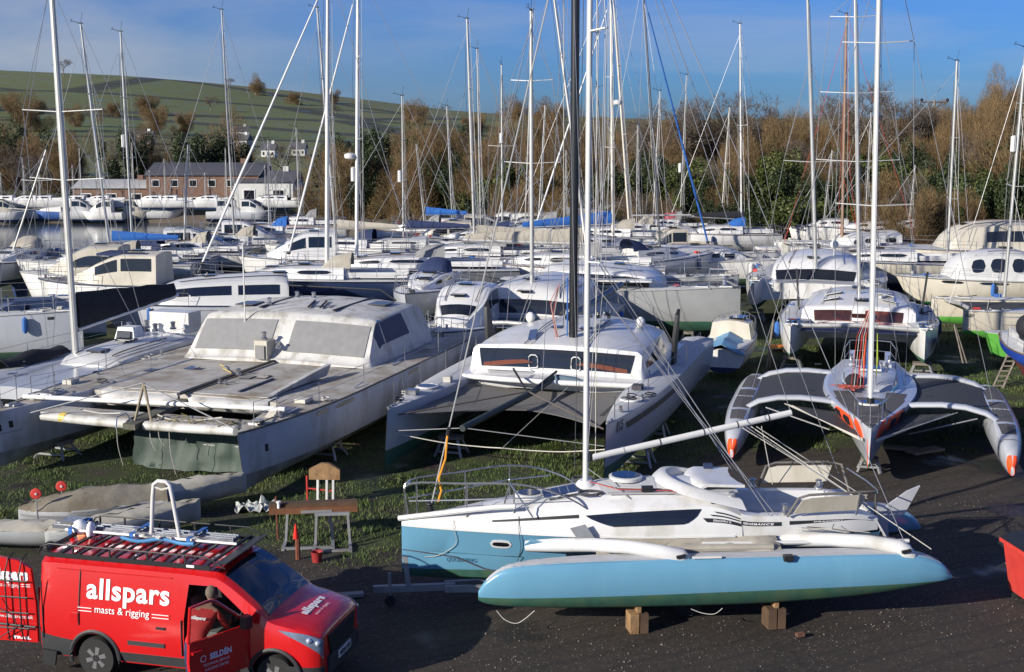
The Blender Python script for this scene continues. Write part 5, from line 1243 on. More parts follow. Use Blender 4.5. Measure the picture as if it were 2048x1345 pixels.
def fromport(bow, rz, L, yo):                            # the root of a boat whose port bow is over point bow
    d = V((math.cos(rz), math.sin(rz), 0)); l = V((-d.y, d.x, 0)); return V((bow.x, bow.y, 0)) - d*L/2 - l*yo
def flatdeck(mb, x0, x1, y0, y1, z, m, th=.3, camber=.0, n=6):
    rows = [[V((x, y0+(y1-y0)*j/n, z(x) if callable(z) else z)) + V((0,0,camber*(1-((2*j/n-1))**2))) for j in range(n+1)] for x in (x0,(x0*2+x1)/3,(x0+2*x1)/3,x1)]
    mb.grid(rows, m, (0,0,-th))
# ------------------------------------------------------------------ E: big old white catamaran, left of centre
rzE = heading(1870); LE = 14.2; yE = 3.45
bw = at(474, 868, 1.66); rE = fromport(bw, rzE, LE, yE)
E = thing('old_catamaran', 'big old white catamaran with mould streaked decks and grey window covers, left of centre', 'catamaran', rE, rzE)
EL = []
for s_ in (1,-1):
    lf = hull_loft(LE, .72, .25, .62, 1.66, 1.72, rake=.28, full=.38, aft=.9, kb=.24, camber=.03)
    lf.yo = yE*s_; mb = MB(); lf.skin(mb, 2, 6, hullo, (False, True)); lf.skin(mb, 0, 2, mat('stained_lower_hull', (.33,.33,.30), .8, .2, 2, dirt=(.12,.11,.08), dthr=(.4,.65)), (False, True)); mb.build('hull', E)
    mb = MB(); lf.skin(mb, 6, 7, decko, (False, False)); mb.build('deck', E)
    MB().tube([lf.at(k/24, 5.1, s_)+V((0,.0,.0)) for k in range(25)], .028, mat('grimy_rub_rail', (.10,.10,.085), .8, .4, 6), 5).build('rub_rail', E)
    EL.append((lf, s_))
    for u0, u1 in ((.40,.435),(.46,.52),(.70,.74)):
        mb = MB(); lf.patch(mb, u0, u1, 4.05, 4.62, glass, s_, .012, 'round', nu=8, nv=2, pw=5, slant=.004); mb.build('hull_window', E)
    for u0, j0 in ((.20,2.9),(.06,3.2)):
        mb = MB(); lf.patch(mb, u0, u0+.018, j0, j0+.45, black, -s_ if u0 < .1 else s_, .008, nu=2, nv=1); mb.build('hull_vent', E)
    rails(E, [lf.at(u, 6, s_)+V((0,-.05*s_,0)) for u in (.16,.28,.42,.56,.7,.84,.97)], .62)
    hatch(E, lf.at(.36,7)+V((0,0,.02)), .55, .5, mat('smoked_hatch', (.06,.06,.065), .2)); hatch(E, lf.at(.22,7)+V((0,0,.02)), .3, .26)
    MB().slab([lf.at(.29,7)+V((0,.12,.0)), lf.at(.29,7)+V((0,-.12,.0)), lf.at(.31,7)+V((0,-.1,.12)), lf.at(.31,7)+V((0,.1,.12))], (-.12,0,-.02), gelc).build('vent_cowl', E)
    # inner face of the left hull has a small window
mb = MB(); EL[1][0].patch(mb, .13, .155, 3.3, 3.75, black, 1, .01, nu=3, nv=1); mb.build('hull_window', E)
mb = MB(); EL[1][0].patch(mb, .005, .20, 3.0, 3.04, mat('hull_seam', (.2,.2,.18), .8), 1, .004, nu=20, nv=1); mb.build('hull_seam', E)
# solid foredeck with rounded front edges
zE = 1.70; xf = LE/2-3.3
mb = MB(); flatdeck(mb, xf, -LE*.46, -2.75, 2.75, zE-.02, decko, .40, .06); mb.build('bridge_deck', E)
for y0, y1 in ((-2.5,-.15),(.15,2.5)):
    n = 12; rows = []
    for i in range(n+1):
        a = i/n; y = y0+(y1-y0)*a; k = (1-abs(2*a-1)**4)**.5; 
        rows.append([V((xf+.05+1.0*k*math.cos(g)*.35 if g < 1.6 else xf, y, zE-.17+.17*math.sin(g) if g < 1.6 else zE)) for g in (-1.4,-.7,0,.5,1.0,1.57)] + [V((xf-.4, y, zE+.03))])
    MB().grid(rows, gelo).build('deck_nosing', E, smooth=60)
    MB().tube([(xf+.37,y0+.4,zE-.19),(xf+.39,(y0+y1)/2,zE-.19),(xf+.37,y1-.4,zE-.19)], .012, mat('grimy_rub_rail', (.1,.1,.1)), 5).build('trim_line', E)
mb = MB()
for a in (-1,1): mb.box((xf-1.6,1.3*a,zE+.055), (2.9,2.2,.02), decko)
mb.build('nonslip_panel', E)
MB().bar((xf+.3,.03,zE+.09),(-1.6,.03,zE+.10),.10,.05,black).build('centre_rail', E)
MB().bar((xf-.5,1.35,zE+.09),(xf-2.4,1.35,zE+.09),.07,.04,mat('blue_black_rail', (.03,.05,.08))).build('deck_rail', E)
MB().slab([(xf-.4,2.2,zE+.05),(xf-3.4,2.35,zE+.05),(xf-3.5,2.45,zE+.38),(xf-2.9,2.45,zE+.36)], (0,.14,0), gelo).build('spray_board', E)
for x_, y_, c in ((xf-2.4,.55,solar),(xf-2.6,.95,solar),(xf-3.2,-1.7,solar),(xf-2.5,-2.6,solar)): MB().box((x_,y_,zE+.085), (.42,.30,.02), c).build('deck_prism', E)
winch(E, (xf-2.6,.15,zE+.08), 1.2); winch(E, (xf-1.4,.25,zE+.08), .9); winch(E, (xf-1.3,.5,zE+.08), .7)
MB().tube([(xf-3.9+.25*k,-1.2+.22*k+.05*math.sin(k*2),zE+.09) for k in range(6)], .014, mat('yellow_hose', (.6,.45,.08), .7), 5).build('yellow_hose', E)
# inner nets and the two fore beams
xb_ = LE/2-1.15
for s_ in (1,-1):
    MB().tube([(xb_,2.75*s_,1.42),(xb_+.03,1.5*s_,1.40),(xb_,.25*s_,1.38)], .12, gelo, 10, 1.3).build('fore_beam', E, smooth=60)
    MB().box((xb_-.45,1.6*s_,1.49), (.75,2.6,.03), decko).build('catwalk_plank', E)
MB().tube([(xb_+.01,-2.2,1.42),(xb_+.01,-2.02,1.42)], .128, mat('yellow_tape', (.7,.5,.1)), 10, 1.3).build('yellow_tape', E)
MB().bar((xb_+.35,0,1.40),(xf,0,1.55),.35,.14,mat('grimy_centre_beam', (.09,.09,.07), .85, .4, 5)).build('bow_roller_beam', E)
MB().tube([(xb_+.4,-.35+.02,1.35),(xb_+.35,-.33,1.62),(xb_+.15,-.2,1.70),(xb_+.1,-.05,1.45)], .02, steel, 6).build('bow_roller', E)
MB().tube([(xb_+.05,.45,1.52),(xb_+.05,.28,2.45),(xb_+.05,-.05,1.50)][:2], .035, mat('rusty_post', (.30,.25,.17), .7), 7).build('striker_post', E)
MB().tube([(xb_+.05,.28,2.45),(xb_+.05,-.02,1.50)], .035, mat('rusty_post', (.30,.25,.17), .7), 7).build('striker_post', E)
for s_ in (1,-1): MB().tube([(xb_+.05,.24,2.45),(xb_+.3,2.9*s_,1.55)], .018, galv, 5).build('striker_wire', E)
MB().tube([(xb_-.35,-3.6,1.80),(xb_-.75,3.7,1.86)], .06, white, 8).build('spare_spar', E)
MB().tube([(xb_-.3+.1*math.sin(k),.4+.3*k,1.60-.1*math.sin(k*.6)) for k in range(7)], .018, rope, 5).build('rope', E)
MB().tube([(xb_-.2,-1.8+.3*k,1.62-.07*math.sin(k*.7)) for k in range(5)], .016, rope, 5).build('rope', E)
rd = random.Random(4); q = MB()
for k in range(26): 
    y = rd.uniform(.3,2.7); x = xb_-rd.uniform(0,.5); q.tube([(x,y,1.51),(x+rd.uniform(-.1,.1),y+rd.uniform(-.15,.15),1.55+rd.uniform(0,.08)),(x+rd.uniform(-.2,.2),y+rd.uniform(-.3,.3),1.52)], .010, mat('dry_weed', (.16,.13,.05), .9), 4)
tag(q.build('dry_weed_tangle', E), kind='stuff')
for y_, z_ in ((-.6,.3),(.35,.75),(.9,.2),(.6,.9)): MB().tube(sm([(xb_,y_,1.30),(xb_+.05,y_+.05,(1.3+z_)/2),(xb_,y_+.14,z_)]), .010, rope, 4).build('hanging_rope', E, smooth=0)
# cabin
CE = [(-1.10,3.05,1.72,2.9,1.75,2.5,1.76,1.84),(-1.35,3.15,1.72,3.0,1.90,2.7,1.93,1.98),(-2.15,3.15,1.72,2.85,2.82,2.70,2.86,2.94),(-2.7,3.15,1.72,2.82,2.94,2.66,3.0,3.12),(-4.4,3.12,1.72,2.78,3.0,2.6,3.07,3.22),(-6.0,3.05,1.72,2.7,2.90,2.5,2.96,3.12),(-6.5,3.0,1.72,2.85,2.2,2.3,2.3,2.4)]
clE = cabin_loft(CE, 4); mb = MB(); clE.skin(mb, 0, 5, gelo, (True, True)); mb.build('cabin', E)
for s_ in (1,-1):
    mb = MB(); clE.patch(mb, 1/6+.012, 2/6-.012, 2.6, 4.78, canvy, s_, .025, nu=6, nv=6); mb.build('window_cover', E)
    mb = MB(); clE.patch(mb, 2/6-.03, 3/6-.05, .85, 1.92, canvy if s_ < 0 else mat('navy_window_cover', (.025,.035,.09), .6), s_, .02, nu=6, nv=3, slant=-.03); mb.build('window_cover', E)
    mb = MB(); clE.patch(mb, 3/6-.02, 4/6, .85, 1.9, mat('navy_window_cover', (.025,.035,.09)), s_, .02, nu=6, nv=3, slant=-.03); mb.build('window_cover', E)
    MB().bar((-2.7,1.25*s_,3.15),(-5.6,1.3*s_,3.20),.07,.05,black).build('roof_rail', E)
    MB().bar((-2.9,.2*s_+.5,3.19),(-4.0,.2*s_+.2,3.25),.04,.05,black).build('roof_handrail', E)
MB().box((-1.25,-.35,2.12), (.5,.42,.55), gelc).build('mast_box', E); MB().box((-1.0,-.35,2.05), (.12,.3,.4), canvy).build('box_cover', E)
winch(E, (-1.25,-.35,2.40), 1.4); winch(E, (-1.25,.1,2.15), 1.3)
for x_, y_ in ((-3.6,.6),(-4.6,2.0),(-3.4,-2.0)): MB().box((x_,y_,3.16), (.8,.6,.03), mat('smoked_hatch', (.06,.06,.065))).build('roof_hatch', E)
for x_, y_ in ((-4.9,-1.1),(-4.9,-.5),(-3.2,-1.2)): winch(E, (x_,y_,3.18), 1.3)
MB().tube([(-5.8,2.0,3.1),(-6.4,1.2,3.35),(-7.0,-2.5,3.3)], .03, black, 6).build('targa_rail', E)
MB().tube([(-2.25,2.7,2.88),(-2.45,2.82,2.94),(-2.8,2.85,2.75)], .03, mat('blue_rope_pad', (.04,.16,.4)), 6).build('blue_lashing', E)
MB().tube([(-2.0,-1.4,2.6),(-2.0,-1.4,5.2)], .022, white, 6).build('whip_aerial', E)
# tarpaulin hanging under the fore beams
rows = []; rd = random.Random(8)
for i in range(17):
    y = -.75+i*.23; r_ = []
    for j in range(8):
        z = 1.36-j*.18; r_.append(V((xb_-1.15+.06*math.sin(i*1.7+j*.4)+.03*rd.gauss(0,1)+.04*j, y+.02*math.sin(j*2+i), z-.05*math.sin(i*.3))))
    rows.append(r_)
tp = thing('green_tarpaulin', 'green tarpaulin hanging like a wall under the front of the old white catamaran', 'tarpaulin', rE, rzE)
MB().grid(rows, grnt, (-.01,0,0)).build('sheet', tp, smooth=60); MB().tube([(xb_-1.02,.9,.72),(xb_-1.03,1.8,.73),(xb_-1.02,2.65,.75)], .012, rope, 4).build('lashing_rope', tp)
dE = V((math.cos(rzE), math.sin(rzE), 0)); lE = V((-dE.y, dE.x, 0))
for k, (x_, y_, lb) in enumerate(((LE/2-2.4,-yE+.1,'grey boat stand in the shade under the left hull of the old catamaran'),(LE/2-4.6,yE,'grey boat stand under the right hull of the old catamaran'))):
    stand(lb, rE+dE*x_+lE*y_, rzE, .45, .9)
# ------------------------------------------------------------------ F: grey white catamaran with the black mast
rzF = heading(1850); LF = 13.6; yF = 2.82
bw = at(1212, 851, 1.63); rF = fromport(bw, rzF, LF, yF)
F_ = thing('racing_catamaran', 'pale grey catamaran numbered 815 with a thick black mast and long black window band', 'catamaran', rF, rzF)
FL = []
for s_ in (1,-1):
    lf = hull_loft(LF, .58, .20, .62, 1.63, 1.66, rake=-.22, full=.50, aft=.85, kb=.18, camber=.05, flare=.05)
    hull_parts(F_, lf, gelg, antig, deckg, yo=yF*s_); FL.append((lf, s_))
    mb = MB(); lf.patch(mb, .27, .60, 0, 0, black, s_, .014, nu=20, nv=2, top=lambda a: 4.02, bot=lambda a: 3.60, slant=-.012); mb.build('hull_window', F_)
    rails(F_, [lf.at(u, 6, s_)+V((0,-.05*s_,0)) for u in (.17,.30,.43,.56,.70,.84)], .60)
    q = lf.at(.40, 7, s_); MB().lathe(q+V((0,0,-.01)), [(.30,0),(.31,.04),(.27,.05),(.25,.0)], gel, 18).build('deck_hatch_rim', F_); MB().lathe(q+V((0,0,.02)), [(.25,-.01),(.25,.015)], glass, 18).build('deck_hatch', F_)
    for u in (.06,.12): MB().box(lf.at(u,6.5,s_)+V((0,0,.03)), (.16,.05,.04), steel).build('cleat', F_)
    dg_ = MB(); c = V((-1.5,yF*s_*1.02,1.7)); lean = .22*s_
    dg_.slab([c+V((.24,0,-.1)), c+V((.34,.04*s_,.8)), c+V((.22,.10*s_,1.5)), c+V((-.05,.12*s_,1.65)), c+V((-.22,.05*s_,.9)), c+V((-.22,0,-.1))], (0,.09,0), black); dg_.build('daggerboard', F_)
lfp = FL[0][0]; lfp.yo = yF
mb = MB(); text_loft(mb, lfp, '815', .165, 3.7, .075, 1.05, print_k, 1, .02, .012, .18); mb.build('sail_number', F_)
mb = MB(); text_loft(mb, lfp, 'Dazzler', .10, 2.35, .085, .30, mat('faint_grey_lettering', (.16,.17,.19), .6), 1, .0, .012, .2); mb.build('lettering', F_)
FL[1][0].yo = -yF
# bridge deck, cabin
mb = MB(); n = 8; rows = []
for x, zz in ((1.9,1.22),(1.5,1.05),(-2.5,1.0),(-5.2,1.05)):
    r = [V((x, (yF-.2)*math.cos(math.pi*k/n), zz+.18*math.sin(math.pi*k/n))) for k in range(n+1)] + [V((x,-yF+.2,1.70)), V((x+(.35 if x > 1.8 else 0),0,1.76)), V((x,yF-.2,1.70))]; rows.append(r+[r[0]])
mb.grid(rows, gel); [mb.add(r[:-1], [tuple(range(len(r)-1))], gel) for r in (rows[0], rows[-1])]; mb.build('bridge_deck', F_)
MB().tube([(2.0,-yF+.3,1.66),(2.35,-1.2,1.70),(2.45,0,1.71),(2.35,1.2,1.70),(2.0,yF-.3,1.66)], .08, gel, 8, 1.3).build('deck_nosing', F_, smooth=70)
CF = [(1.25,2.55,1.68,2.5,1.78,2.3,1.79,1.82),(1.10,2.62,1.68,2.5,2.30,2.42,2.36,2.42),(.85,2.62,1.68,2.42,2.36,2.25,2.46,2.58),(-.6,2.70,1.68,2.42,2.45,2.15,2.60,2.80),(-2.4,2.65,1.68,2.34,2.42,2.05,2.58,2.88),(-3.8,2.5,1.68,2.2,2.30,1.9,2.45,2.76)]
clF = cabin_loft(CF, 4); mb = MB(); clF.skin(mb, 0, 5, gel, (True, True)); mb.build('cabin', F_)
for s_ in (1,-1):
    mb = MB(); clF.patch(mb, .022, .19, 0, 0, glass if True else glassr, s_, .014, nu=4, nv=10, top=lambda a: 5., bot=lambda a: 3.1); mb.build('front_window', F_)
    wb = MB(); x0, x1 = (.55, 2.25)
    wb.slab([(1.262,y*s_,z) for y, z in ((.62,2.02),(1.95,1.86),(2.12,1.86),(2.12,1.96),(1.4,2.06),(.9,2.10))], (.012,0,0), mat('salon_wood_reflection', (.16,.05,.03), .3)); wb.build('window_reflection_panel', F_)  # reflection in the front window put in as a wood-coloured panel
    mb = MB(); clF.patch(mb, .44, .78, .7, 1.85, glass, s_, .014, nu=8, nv=3, top=lambda a: 1.1+.8*a, bot=lambda a: .7); mb.build('side_window', F_)
    o = MB(); pts = [V((1.285, y*s_+.62*s_, z)) for y, z in ((-.11,1.88),(.10,1.86),(.14,1.92),(.14,2.18),(.08,2.24),(-.06,2.24),(-.12,2.18),(-.13,1.94),(-.11,1.88))]; o.tube(pts, .018, white, 5); o.build('opening_port', F_)
    a = clF.at(.38,4.3,s_)
    MB().tube([clF.at(.25+.05*k, 4.2+.0*k, s_)+V((0,0,.04)) for k in range(11)], .014, wiredk, 5).build('deck_line', F_)
    MB().tube([clF.at(.25+.05*k, 4.35, s_)+V((0,0,.04)) for k in range(11)], .012, rope, 5).build('deck_line', F_)
    MB().ball(V((-2.2,1.75*s_,2.80)), .15, white, 14, 8, (1,1,1.15)).build('radome', F_)
    MB().box(clF.at(.6,4.6,s_)+V((0,0,.02)), (.4,.3,.02), glass).build('roof_hatch', F_)
    for k in range(3): winch(F_, V((-1.9-.35*k,.5*s_+.12*k,2.95)), 1.1)
    MB().slab([(-3.5,1.95*s_,2.5),(-4.0,1.95*s_,2.4),(-4.6,2.0*s_,1.9),(-3.6,2.0*s_,1.75)], (0,.03,0), glass).build('cockpit_screen', F_)
MB().slab([(1.30,-.75,1.84),(1.30,-1.95,1.84),(1.34,-2.1,1.78),(1.34,-.6,1.78)], (.05,0,0), gel).build('sill', F_)
q = MB(); rd = random.Random(2)
for k in range(14): q.box((-1.9+rd.uniform(-.5,.3),rd.uniform(-1.0,1.0),3.0), (rd.uniform(.08,.25),.07,.08), black)
tag(q.build('deck_gear', F_), kind='stuff')
MB().tube([(.9,-1.7,2.43),(.92,0,2.50),(.9,1.7,2.43)], .018, black, 5).build('track_line', F_)
MB().slab([(.2,-1.05,2.76),(.75,-.95,2.58),(.75,-.72,2.60),(.2,-.82,2.80)], (0,0,.03), mat('navy_bag', (.05,.08,.18))).build('line_bag', F_)
# nets, sprit, striker
xc = 3.35
rows = [[V((2.05+(LF/2-.55-2.05)*i/8, (-1+2*j/10)*(yF-.35), 1.52-.16*math.sin(math.pi*j/10)-(.10*math.sin(math.pi*i/8)))) if i < 5 else V((2.05+(LF/2-.55-2.05)*(4.0+ (i-4)*(.0+1.0*abs(-1+2*j/10)**1.6))/8, (-1+2*j/10)*(yF-.35), 1.52-.16*math.sin(math.pi*j/10)-.09)) for j in range(11)] for i in range(9)]
MB().grid(rows, mat('pale_grey_net', (.17,.165,.155), .8, .12, 20, bump=.2, bscale=80), (0,0,-.015)).build('trampoline', F_, smooth=60)
MB().tube([(2.25,.25,1.80),(3.6,0,1.62),(LF/2+.2,-.75,1.35)], .09, mat('black_sprit', (.03,.045,.045), .5), 8).build('bowsprit', F_, smooth=60)
MB().tube([(2.3,.3,1.82),(2.2,.85,1.74),(2.15,1.1,1.70)], [.10,.12,.04], mat('blue_grey_bag', (.12,.18,.22), .8), 8).build('sprit_bag', F_)
for p in ((2.3,-.9,2.0),(2.3,.35,2.0)): MB().tube([(3.7,-.05,1.62), p], .035, black, 6).build('striker_strut', F_)
for s_ in (1,-1):
    MB().tube([(LF/2-.35,(yF-.15)*s_,1.45),(3.7,-.05,1.68)], .022, mat('laced_edge', (.12,.10,.09), .9), 6).build('net_edge_rope', F_)
    MB().tube([(LF/2+.15,-.72,1.35),(LF/2-.25,(yF-.1)*s_,1.05)], .012, wire, 5).build('sprit_stay', F_)
    MB().tube(sm([(LF/2-.4,yF*s_,.95),(LF/2-.7,1.6*s_,.72),(LF/2-.8,.6*s_,.66),(LF/2-.6,0,.72)]), .014, rope, 5).build('bow_rope', F_)
MB().tube([(LF/2-.6,0,.70),(3.2,.9,1.75)], .010, rope, 4).build('bow_rope', F_)
for k in range(16):
    MB().box((2.4+.20*k, yF-.42-.0*k, 1.55), (.05,.12,.03), black).build('net_lacing', F_)
mF = spar_mast(F_, .35, .30, 2.55, 19.5, .125, carbon, spread=((.30,.0),(.64,.9)), chain=(-2.6,2.75,1.70), fore=(3.6,1.7), rw=.009, flat=.62, spr_sweep=-.3, furl=None)
MB().tube([(.25,-.02,2.9),(.22,-.1,19)], .012, rope, 4).build('halyard', mF); MB().tube([(.46,.15,2.7),(.46,.16,3.4),(.40,.13,4.4)], .022, ropeb, 5).build('coiled_halyard', mF)
for k in range(5): MB().tube([(.45,-.1-.02*k,2.62),(.55,-.22-.03*k,3.3+.1*k),(.42,-.1,4.2)], .010, (rope,roper,wiredk)[k%3], 4).build('halyard_tail', mF)
for k, (y_, zt_) in enumerate(((.9,15.),(1.15,19.),(-2.6,16.))): MB().tube([(2.2,y_,1.8),(.45,0,zt_)], .008, wire, 4).build('stay', mF, smooth=0)
# boom stump and its struts behind the mast
MB().tube([(.2,.1,3.2),(-4.6,.6,3.65)], .10, carbon, 8).build('boom', F_)
dF = V((math.cos(rzF), math.sin(rzF), 0)); lF = V((-dF.y, dF.x, 0))
for (x_, y_, lb) in ((LF/2-2.2,-yF+.9,'grey trestle in deep shade under the left bow of the grey catamaran'),(LF/2-2.7,yF+.25,'grey trestle propping the right hull of the grey catamaran'),(LF/2-6.,yF,'trestle under the middle of the right hull of the grey catamaran')):
    stand(lb, rF+dF*x_+lF*y_, rzF, .55, .75)
# ------------------------------------------------------------------ G: trimaran with orange flashes
rzG = heading(1737); LG = 10.2
bw = at(1740, 858, 1.50); dG = V((math.cos(rzG), math.sin(rzG), 0)); rG = V((bw.x,bw.y,0))-dG*LG/2
G = thing('orange_trimaran', 'pale grey trimaran with dark decks, orange flashes and dark nets, bow towards the camera', 'trimaran', rG, rzG)
SG = []
for t_, b_, zk_, zd_ in ((0,.03,.52,1.50),(.04,.16,.40,1.50),(.10,.32,.34,1.50),(.20,.66,.32,1.50),(.34,1.04,.32,1.50),(.48,1.25,.33,1.49),(.62,1.28,.35,1.48),(.78,1.15,.42,1.46),(.92,.95,.55,1.42),(1,.85,.62,1.40)):
    x = LG/2-LG*t_; wl_ = max(.62, zk_+.02); SG.append([(x-.18*max(0,1-t_/.1)*0,0,zk_),(x,.30*b_,zk_+(wl_-zk_)*.4),(x,.48*b_,wl_),(x,.62*b_,1.02),(x,.86*b_,1.18),(x,b_,1.36),(x,.985*b_,zd_),(x,.90*b_,zd_+.02),(x,0,zd_+.05)])
lG = Loft(SG, 4); mb = MB(); lG.skin(mb, 0, 2, antig, (True, True)); lG.skin(mb, 2, 7, gelg, (True, True)); mb.build('hull', G)
mb = MB(); lG.skin(mb, 7, 8, gelg); mb.build('deck', G)
dkm = mat('dark_grey_deck_paint', (.085,.082,.085), .85, .12, 5, bump=.2, bscale=150)
for u0, u1 in ((.03,.115),(.122,.245),(.252,.45)):
    for s_ in (1,-1): mb = MB(); lG.patch(mb, u0, u1, 7.05, 8, dkm, s_, .008, nu=6, nv=3); mb.build('deck_panel', G)
for s_ in (1,-1): mb = MB(); lG.patch(mb, .35, .52, 7.1, 7.6, dkm, s_, .008, nu=6, nv=2); mb.build('deck_panel', G)
hatch(G, (LG/2-2.75,0,1.56), .62, .62, glass, True)
for s_ in (1,-1):
    mb = MB(); lG.patch(mb, .015, .035, 0, 0, orange, s_, .008, nu=4, nv=4, bot=lambda a: .6, top=lambda a: 4.4-1.2*a) if s_ < 0 else lG.patch(mb, .012, .03, .6, 3.6, orange, s_, .008); mb.build('bow_flash', G)
    mb = MB(); lG.patch(mb, .125, .235, 0, 0, orange, s_, .028, nu=12, nv=6, top=lambda a: 3.9+2.1*a**.5, bot=lambda a: 3.9-.5*a); mb.build('side_flash', G)
    mb = MB(); lG.patch(mb, .255, .40, 3.6, 5.9, orange, s_, .028, 'round', nu=12, nv=6); mb.build('side_flash', G)
    mb = MB(); lG.patch(mb, .275, .33, 4.2, 5.5, glass, s_, .036, 'round'); mb.build('side_window', G)
    mb = MB(); lG.patch(mb, .345, .39, 4.4, 5.5, glass, s_, .036, 'round'); mb.build('side_window', G)
# cabin top and cockpit
CG = [(.55,.45,1.52,.4,1.55,.3,1.56,1.58),(.1,.66,1.52,.6,1.66,.5,1.70,1.74),(-.6,.76,1.52,.68,1.76,.55,1.80,1.85),(-1.6,.80,1.50,.70,1.78,.55,1.82,1.88),(-1.9,.80,1.5,.7,1.74,.55,1.78,1.82)]
clG = cabin_loft(CG); mb = MB(); clG.skin(mb, 0, 5, gelg, (True, True)); mb.build('cabin', G); windows(G, clG, [(.3,.7,.9,1.7,'round')])
hatch(G, (-.9,0,1.91), .55, .6); MB().box((-1.95,0,1.8), (.05,.5,.5), canvb).build('companionway', G)
for s_ in (1,-1):
    MB().box((-3.2,.52*s_,1.66), (2.4,.16,.36), gelg).build('coaming', G); winch(G, (-2.6,.55*s_,1.85)); winch(G, (-1.2,.45*s_,1.86)); winch(G, (-1.5,.30*s_,1.86), .8)
    MB().bar((.9,.58*s_,1.62),(.1,.74*s_,1.64),.05,.04,mat('blue_track', (.05,.2,.35))).build('track', G)
    pulpit(G, [(LG/2-.55,.20*s_,1.5),(LG/2-1.15,.38*s_,1.5)], .50, mid=False)
    pulpit(G, [(-3.4,.75*s_,1.42),(-LG/2+.1,.62*s_,1.40),(-LG/2+.05,.1*s_,1.42)], .65)
MB().box((-3.2,0,1.50), (2.2,.9,.03), deckg).build('cockpit_floor', G)
q = MB(); rd = random.Random(5)
for k in range(40): q.tube([(.6+rd.gauss(0,.18),-.55+rd.gauss(0,.16),1.62+rd.uniform(0,.06)) for _ in range(3)], .014, mat('pinkish_rope', (.42,.10,.08), .85), 4)
tag(q.build('tangled_rope', G), kind='stuff')
MB().ball((.25,-.42,1.75), .32, canvb, 12, 8, (1.2,.8,.6)).build('sail_bag', G)
yG = 3.35
for s_ in (1,-1):
    st = []; Lf = 8.3; xb = LG/2-.75
    for t_, top_, k_, b_ in ((0,.60,.38,.04),(.03,.84,.34,.14),(.08,1.04,.32,.24),(.18,1.20,.30,.34),(.35,1.26,.30,.40),(.6,1.26,.34,.40),(.8,1.22,.42,.36),(.95,1.12,.55,.27),(1,1.0,.62,.15)):
        x = xb-Lf*t_; wl_ = (top_+k_)/2-.08; st.append([(x,0,k_),(x,b_*.55,k_+(wl_-k_)*.3),(x,b_*.92,wl_),(x,b_,wl_+(top_-wl_)*.4),(x,b_*.92,wl_+(top_-wl_)*.78),(x,b_*.62,top_-.02),(x,0,top_)])
    ff = Loft(st, 4, yG*s_); mb = MB(); ff.skin(mb, 0, 6, gelg, (True, True)); fo = mb.build('float', G, smooth=60)
    mb = MB()
    for q in (1,-1): ff.patch(mb, .0, .12, 0, 0, orange, q, .01, nu=8, nv=6, bot=lambda a: .2+4.2*a*a, top=lambda a: 5.99-.3*a)
    mb.build('float_tip', G)
    for u0, u1 in ((.33,.42),(.44,.60),(.62,.80)):
        mb = MB(); ff.patch(mb, u0, u1, 5.1, 6, dkm, 1, .008); ff.patch(mb, u0, u1, 5.1, 6, dkm, -1, .008); mb.build('float_deck_panel', G)
    mb = MB(); ff.patch(mb, .275, .285, 2.2, 6, mat('grey_band', (.2,.2,.22)), 1, .006, nu=1); ff.patch(mb, .275, .285, 2.2, 6, mat('grey_band', (.2,.2,.22)), -1, .006, nu=1); mb.build('lashing_band', G)
    mb = MB(); text_plane(mb, 'TRICAT', (xb-Lf*.43,(yG-.26 if s_ > 0 else -yG-.26),1.285), (0,1,0), (1,0,0), .16, print_w, .006, width=.5); mb.build('lettering', G)
    for xr, bh in ((LG/2-3.35,1.62),(LG/2-7.5,1.62)):
        pts = [V((xr,.75*s_,1.40)),V((xr,1.2*s_,1.46)),V((xr+.02,1.8*s_,1.50)),V((xr+.05,2.4*s_,1.47)),V((xr+.12,2.9*s_,1.36)),V((xr+.2,yG*s_,1.10))]
        MB().tube(pts, [.065,.075,.075,.075,.075,.06], gelg, 12, 2.3).build('cross_beam', G, smooth=70)
        MB().box((xr+.02,1.5*s_,1.71), (.1,.2,.02), black).build('beam_badge', G)
        MB().tube([(xr+.1,2.7*s_,1.2),(xr+.6,1.0*s_,.8)], .02, wire, 5).build('water_stay', G)
    rows = [[V((LG/2-3.5-3.85*i/6, (.95+(yG-1.2)*j/6)*s_, 1.42+.10*math.sin(math.pi*j/6)-.14*j/6-.05*math.sin(math.pi*i/6))) for j in range(7)] for i in range(7)]
    MB().grid(rows, net, (0,0,-.012)).build('trampoline', G, smooth=60)
    rows = [[V((LG/2-.35-(2.9)*i/6, (.20+.42*i/6+(1.55*j/5)*(i/6))*s_, 1.16+.03*j*i/6)) for j in range(6)] for i in range(7)]
    MB().grid(rows, net, (0,0,-.01)).build('bow_net', G, smooth=60)
    for k in range(3): MB().tube([(LG/2-.2,.16*s_,1.20-.03*k),(LG/2-3.2,(2.2-.1*k)*s_,1.34-.02*k)], .012, rope, 5).build('net_rope', G)
mG = spar_mast(G, LG/2-4.1, 0, 1.56, 15.6, .075, side_lean=-.020, m=alu, spread=((.36,1.0),(.66,.9)), chain=(-1.6,.95,1.5), fore=(LG/2-.15,1.58), rw=.008, furl=white)
for s_ in (1,-1): MB().tube([(LG/2-5.4,(yG-.1)*s_,1.25),(LG/2-4.1,0,13.6)], .008, wire, 4).build('cap_shroud', mG, smooth=0)
for k, (m_, y_) in enumerate(((mat('orange_halyard', (.7,.12,.04), .8),-.18),(ropeb,-.10),(mat('lime_rope', (.4,.5,.05), .8),.14),(roper,-.28))):
    MB().tube([(LG/2-4.2,y_,1.95),(LG/2-4.2,y_*1.1,2.5),(LG/2-4.15,y_*.9,3.2)], [.014,.022,.008], m_, 6).build('coiled_halyard', mG)
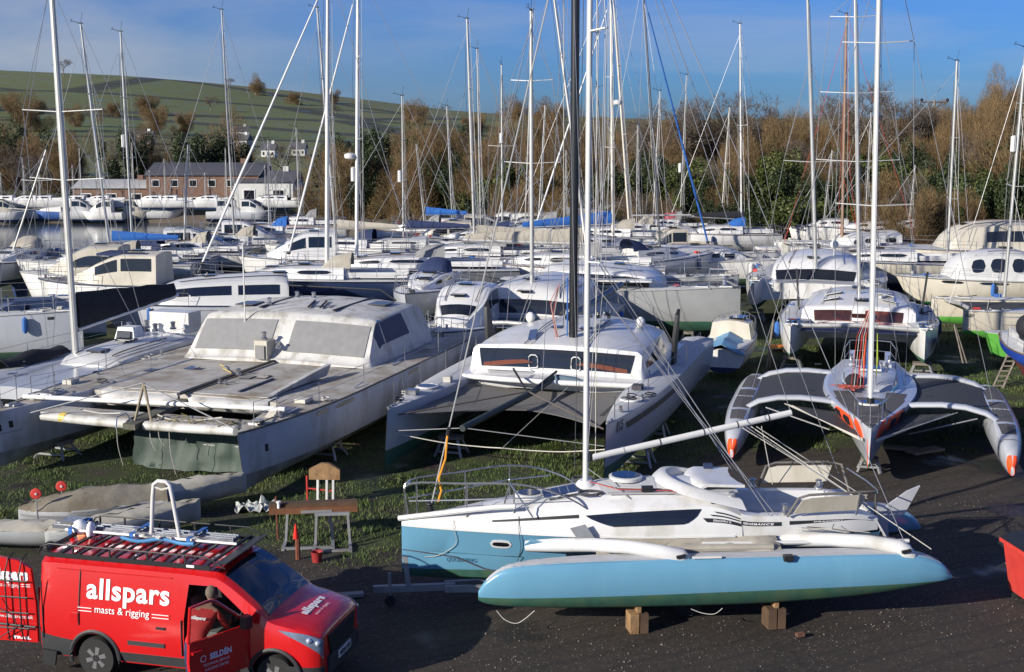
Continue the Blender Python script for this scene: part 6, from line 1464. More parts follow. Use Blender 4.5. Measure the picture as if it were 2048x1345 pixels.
for k in range(5): MB().tube([(LG/2-4.2,-.5+.08*k,1.7),(LG/2-4.15,-.4+.06*k,3.1),(LG/2-4.1,-.05,4.0)], .008, rope if k % 2 else roper, 4).build('halyard_tail', mG)
for s_ in (1,-1): MB().tube([(LG/2-.9,.28*s_,1.55),(LG/2-1.15,.30*s_,1.95),(LG/2-1.7,.55*s_,2.1)], .016, steel, 5).build('pulpit_hoop', G)
stand('grey cradle block under the bow of the orange flashed trimaran', at(1738,950,0)-dG*.4, rzG, .36, .55)
# ------------------------------------------------------------------ laid up slim hulls and dinghies, lower left
def slim_boat(name, label, bow, stern, b, h, zb, top, cov, tilt=0., bulge=.12, cat='boat', stern_w=.6, band=None):
    bow, stern = V(bow), V(stern); d = stern-bow; L_ = V((d.x,d.y,0)).length; rz = math.atan2(-d.y, -d.x); c = (bow+stern)/2
    t = thing(name, label, cat, (c.x,c.y,0), rz)
    st = []
    for k, q in ((0,.04),(.06,.32),(.16,.6),(.32,.88),(.5,1),(.7,.95),(.88,.8),(1,stern_w)):
        x = L_/2-L_*k; zz = bow.z+(stern.z-bow.z)*k; r_ = zb+.10*(1-math.sin(math.pi*min(k+.15,1))); 
        st.append([(x+.25*(0),0,r_),(x,b*q*.6,r_+.03),(x,b*q*.95,r_+(zz-r_)*.45),(x,b*q,zz-.02),(x,b*q*.96,zz),(x,b*q*.55,zz+bulge*.7*q),(x,0,zz+bulge*q)])
    lf = Loft(st, 4); mb = MB(); lf.skin(mb, 0, 4, top, (True, True)); mb.build('hull', t, smooth=60)
    mb = MB(); lf.skin(mb, 3, 6, cov, (True, True))
    rd = random.Random(int(abs(bow.x*100)))
    mb.v = [(x, y, z+.018*math.sin(x*9+y*14)+.012*rd.gauss(0,1)) for x,y,z in mb.v]; mb.build('cover', t, smooth=60)
    if band: 
        for s_ in (1,-1): mb = MB(); lf.patch(mb, .05, .97, 2.35, 2.6, band, s_, .008, nu=20, nv=1); mb.build('band', t)
    return t, lf
covc = mat('cream_boat_cover', (.47,.44,.36), .85, .1, 3, bump=.4, bscale=5, dirt=(.20,.18,.12), dthr=(.5,.8))
covd = mat('dirty_grey_cover', (.30,.27,.21), .85, .15, 3, bump=.5, bscale=5, col2=(.14,.12,.085), dirt=(.10,.08,.05), dthr=(.45,.7))
gr1 = mat('pale_grey_hull', (.36,.38,.38), .5, .06, 2, dirt=(.25,.25,.22))
slim_boat('inflatable_dinghy', 'grey inflatable dinghy under a dirty tarpaulin behind the van roof', at(36,1018,.55), at(330,985,.62), .75, .5, .16, pvc, covd, bulge=.28, cat='dinghy', stern_w=.95, band=mat('grey_band', (.2,.2,.22)))
slim_boat('covered_outrigger', 'slim pale hull under a cream cover pointing right, behind the white frame on the van', at(400,1000,.72), at(90,1062,.60), .42, .5, .22, gr1, covc, bulge=.08, cat='outrigger hull', stern_w=.12)
slim_boat('covered_outrigger', 'long slim white hull under a cream cover with its bow below the old catamaran bow', at(492,948,.70), at(200,1000,.62), .42, .5, .22, gr1, covc, bulge=.14, cat='outrigger hull', stern_w=.12)
slim_boat('covered_outrigger', 'slim hull under a cream cover at the left edge behind the van', at(250,1052,.45), at(-80,1052,.55), .42, .45, .10, gr1, covc, bulge=.10, cat='outrigger hull', stern_w=.12)
for k, (px, py, lb) in enumerate(((72,988,'left one of two round red discs on short posts above the grey dinghy'),(123,973,'right one of two round red discs on short posts above the grey dinghy'))):
    p = at(px, py, .95); t = thing('red_disc', lb, 'marker disc', (p.x,p.y,0), .2, 'red discs behind the grey dinghy')
    q = MB(); q.lathe((0,0,.95), [(.04,-.03),(.105,-.02),(.12,0),(.105,.02),(.04,.03)], redd, 16, 'y'); q.build('disc', t); MB().lathe((0,-.035,.95), [(.02,-.01),(.03,.01)], white, 8, 'y').build('hub', t); MB().tube([(0,0,0),(0,0,.85)], .015, galv, 6).build('post', t)
# trestles and timber in the middle of the grass
p = at(650, 1012, .0); t = thing('timber_trestle', 'trestle of white posts topped by a bright timber board in front of the catamarans', 'trestle', p, -.05)
MB().slab([(-.36,0,.62),(.36,0,.62),(.36,0,.86),(.10,0,1.0),(-.08,0,1.0),(-.36,0,.86)], (0,.12,0), wood).build('board', t)
for x_ in (-.18,.03,.18): MB().bar((x_,.05,0),(x_+.02,.05,.64),.08,.05,white).build('post', t)
MB().tube([(-.42,.05,0),(-.42,.05,.7)], .022, redd, 6).build('red_post', t); MB().tube([(-.42,.05,.40),(.2,.05,.34)], .018, redd, 6).build('red_rail', t)
p = at(628, 1085, 0); t = thing('timber_beam', 'long dark timber beam lying across galvanised frames on the grass', 'beam', p, R(7))
MB().box((0,.25,.72), (1.85,.20,.20), woodd).build('beam', t); MB().box((0,.10,.68), (1.85,.14,.12), mat('red_brown_timber', (.17,.07,.03), .8, .3, 3)).build('plank', t); MB().lathe((-.72,.1,.80), [(.03,-.06),(.03,.05),(.05,.06),(.05,.09)], print_w, 8).build('white_cap', t)
for k, (dx, dy, wd_, lb) in enumerate(((-.1,.0,.98,'left pale galvanised frame standing in the grass beside the van'),(.42,-.18,.72,'right pale galvanised frame standing in the grass, nearest the blue trimaran'))):
    pp = p+V((dx,dy,0)); t = thing('galvanised_frame', lb, 'frame', pp, R(6), 'galvanised frames in the grass')
    for x_ in (-wd_/2, wd_/2): 
        MB().bar((x_,0,0),(x_*.9,.05,.66),.07,.05,galv).build('leg', t); MB().bar((x_,0,.03),(x_*1.05,-.55,.03),.07,.05,galv).build('foot_rail', t)
    MB().bar((-wd_/2,.05,.66),(wd_/2,.05,.66),.07,.06,galv).build('top_rail', t); MB().bar((-wd_/2,-.5,.04),(wd_/2,-.5,.04),.06,.05,galv).build('bottom_rail', t)
p = at(596, 1120, 0); t = thing('red_post', 'short red and rust brown post leaning behind the van bonnet', 'post', p, 0)
MB().tube([(0,0,0),(.0,0,.45)], .05, rust, 7).build('stump', t); MB().lathe((-.03,0,.45), [(.06,0),(.045,.12),(.012,.30)], mat('signal_red', (.8,.03,.02), .4), 10).build('red_cone', t)
p = at(634, 1125, 0); t = thing('red_bucket', 'small dull red bucket in the grass between the galvanised frames', 'bucket', p, 0); MB().lathe((0,0,0), [(.09,0),(.12,.22),(.125,.23),(.10,.22),(.08,.03)], redb, 14).build('pail', t)
p = at(512, 1022, 0); t = thing('plastic_sheet', 'crumpled clear plastic sheet on the grass behind the van', 'plastic sheet', p, .1); rd = random.Random(6)
MB().grid([[V((-.45+.07*i, -.3+.08*j, max(.02, .12+.07*rd.gauss(0,1)))) for j in range(8)] for i in range(14)], mat('crumpled_plastic', (.45,.47,.45), .15, .3, 12, coat=.6), (0,0,-.005)).build('sheet', t, smooth=0)
p = at(556, 1080, 0); t = thing('rusty_post', 'thin rusty red steel post standing behind the van roof', 'post', p, 0); MB().tube([(0,0,0),(-.02,0,.95)], .022, rust, 6).build('tube', t)

for lf, s_ in EL: lf.yo = yE*s_; clutter(E, lf, n=12, fend=False)
for lf, s_ in FL: lf.yo = yF*s_; clutter(F_, lf, n=6, u1=.6, fend=False)
def rt_(px, Y): return V(((px-PX0)/FPX*(Y*cp+CAMH*sp), Y, 0))     # the ground point under photo column px, Y metres off
def mst(root, rz, mx, my, z0, tx, ty, **k):
    c, s = math.cos(rz), math.sin(rz); b = V((root.x+c*mx-s*my, root.y+s*mx+c*my, z0)); t = atd(tx, ty, b.y); d = t-b; H = d.z
    lx, ly = c*d.x+s*d.y, -s*d.x+c*d.y
    return dict(x=mx, y=my, z0=z0, z1=t.z, rake=lx/H, side_lean=ly/H, **k)
def basex(root, rz, L, bx, z0, my=0.):                    # local x at which the mast foot falls on photo column bx (boats lying across the view)
    c = math.cos(rz); return ((bx-PX0)/FPX*(root.y*cp+CAMH*sp)-root.x)/c
# ------------------------------------------------------------------ H, I: catamarans behind the orange trimaran
rzH = heading(1737)
bw = at(1852, 662, 1.85); rH = fromport(bw, rzH, 9.4, 2.25)
cabH = [(2.1,2.05,1.50,2.0,1.56,1.85,1.57,1.62),(1.95,2.1,1.50,2.0,2.05,1.92,2.10,2.16),(1.5,2.15,1.50,1.95,2.12,1.8,2.22,2.32),(0,2.15,1.50,1.85,2.2,1.6,2.34,2.55),(-2.0,2.1,1.50,1.8,2.2,1.5,2.34,2.55),(-3.0,2.0,1.5,1.8,2.0,1.5,2.1,2.25)]
H_, hl, hc = catamaran('white catamaran with blue solar panels and red cabin windows behind the orange trimaran', rH, rzH, L=9.4, B=5.7, hb=.60, zk=.5, zw=.85, zb=1.85, zs=1.5, cab=cabH, bz=1.0, bridge=(.26,.95), netm=canvnv, mast=None, rail=True)
for s_ in (1,-1):
    mb = MB(); hc.patch(mb, .025, .178, 0, 0, glassr, s_, .012, nu=4, nv=8, top=lambda a: 4.75, bot=lambda a: 3.35); mb.build('front_window', H_)  # window colour carries the red-brown of the wooden interior
    mb = MB(); hc.patch(mb, .45, .75, .8, 1.8, glass, s_, .012, nu=6, nv=2); mb.build('side_window', H_)
    for k, (x_, y_) in enumerate(((1.0,1.35),(.1,1.30))):
        q = hc.at(hc.ux(x_), 3.75, s_); solar_panel(H_, q+V((0,-.05*s_,.03)), .75, .62, 3, 3, m=solarb, rot=Matrix.Rotation(-.22*s_,3,'X') @ Matrix.Rotation(-.10,3,'Y'))
    MB().slab([(-1.0,2.28*s_,1.5),(-1.3,2.28*s_,1.5),(-1.5,2.45*s_,3.2),(-1.2,2.45*s_,3.25)], (0,.07,0), black).build('daggerboard', H_)
MB().box((2.115,.05,1.93), (.03,.55,.14), glassr).build('hatch_window', H_)
mb = MB(); mb.slab([(2.12,.6,1.62),(2.12,.6,2.02),(2.12,.25,1.62)], (.01,0,0), mat('slate_blue_vinyl', (.05,.08,.13))); mb.build('bow_triangle', H_)
MB().bar((.9,.75,2.48),(.1,1.1,2.5),.10,.05,white).build('boathook', H_)
spar_mast(H_, **mst(rH, rzH, .3, 0, 2.45, 1710, -60, r=.075, m=alu, spread=((.42,1.5),(.63,1.3),(.86,.9)), chain=(-1.2,2.4,1.55), fore=(4.0,1.85), rw=.010, spr_sweep=-.15))
for k in range(9):
    rd = random.Random(k); MB().tube([(2.5+rd.uniform(-.3,1.2),rd.uniform(-1.8,1.8),1.7),(3.4,rd.uniform(-1,1),1.75+rd.uniform(0,.25)),(4.2,rd.uniform(-2.2,2.2),1.8)], .010, (rope,wiredk,roper)[k%3], 4).build('loose_line', H_, smooth=0)
MB().slab([(4.6,2.66,1.6),(2.6,2.72,1.3),(3.5,2.75,.95)], (0,.02,0), mat('slate_blue_vinyl', (.05,.08,.13))).build('hull_graphic', H_)
bw = at(1508, 566, 1.9); rI = fromport(bw, rzH, 10, -2.55)
cabI = [(2.6,1.9,1.6,1.85,1.7,1.7,1.72,1.78),(2.0,2.1,1.6,1.95,2.15,1.8,2.22,2.32),(1.0,2.2,1.6,1.9,2.45,1.6,2.6,2.8),(-1.5,2.2,1.6,1.85,2.5,1.5,2.7,2.95),(-3.2,2.1,1.6,1.8,2.2,1.5,2.4,2.6)]
I_, il, ic = catamaran('white catamaran with a wraparound dark window band and light blue bow pattern, right of centre', rI, rzH, L=10, B=6.4, hb=.65, zk=.5, zw=.9, zb=1.95, zs=1.6, cab=cabI, bz=1.0, bridge=(.10,.95), crossbeam=False)
for s_ in (1,-1):
    mb = MB(); ic.patch(mb, .04, .23, 3.0, 5, glass, s_, .012, nu=6, nv=8); mb.build('front_window', I_); mb = MB(); ic.patch(mb, .25, .7, .9, 1.9, glass, s_, .012, nu=6, nv=2); mb.build('side_window', I_)
lfi = il[1][0]; lfi.yo = -2.55
mb = MB(); lfi.patch(mb, .02, .22, 4.1, 5.0, mat('sea_blue_vinyl', (.03,.22,.36)), -1, .01, 'round', nu=10); mb.build('bow_pattern', I_)
q = MB(); [q.ball(lfi.at(.05+.035*k, 4.6, -1)+V((0,-.0,0)), .06, print_w, 6, 4, (1,.4,1)) for k in range(4)]; tag(q.build('bow_spots', I_), kind='stuff')
MB().box((2.7,0,1.35), (.5,4.2,.75), gel).build('front_bulkhead', I_); mb = MB(); text_plane(mb, 'Voleene', (2.96,-.35,1.38), (0,1,0), (0,0,1), .26, print_k, .0, width=.9, ital=.3); mb.build('lettering', I_)
MB().bar((2.97,-1.6,1.66),(2.97,1.6,1.66),.02,.04,black).build('trim_line', I_)
spar_mast(I_, **mst(rI, rzH, 1.9, 0, 2.3, 1614, -50, r=.085, m=alu, spread=((.37,1.3),(.72,.0)), chain=(-1.2,2.6,1.6), fore=(4.6,1.95), rw=.011))
MB().ball((.6,.75,3.3), .20, white, 12, 8).build('radome', I_); MB().tube([(.6,.75,2.8),(.6,.75,3.2)], .03, white, 6).build('radome_post', I_)
# ------------------------------------------------------------------ boats along the right edge
r_ = rt_(1787, 59)+V((5.2,0,0))
J, jl = motorboat('cream white boat with tall oval cabin windows and round hull windows, right edge', r_, math.pi, L=10.4, b=1.5, zk=.5, zw=.9, zb=2.05, zs=1.8, top=gelc, anti=greend, rake=.9, cabs=[[(2.9,1.0,1.9,.8,2.0,.6,2.0,2.05),(2.2,1.1,1.9,.95,2.9,.7,2.95,3.05),(-.2,1.15,1.9,1.0,3.0,.8,3.1,3.25),(-1.0,1.1,1.9,1.0,2.6,.8,2.65,2.7),(-4.2,1.2,1.85,1.1,2.35,.9,2.4,2.5)]], wins=[(.26,.33,.7,1.8,'round'),(.35,.42,.7,1.8,'round'),(.44,.51,.7,1.8,'round'),(.80,.88,.9,1.6,'round'),(.90,.98,.9,1.6,'round')])
jl.yo = 0
for u in (.36,.50,.64,.78): 
    mb = MB(); jl.patch(mb, u, u+.09, 4.1, 4.75, glass, 1, .012, 'round'); mb.build('hull_window', J)
mb = MB(); jl.patch(mb, .01, .99, 4.85, 4.95, black, 1, .014, nu=24, nv=1); mb.build('stripe', J)
MB().tube([(-1.0,-.9,2.7),(-1.2,-.9,3.4),(-2.8,-.9,3.2),(-3.2,-.9,2.5)], .02, steel, 5).build('canopy_frame', J)
MB().grid([[(-1.2,.9*s,3.3-abs(s)*.15) for s in (-1,0,1)],[(-2.6,.9*s,3.3-abs(s)*.15) for s in (-1,0,1)],[(-3.3,.9*s,2.5) for s in (-1,0,1)]], canvy, (0,0,-.02)).build('canopy', J)
r_ = rt_(1745, 70)+V((6.0,0,0))
K, kl = motorboat('large white boat with a big sloping cabin at the foot of the woods, right edge', r_, math.pi, L=12.5, b=2.1, zk=.6, zw=1.1, zb=2.4, zs=2.2, top=gelc, rake=.8, cabs=[[(2.6,1.3,2.2,1.1,2.3,.9,2.3,2.4),(1.0,1.6,2.2,1.4,3.5,1.1,3.55,3.7),(-4.5,1.7,2.2,1.5,3.6,1.2,3.65,3.8)]], wins=[(.55,.75,.8,1.6,'rect')])
MB().slab([(2.0,.7,2.75),(1.1,.9,3.45),(.6,.9,3.5),(1.6,.7,2.72)], (0,-.02,.02), mat('dark_strap_line', (.05,.04,.03))).build('windscreen_divider', K)
rD = (at(1850,643,.4)+at(1935,682,.4))*.5; rD.z = 0; rD += V((4.6,0,0))
D_, dl, dc = catamaran('white and green catamaran lettered Dream with dark netting, at the right edge', rD, math.pi, L=9.2, B=5.0, hb=.5, zk=.35, zw=.72, zb=1.5, zs=1.4, top=gelc, anti=green, cab=None, netm=net, bridge=(.55,.95), rail=False, mast=mst(rD, math.pi, basex(rD, math.pi, 9, 2003, 1.9), 0, 1.8, 2052, 95, r=.09, m=alu, spread=((.45,1.1),(.78,.7)), chain=(-.6,2.1,1.4), fore=(4.5,1.5), aft=(-4.4,1.4), rw=.011, reflector=True))
dn_ = dl[0][0]; dn_.yo = 2.0
mb = MB(); text_loft(mb, dn_, 'Dream', .045, 3.7, .125, .9, print_k, 1, .01, .012, .35); mb.build('lettering', D_)
MB().box((-1.4,0,2.0), (2.4,3.4,.9), gel).build('deck_house', D_)
p = at(1990, 712, .35); t, _ = motorboat('bright green open boat with its square bow facing left of the wooden ladder', V((p.x+.9,p.y,0)), math.pi+.5, L=3.6, b=.85, zk=.35, zw=.45, zb=1.35, zs=1.1, top=green, anti=greend, cabs=[[(.2,.3,1.1,.25,1.2,.2,1.2,1.22),(-.4,.3,1.1,.25,1.2,.2,1.2,1.22)]], wins=[], rail=False, rake=.5, hname='green_boat', cat='boat')
p = at(2085, 785, .3); t, _ = keelboat('white topped boat with blue topsides and a red underbody behind the wooden ladder', V((p.x,p.y,0)), heading(1500), L=6.5, b=1.15, zk=.3, zw=1.25, zb=1.75, zs=1.7, top=mat('royal_blue_paint', (.015,.05,.3), .35), anti=antir, keels=0, cabm=gel, mast=None, rake=.15)
MB().box((1.9,-.75,2.35), (.9,.1,1.0), gel).build('dodger', t); MB().ball((1.3,-.8,2.6), .4, canvb, 12, 8).build('black_bag', t)
for k in range(4): MB().tube([(2.2-.3*k,-.9,1.8),(2.2-.3*k,-.9,3.0+.1*k),(1.4,-.4,3.2)], .02, steel, 5).build('gantry_tube', t)
a, b_ = at(1985, 778, 0), at(2018, 705, 0); b_ = atd(2020, 700, a.y+1.2); t = thing('wooden_ladder', 'old wooden ladder leaning up to the blue and red boat at the right edge', 'ladder', a, 0)
for dx in (0,.34): MB().bar((dx,0,0), V((dx,0,0))+(b_-a), .06, .05, woodg).build('rail', t)
for k in range(8): q = (b_-a)*((k+.5)/8); MB().bar(q+V((0,0,.02)), q+V((.34,0,.02)), .05, .05, woodg).build('rung', t)
a = at(1925, 745, .9); t = thing('leaning_pole', 'two thin grey poles standing up from the right float of the trimaran', 'pole', (a.x, a.y, 1.2), 0)
MB().tube([(0,0,0),(-.35,0,1.25)], .025, woodg, 6).build('pole', t); MB().tube([(.12,0,0),(-.30,.02,1.2)], .02, woodg, 6).build('pole', t)
# small cruiser under a blue sheet, behind the stern of the 815 boat
r_ = rt_(1462, 46.5); M_, ml = motorboat('small white cruiser with a blue tarpaulin over its cockpit behind the grey catamaran', r_, R(72), L=4.4, b=.85, zk=.2, zw=.45, zb=1.35, zs=1.1, anti=canvnv, cabs=[[(1.2,.45,1.25,.4,1.35,.3,1.35,1.4),(.6,.75,1.2,.65,1.75,.55,1.77,1.85),(-.4,.75,1.15,.65,1.75,.55,1.77,1.85)]], wins=[(.45,.62,1.,1.8,'rect'),(.7,.95,1.,1.8,'rect')], stripe=navy)
MB().grid([[( -.3-.35*i, (j-3)*.26, 1.45-.02*i-.13*abs(j-3)-.05*math.sin(i*2+j)) for j in range(7)] for i in range(7)], mat('pale_blue_tarp', (.13,.30,.48), .6, .1, 4, bump=.5, bscale=6), (0,0,-.02)).build('tarpaulin', M_)
# ------------------------------------------------------------------ middle rows behind the 815 catamaran
rO = rt_(1228, 55); rz0 = R(-9)
O1, ol, oc = catamaran('white catamaran lying across the view, its grey bow pointing right behind the black mast', rO, rz0, L=10.5, B=5.6, hb=.62, zk=.5, zw=.95, zb=2.35, zs=2.0, top=mat('dull_grey_topsides', (.35,.36,.36), .5, .08, 2), cab=[(2.2,1.9,1.9,1.8,2.05,1.6,2.1,2.2),(1.4,2.1,1.9,1.9,2.65,1.7,2.7,2.8),(-2.2,2.1,1.9,1.9,2.85,1.7,2.95,3.1),(-3.0,2.,1.9,1.9,2.5,1.7,2.6,2.7)], wins=[(.30,.62,.9,1.8,'rect'),(.66,.95,.9,1.8,'rect')])
MB().box((-.6,-2.2,2.55), (4.6,1.1,.06), gel).build('side_deck_roof', O1); pulpit(O1, [(4.0,-2.6,2.3),(5.1,-2.2,2.35),(4.0,-1.7,2.3)], .7)
rO2 = rt_(1075, 50); O2, ol2, oc2 = catamaran('white catamaran with an arched cabin and dark saloon window behind the left daggerboard', rO2, heading(1760), L=10, B=5.8, hb=.6, zk=.5, zw=.9, zb=1.8, zs=1.6, cab=[(2.0,2.0,1.6,1.9,1.7,1.7,1.72,1.8),(1.75,2.1,1.6,1.95,2.25,1.8,2.3,2.4),(.8,2.1,1.6,1.85,2.5,1.6,2.65,2.9),(-2.5,2.1,1.6,1.85,2.5,1.6,2.65,2.95)], mast=mst(rO2, heading(1760), .9, 0, 2.8, 1062, 22, r=.075, m=alu, spread=((.45,1.1),(.75,.8)), chain=(-1,2.4,1.6), fore=(4.4,1.8), rw=.011))
for s_ in (1,-1): mb = MB(); oc2.patch(mb, .03, .30, 3.1, 5, glass, s_, .012, nu=4, nv=8); mb.build('front_window', O2)
r_ = rt_(930, 47); motorboat('small white boat with low grey windows behind the stern of the old catamaran', r_, heading(1500), L=7, b=1.3, zk=.5, zw=.8, zb=1.8, zs=1.5)
# beige sail cover boat and blue sail cover boat
r_ = rt_(1120, 62); P1, _ = keelboat('white yacht under a long beige sail cover, left of the black mast', r_, R(172), L=10, b=1.6, zk=.7, zw=1.2, zb=2.4, zs=2.1, mast=mst(r_, R(172), -1.3, 0, 2.7, 1101, -60, r=.10, m=white, spread=((.40,1.0),(.7,.8)), chain=(-.2,1.4,2.2), fore=(4.8,2.4), aft=(-4.8,2.1), rw=.011, furl=None))
boom(P1, (-1.1,0,3.25), (4.8,-.1,3.35), .10, cover=canvt, ch=.75)
r_ = rt_(1170, 70); P2, _ = keelboat('white yacht with a bright blue sail cover and a red lifebuoy near the centre', r_, R(8), L=9, b=1.5, zk=.8, zw=1.3, zb=2.5, zs=2.4, mast=mst(r_, R(8), 1.5, 0, 2.8, 1221, -50, r=.10, m=mat('ivory_mast', (.62,.58,.50), .4), spread=((.35,1.1),(.62,.9)), chain=(-.2,1.4,2.4), fore=(4.3,2.5), aft=(-4.3,2.4), rw=.012, radar=.52), hood=canvy)
boom(P2, (1.4,0,3.6), (-3.6,0,3.45), .08, cover=canvn, ch=.7)
q = MB(); q.tube([V((-3.8,-1.35,2.9))+V((0,.0,0))+V((.28*math.cos(a),0,.28*math.sin(a))) for a in [k*math.pi/8 for k in range(17)]], .06, redd, 6); q.build('lifebuoy', P2)
r_ = rt_(1210, 77); keelboat('white yacht with an angled pale mast and long bare boom behind the blue cover', r_, R(176), L=9, b=1.5, zk=.8, zw=1.3, zb=2.5, zs=2.3, bm=True, mast=mst(r_, R(176), -1.4, 0, 2.9, 1224, -40, r=.09, m=mat('ivory_mast', (.62,.58,.5)), spread=((.38,1.1),(.66,.9)), chain=(-.2,1.4,2.4), fore=(4.3,2.5), aft=(-4.3,2.3), rw=.012, furl=white))
r_ = rt_(1345, 92); motorboat('brown and white motor cruiser with a red windowed cabin at the foot of the trees', rt_(1322, 84), R(180), L=5.2, b=1.4, zk=.4, zw=.8, zb=1.7, zs=1.6, top=gelc, cabs=[[(2.1,.8,1.6,.7,1.7,.6,1.7,1.75),(1.6,1.1,1.6,1.0,2.2,.9,2.25,2.45),(-1.8,1.1,1.6,1.0,2.2,.9,2.25,2.45),(-2.2,1.,1.6,.9,1.8,.8,1.8,1.9)]], wins=[(.34,.48,.9,1.8,'rect'),(.5,.64,.9,1.8,'rect')], winm=mat('red_brown_window', (.12,.03,.03), .3))
motorboat('small white cabin boat with a red stripe in front of the brown windowed cruiser', rt_(1330, 76), R(-170), L=4.6, b=1.0, zk=.4, zw=.8, zb=1.7, zs=1.5, stripe=redb)
r_ = rt_(1440, 84); Q1, _ = keelboat('white yacht with a black sail cover and a flag, below the woods right of centre', r_, R(186), L=7.6, b=1.35, zk=.5, zw=1.0, zb=2.1, zs=1.9, mast=mst(r_, R(186), -1.35, 0, 2.5, 1480, 48, r=.085, m=white, spread=((.5,1.1),), chain=(-.2,1.3,2.1), fore=(3.7,2.1), aft=(-3.7,1.9), rw=.012))
boom(Q1, (-1.5,0,2.9), (1.9,0,3.1), .07, cover=canvb, ch=.55); MB().grid([[(3.0,0,3.4),(3.0,0,3.0)],[(3.3,.1,3.35),(3.3,.1,2.95)],[(3.7,0,3.3),(3.7,0,2.9)]], mat('red_white_flag', (.45,.1,.12), .7)).build('flag', Q1); MB().tube([(2.95,0,2.0),(2.95,0,3.5)], .02, woodg, 5).build('flagstaff', Q1)
r_ = rt_(1425, 70); catamaran('white catamaran with three small side windows, its bows pointing right between the yachts', r_, R(4), L=8.5, B=5, hb=.55, zk=.5, zw=.9, zb=1.9, zs=1.7, cab=[(1.6,1.6,1.7,1.5,1.8,1.3,1.8,1.85),(.6,1.8,1.7,1.6,2.2,1.4,2.25,2.4),(-3,1.8,1.7,1.6,2.25,1.4,2.3,2.5)], wins=[(.45,.56,.9,1.7,'rect'),(.6,.71,.9,1.7,'rect'),(.75,.86,.9,1.7,'rect')], crossbeam=False)
# big grey hulled vessel and others far centre
r_ = rt_(1200, 97); t, _ = motorboat('large slate grey hulled vessel with a white deckhouse and teal windows, far centre', r_, R(0), L=8.6, b=1.9, zk=.2, zw=.6, zb=2.3, zs=1.9, top=greyh, cabs=[[(2.6,1.2,2.,1.1,2.1,.9,2.1,2.2),(2.0,1.4,2.,1.3,3.1,1.1,3.15,3.3),(-3.6,1.4,1.9,1.3,3.1,1.1,3.15,3.3)]], wins=[(.34+.08*k,.39+.08*k,.8,1.6,'rect') for k in range(8)], winm=mat('teal_window', (.02,.10,.11), .15))
motorboat('cream motor cruiser with two window bands beside the left edge of the woods', rt_(1055, 92), R(180), L=4.8, b=1.3, zk=.4, zw=.8, zb=2.1, zs=2.0, top=gelc, cabs=[[(2.2,.9,2.,.8,2.1,.7,2.1,2.15),(1.9,1.,2.,.9,2.75,.8,2.8,2.9),(-2.2,1.,2.,.9,2.75,.8,2.8,2.9)]], wins=[(.30,.60,.8,1.7,'round'),(.66,.95,.8,1.7,'round')])
motorboat('small cream boat with square windows far back under the trees', rt_(1308, 104), R(170), L=3.2, b=.9, zk=.6, zw=.9, zb=2.2, zs=2.1, top=gelc)
# boats below the woods on the right
r_ = rt_(1700, 80); N2, _, _ = catamaran('white catamaran with small square cabin windows below the white shed roof', r_, R(184), L=8.6, B=5, hb=.6, zk=.4, zw=.8, zb=1.7, zs=1.6, cab=[(.8,1.6,1.5,1.5,1.6,1.3,1.6,1.7),(.2,1.7,1.5,1.6,2.15,1.4,2.2,2.3),(-2.6,1.7,1.5,1.6,2.3,1.4,2.35,2.5)], wins=[(.42,.53,.9,1.7,'round'),(.6,.72,.9,1.7,'round'),(.8,.92,.9,1.7,'round')], mast=mst(r_, R(184), basex(r_, R(184), 8, 1681, 2), 0, 2.1, 1693, 28, r=.12, m=brownm, spread=((.3,.9),), chain=(-.4,2,1.6), fore=(4.2,1.7), aft=(-4.2,1.6), rw=.012, wm_=roper))
r_ = rt_(1645, 72); catamaran('low white catamaran with a maroon stripe lying across below the green roof', r_, R(178), L=9, B=4.6, hb=.5, zk=.4, zw=.8, zb=1.5, zs=1.3, stripe=redb, cab=None, bridge=(.3,.9), mast=None, rail=True)
r_ = rt_(1760, 66); keelboat('grey white yacht with a bare mast leaning right, behind the oval windowed boat', r_, R(178), L=9.5, b=1.6, zk=.5, zw=1.0, zb=2.2, zs=1.9, top=gelc, mast=mst(r_, R(178), basex(r_, R(178), 9, 1889, 2), 0, 2.5, 1914, 122, r=.095, m=alu, spread=((.28,.9),(.6,.7)), chain=(-.3,1.4,2), fore=(4.6,2.2), aft=(-4.5,1.9), rw=.012))
# more masts of boats hidden among the others
def hidden_mast(lb, bx, Y, tx, ty, r, L=8, deg=90, m=None, hull=None, cover=None, **k):
    r_ = rt_(bx, Y); rz = R(deg); t, _ = keelboat(lb, r_, rz, L=L, b=L*.16, zk=.7, zw=1.15, zb=2.25, zs=2.0, top=hull, mast=mst(r_, rz, .6, 0, 2.5, tx, ty, r=r, m=m or alu, rw=k.pop('rw', .012), spread=k.pop('spread', ((.5,.9),)), chain=(-.2,L*.14,2.1), fore=(L*.48,2.25), aft=(-L*.47,2.0), **k), bm=True if cover else None, cover=cover, rail=False)
    return t
hidden_mast('cream yacht with a thin mast topped by a forked wind vane near the picture centre', 1008, 84, 1003, 130, .06, 7, -100, reflector=.55)
hidden_mast('white yacht with a slim dark mast standing before the left end of the woods', 1068, 88, 1066, 20, .07, 8, 180)
hidden_mast('white yacht with a twin spreader mast just left of the black mast', 1095, 80, 1090, 210, .05, 6.5, 178)
hidden_mast('small yacht with a short dark mast behind the ivory masts', 1190, 90, 1194, 175, .055, 6.5, 5, m=mat('dark_mast', (.10,.11,.13), .4))
hidden_mast('white yacht with a blue furled foresail and dark mast behind the white yachts at centre', 1300, 66, 1285, -40, .06, 8, 30, furl=canvn, m=mat('dark_mast', (.1,.11,.13)))
hidden_mast('yacht with a slender mast against the left edge of the bare trees', 1322, 88, 1320, 182, .055, 7, 180)
hidden_mast('yacht with a thin grey mast against the bare skyline trees', 1376, 92, 1373, 150, .05, 7, 175, reflector=.35)
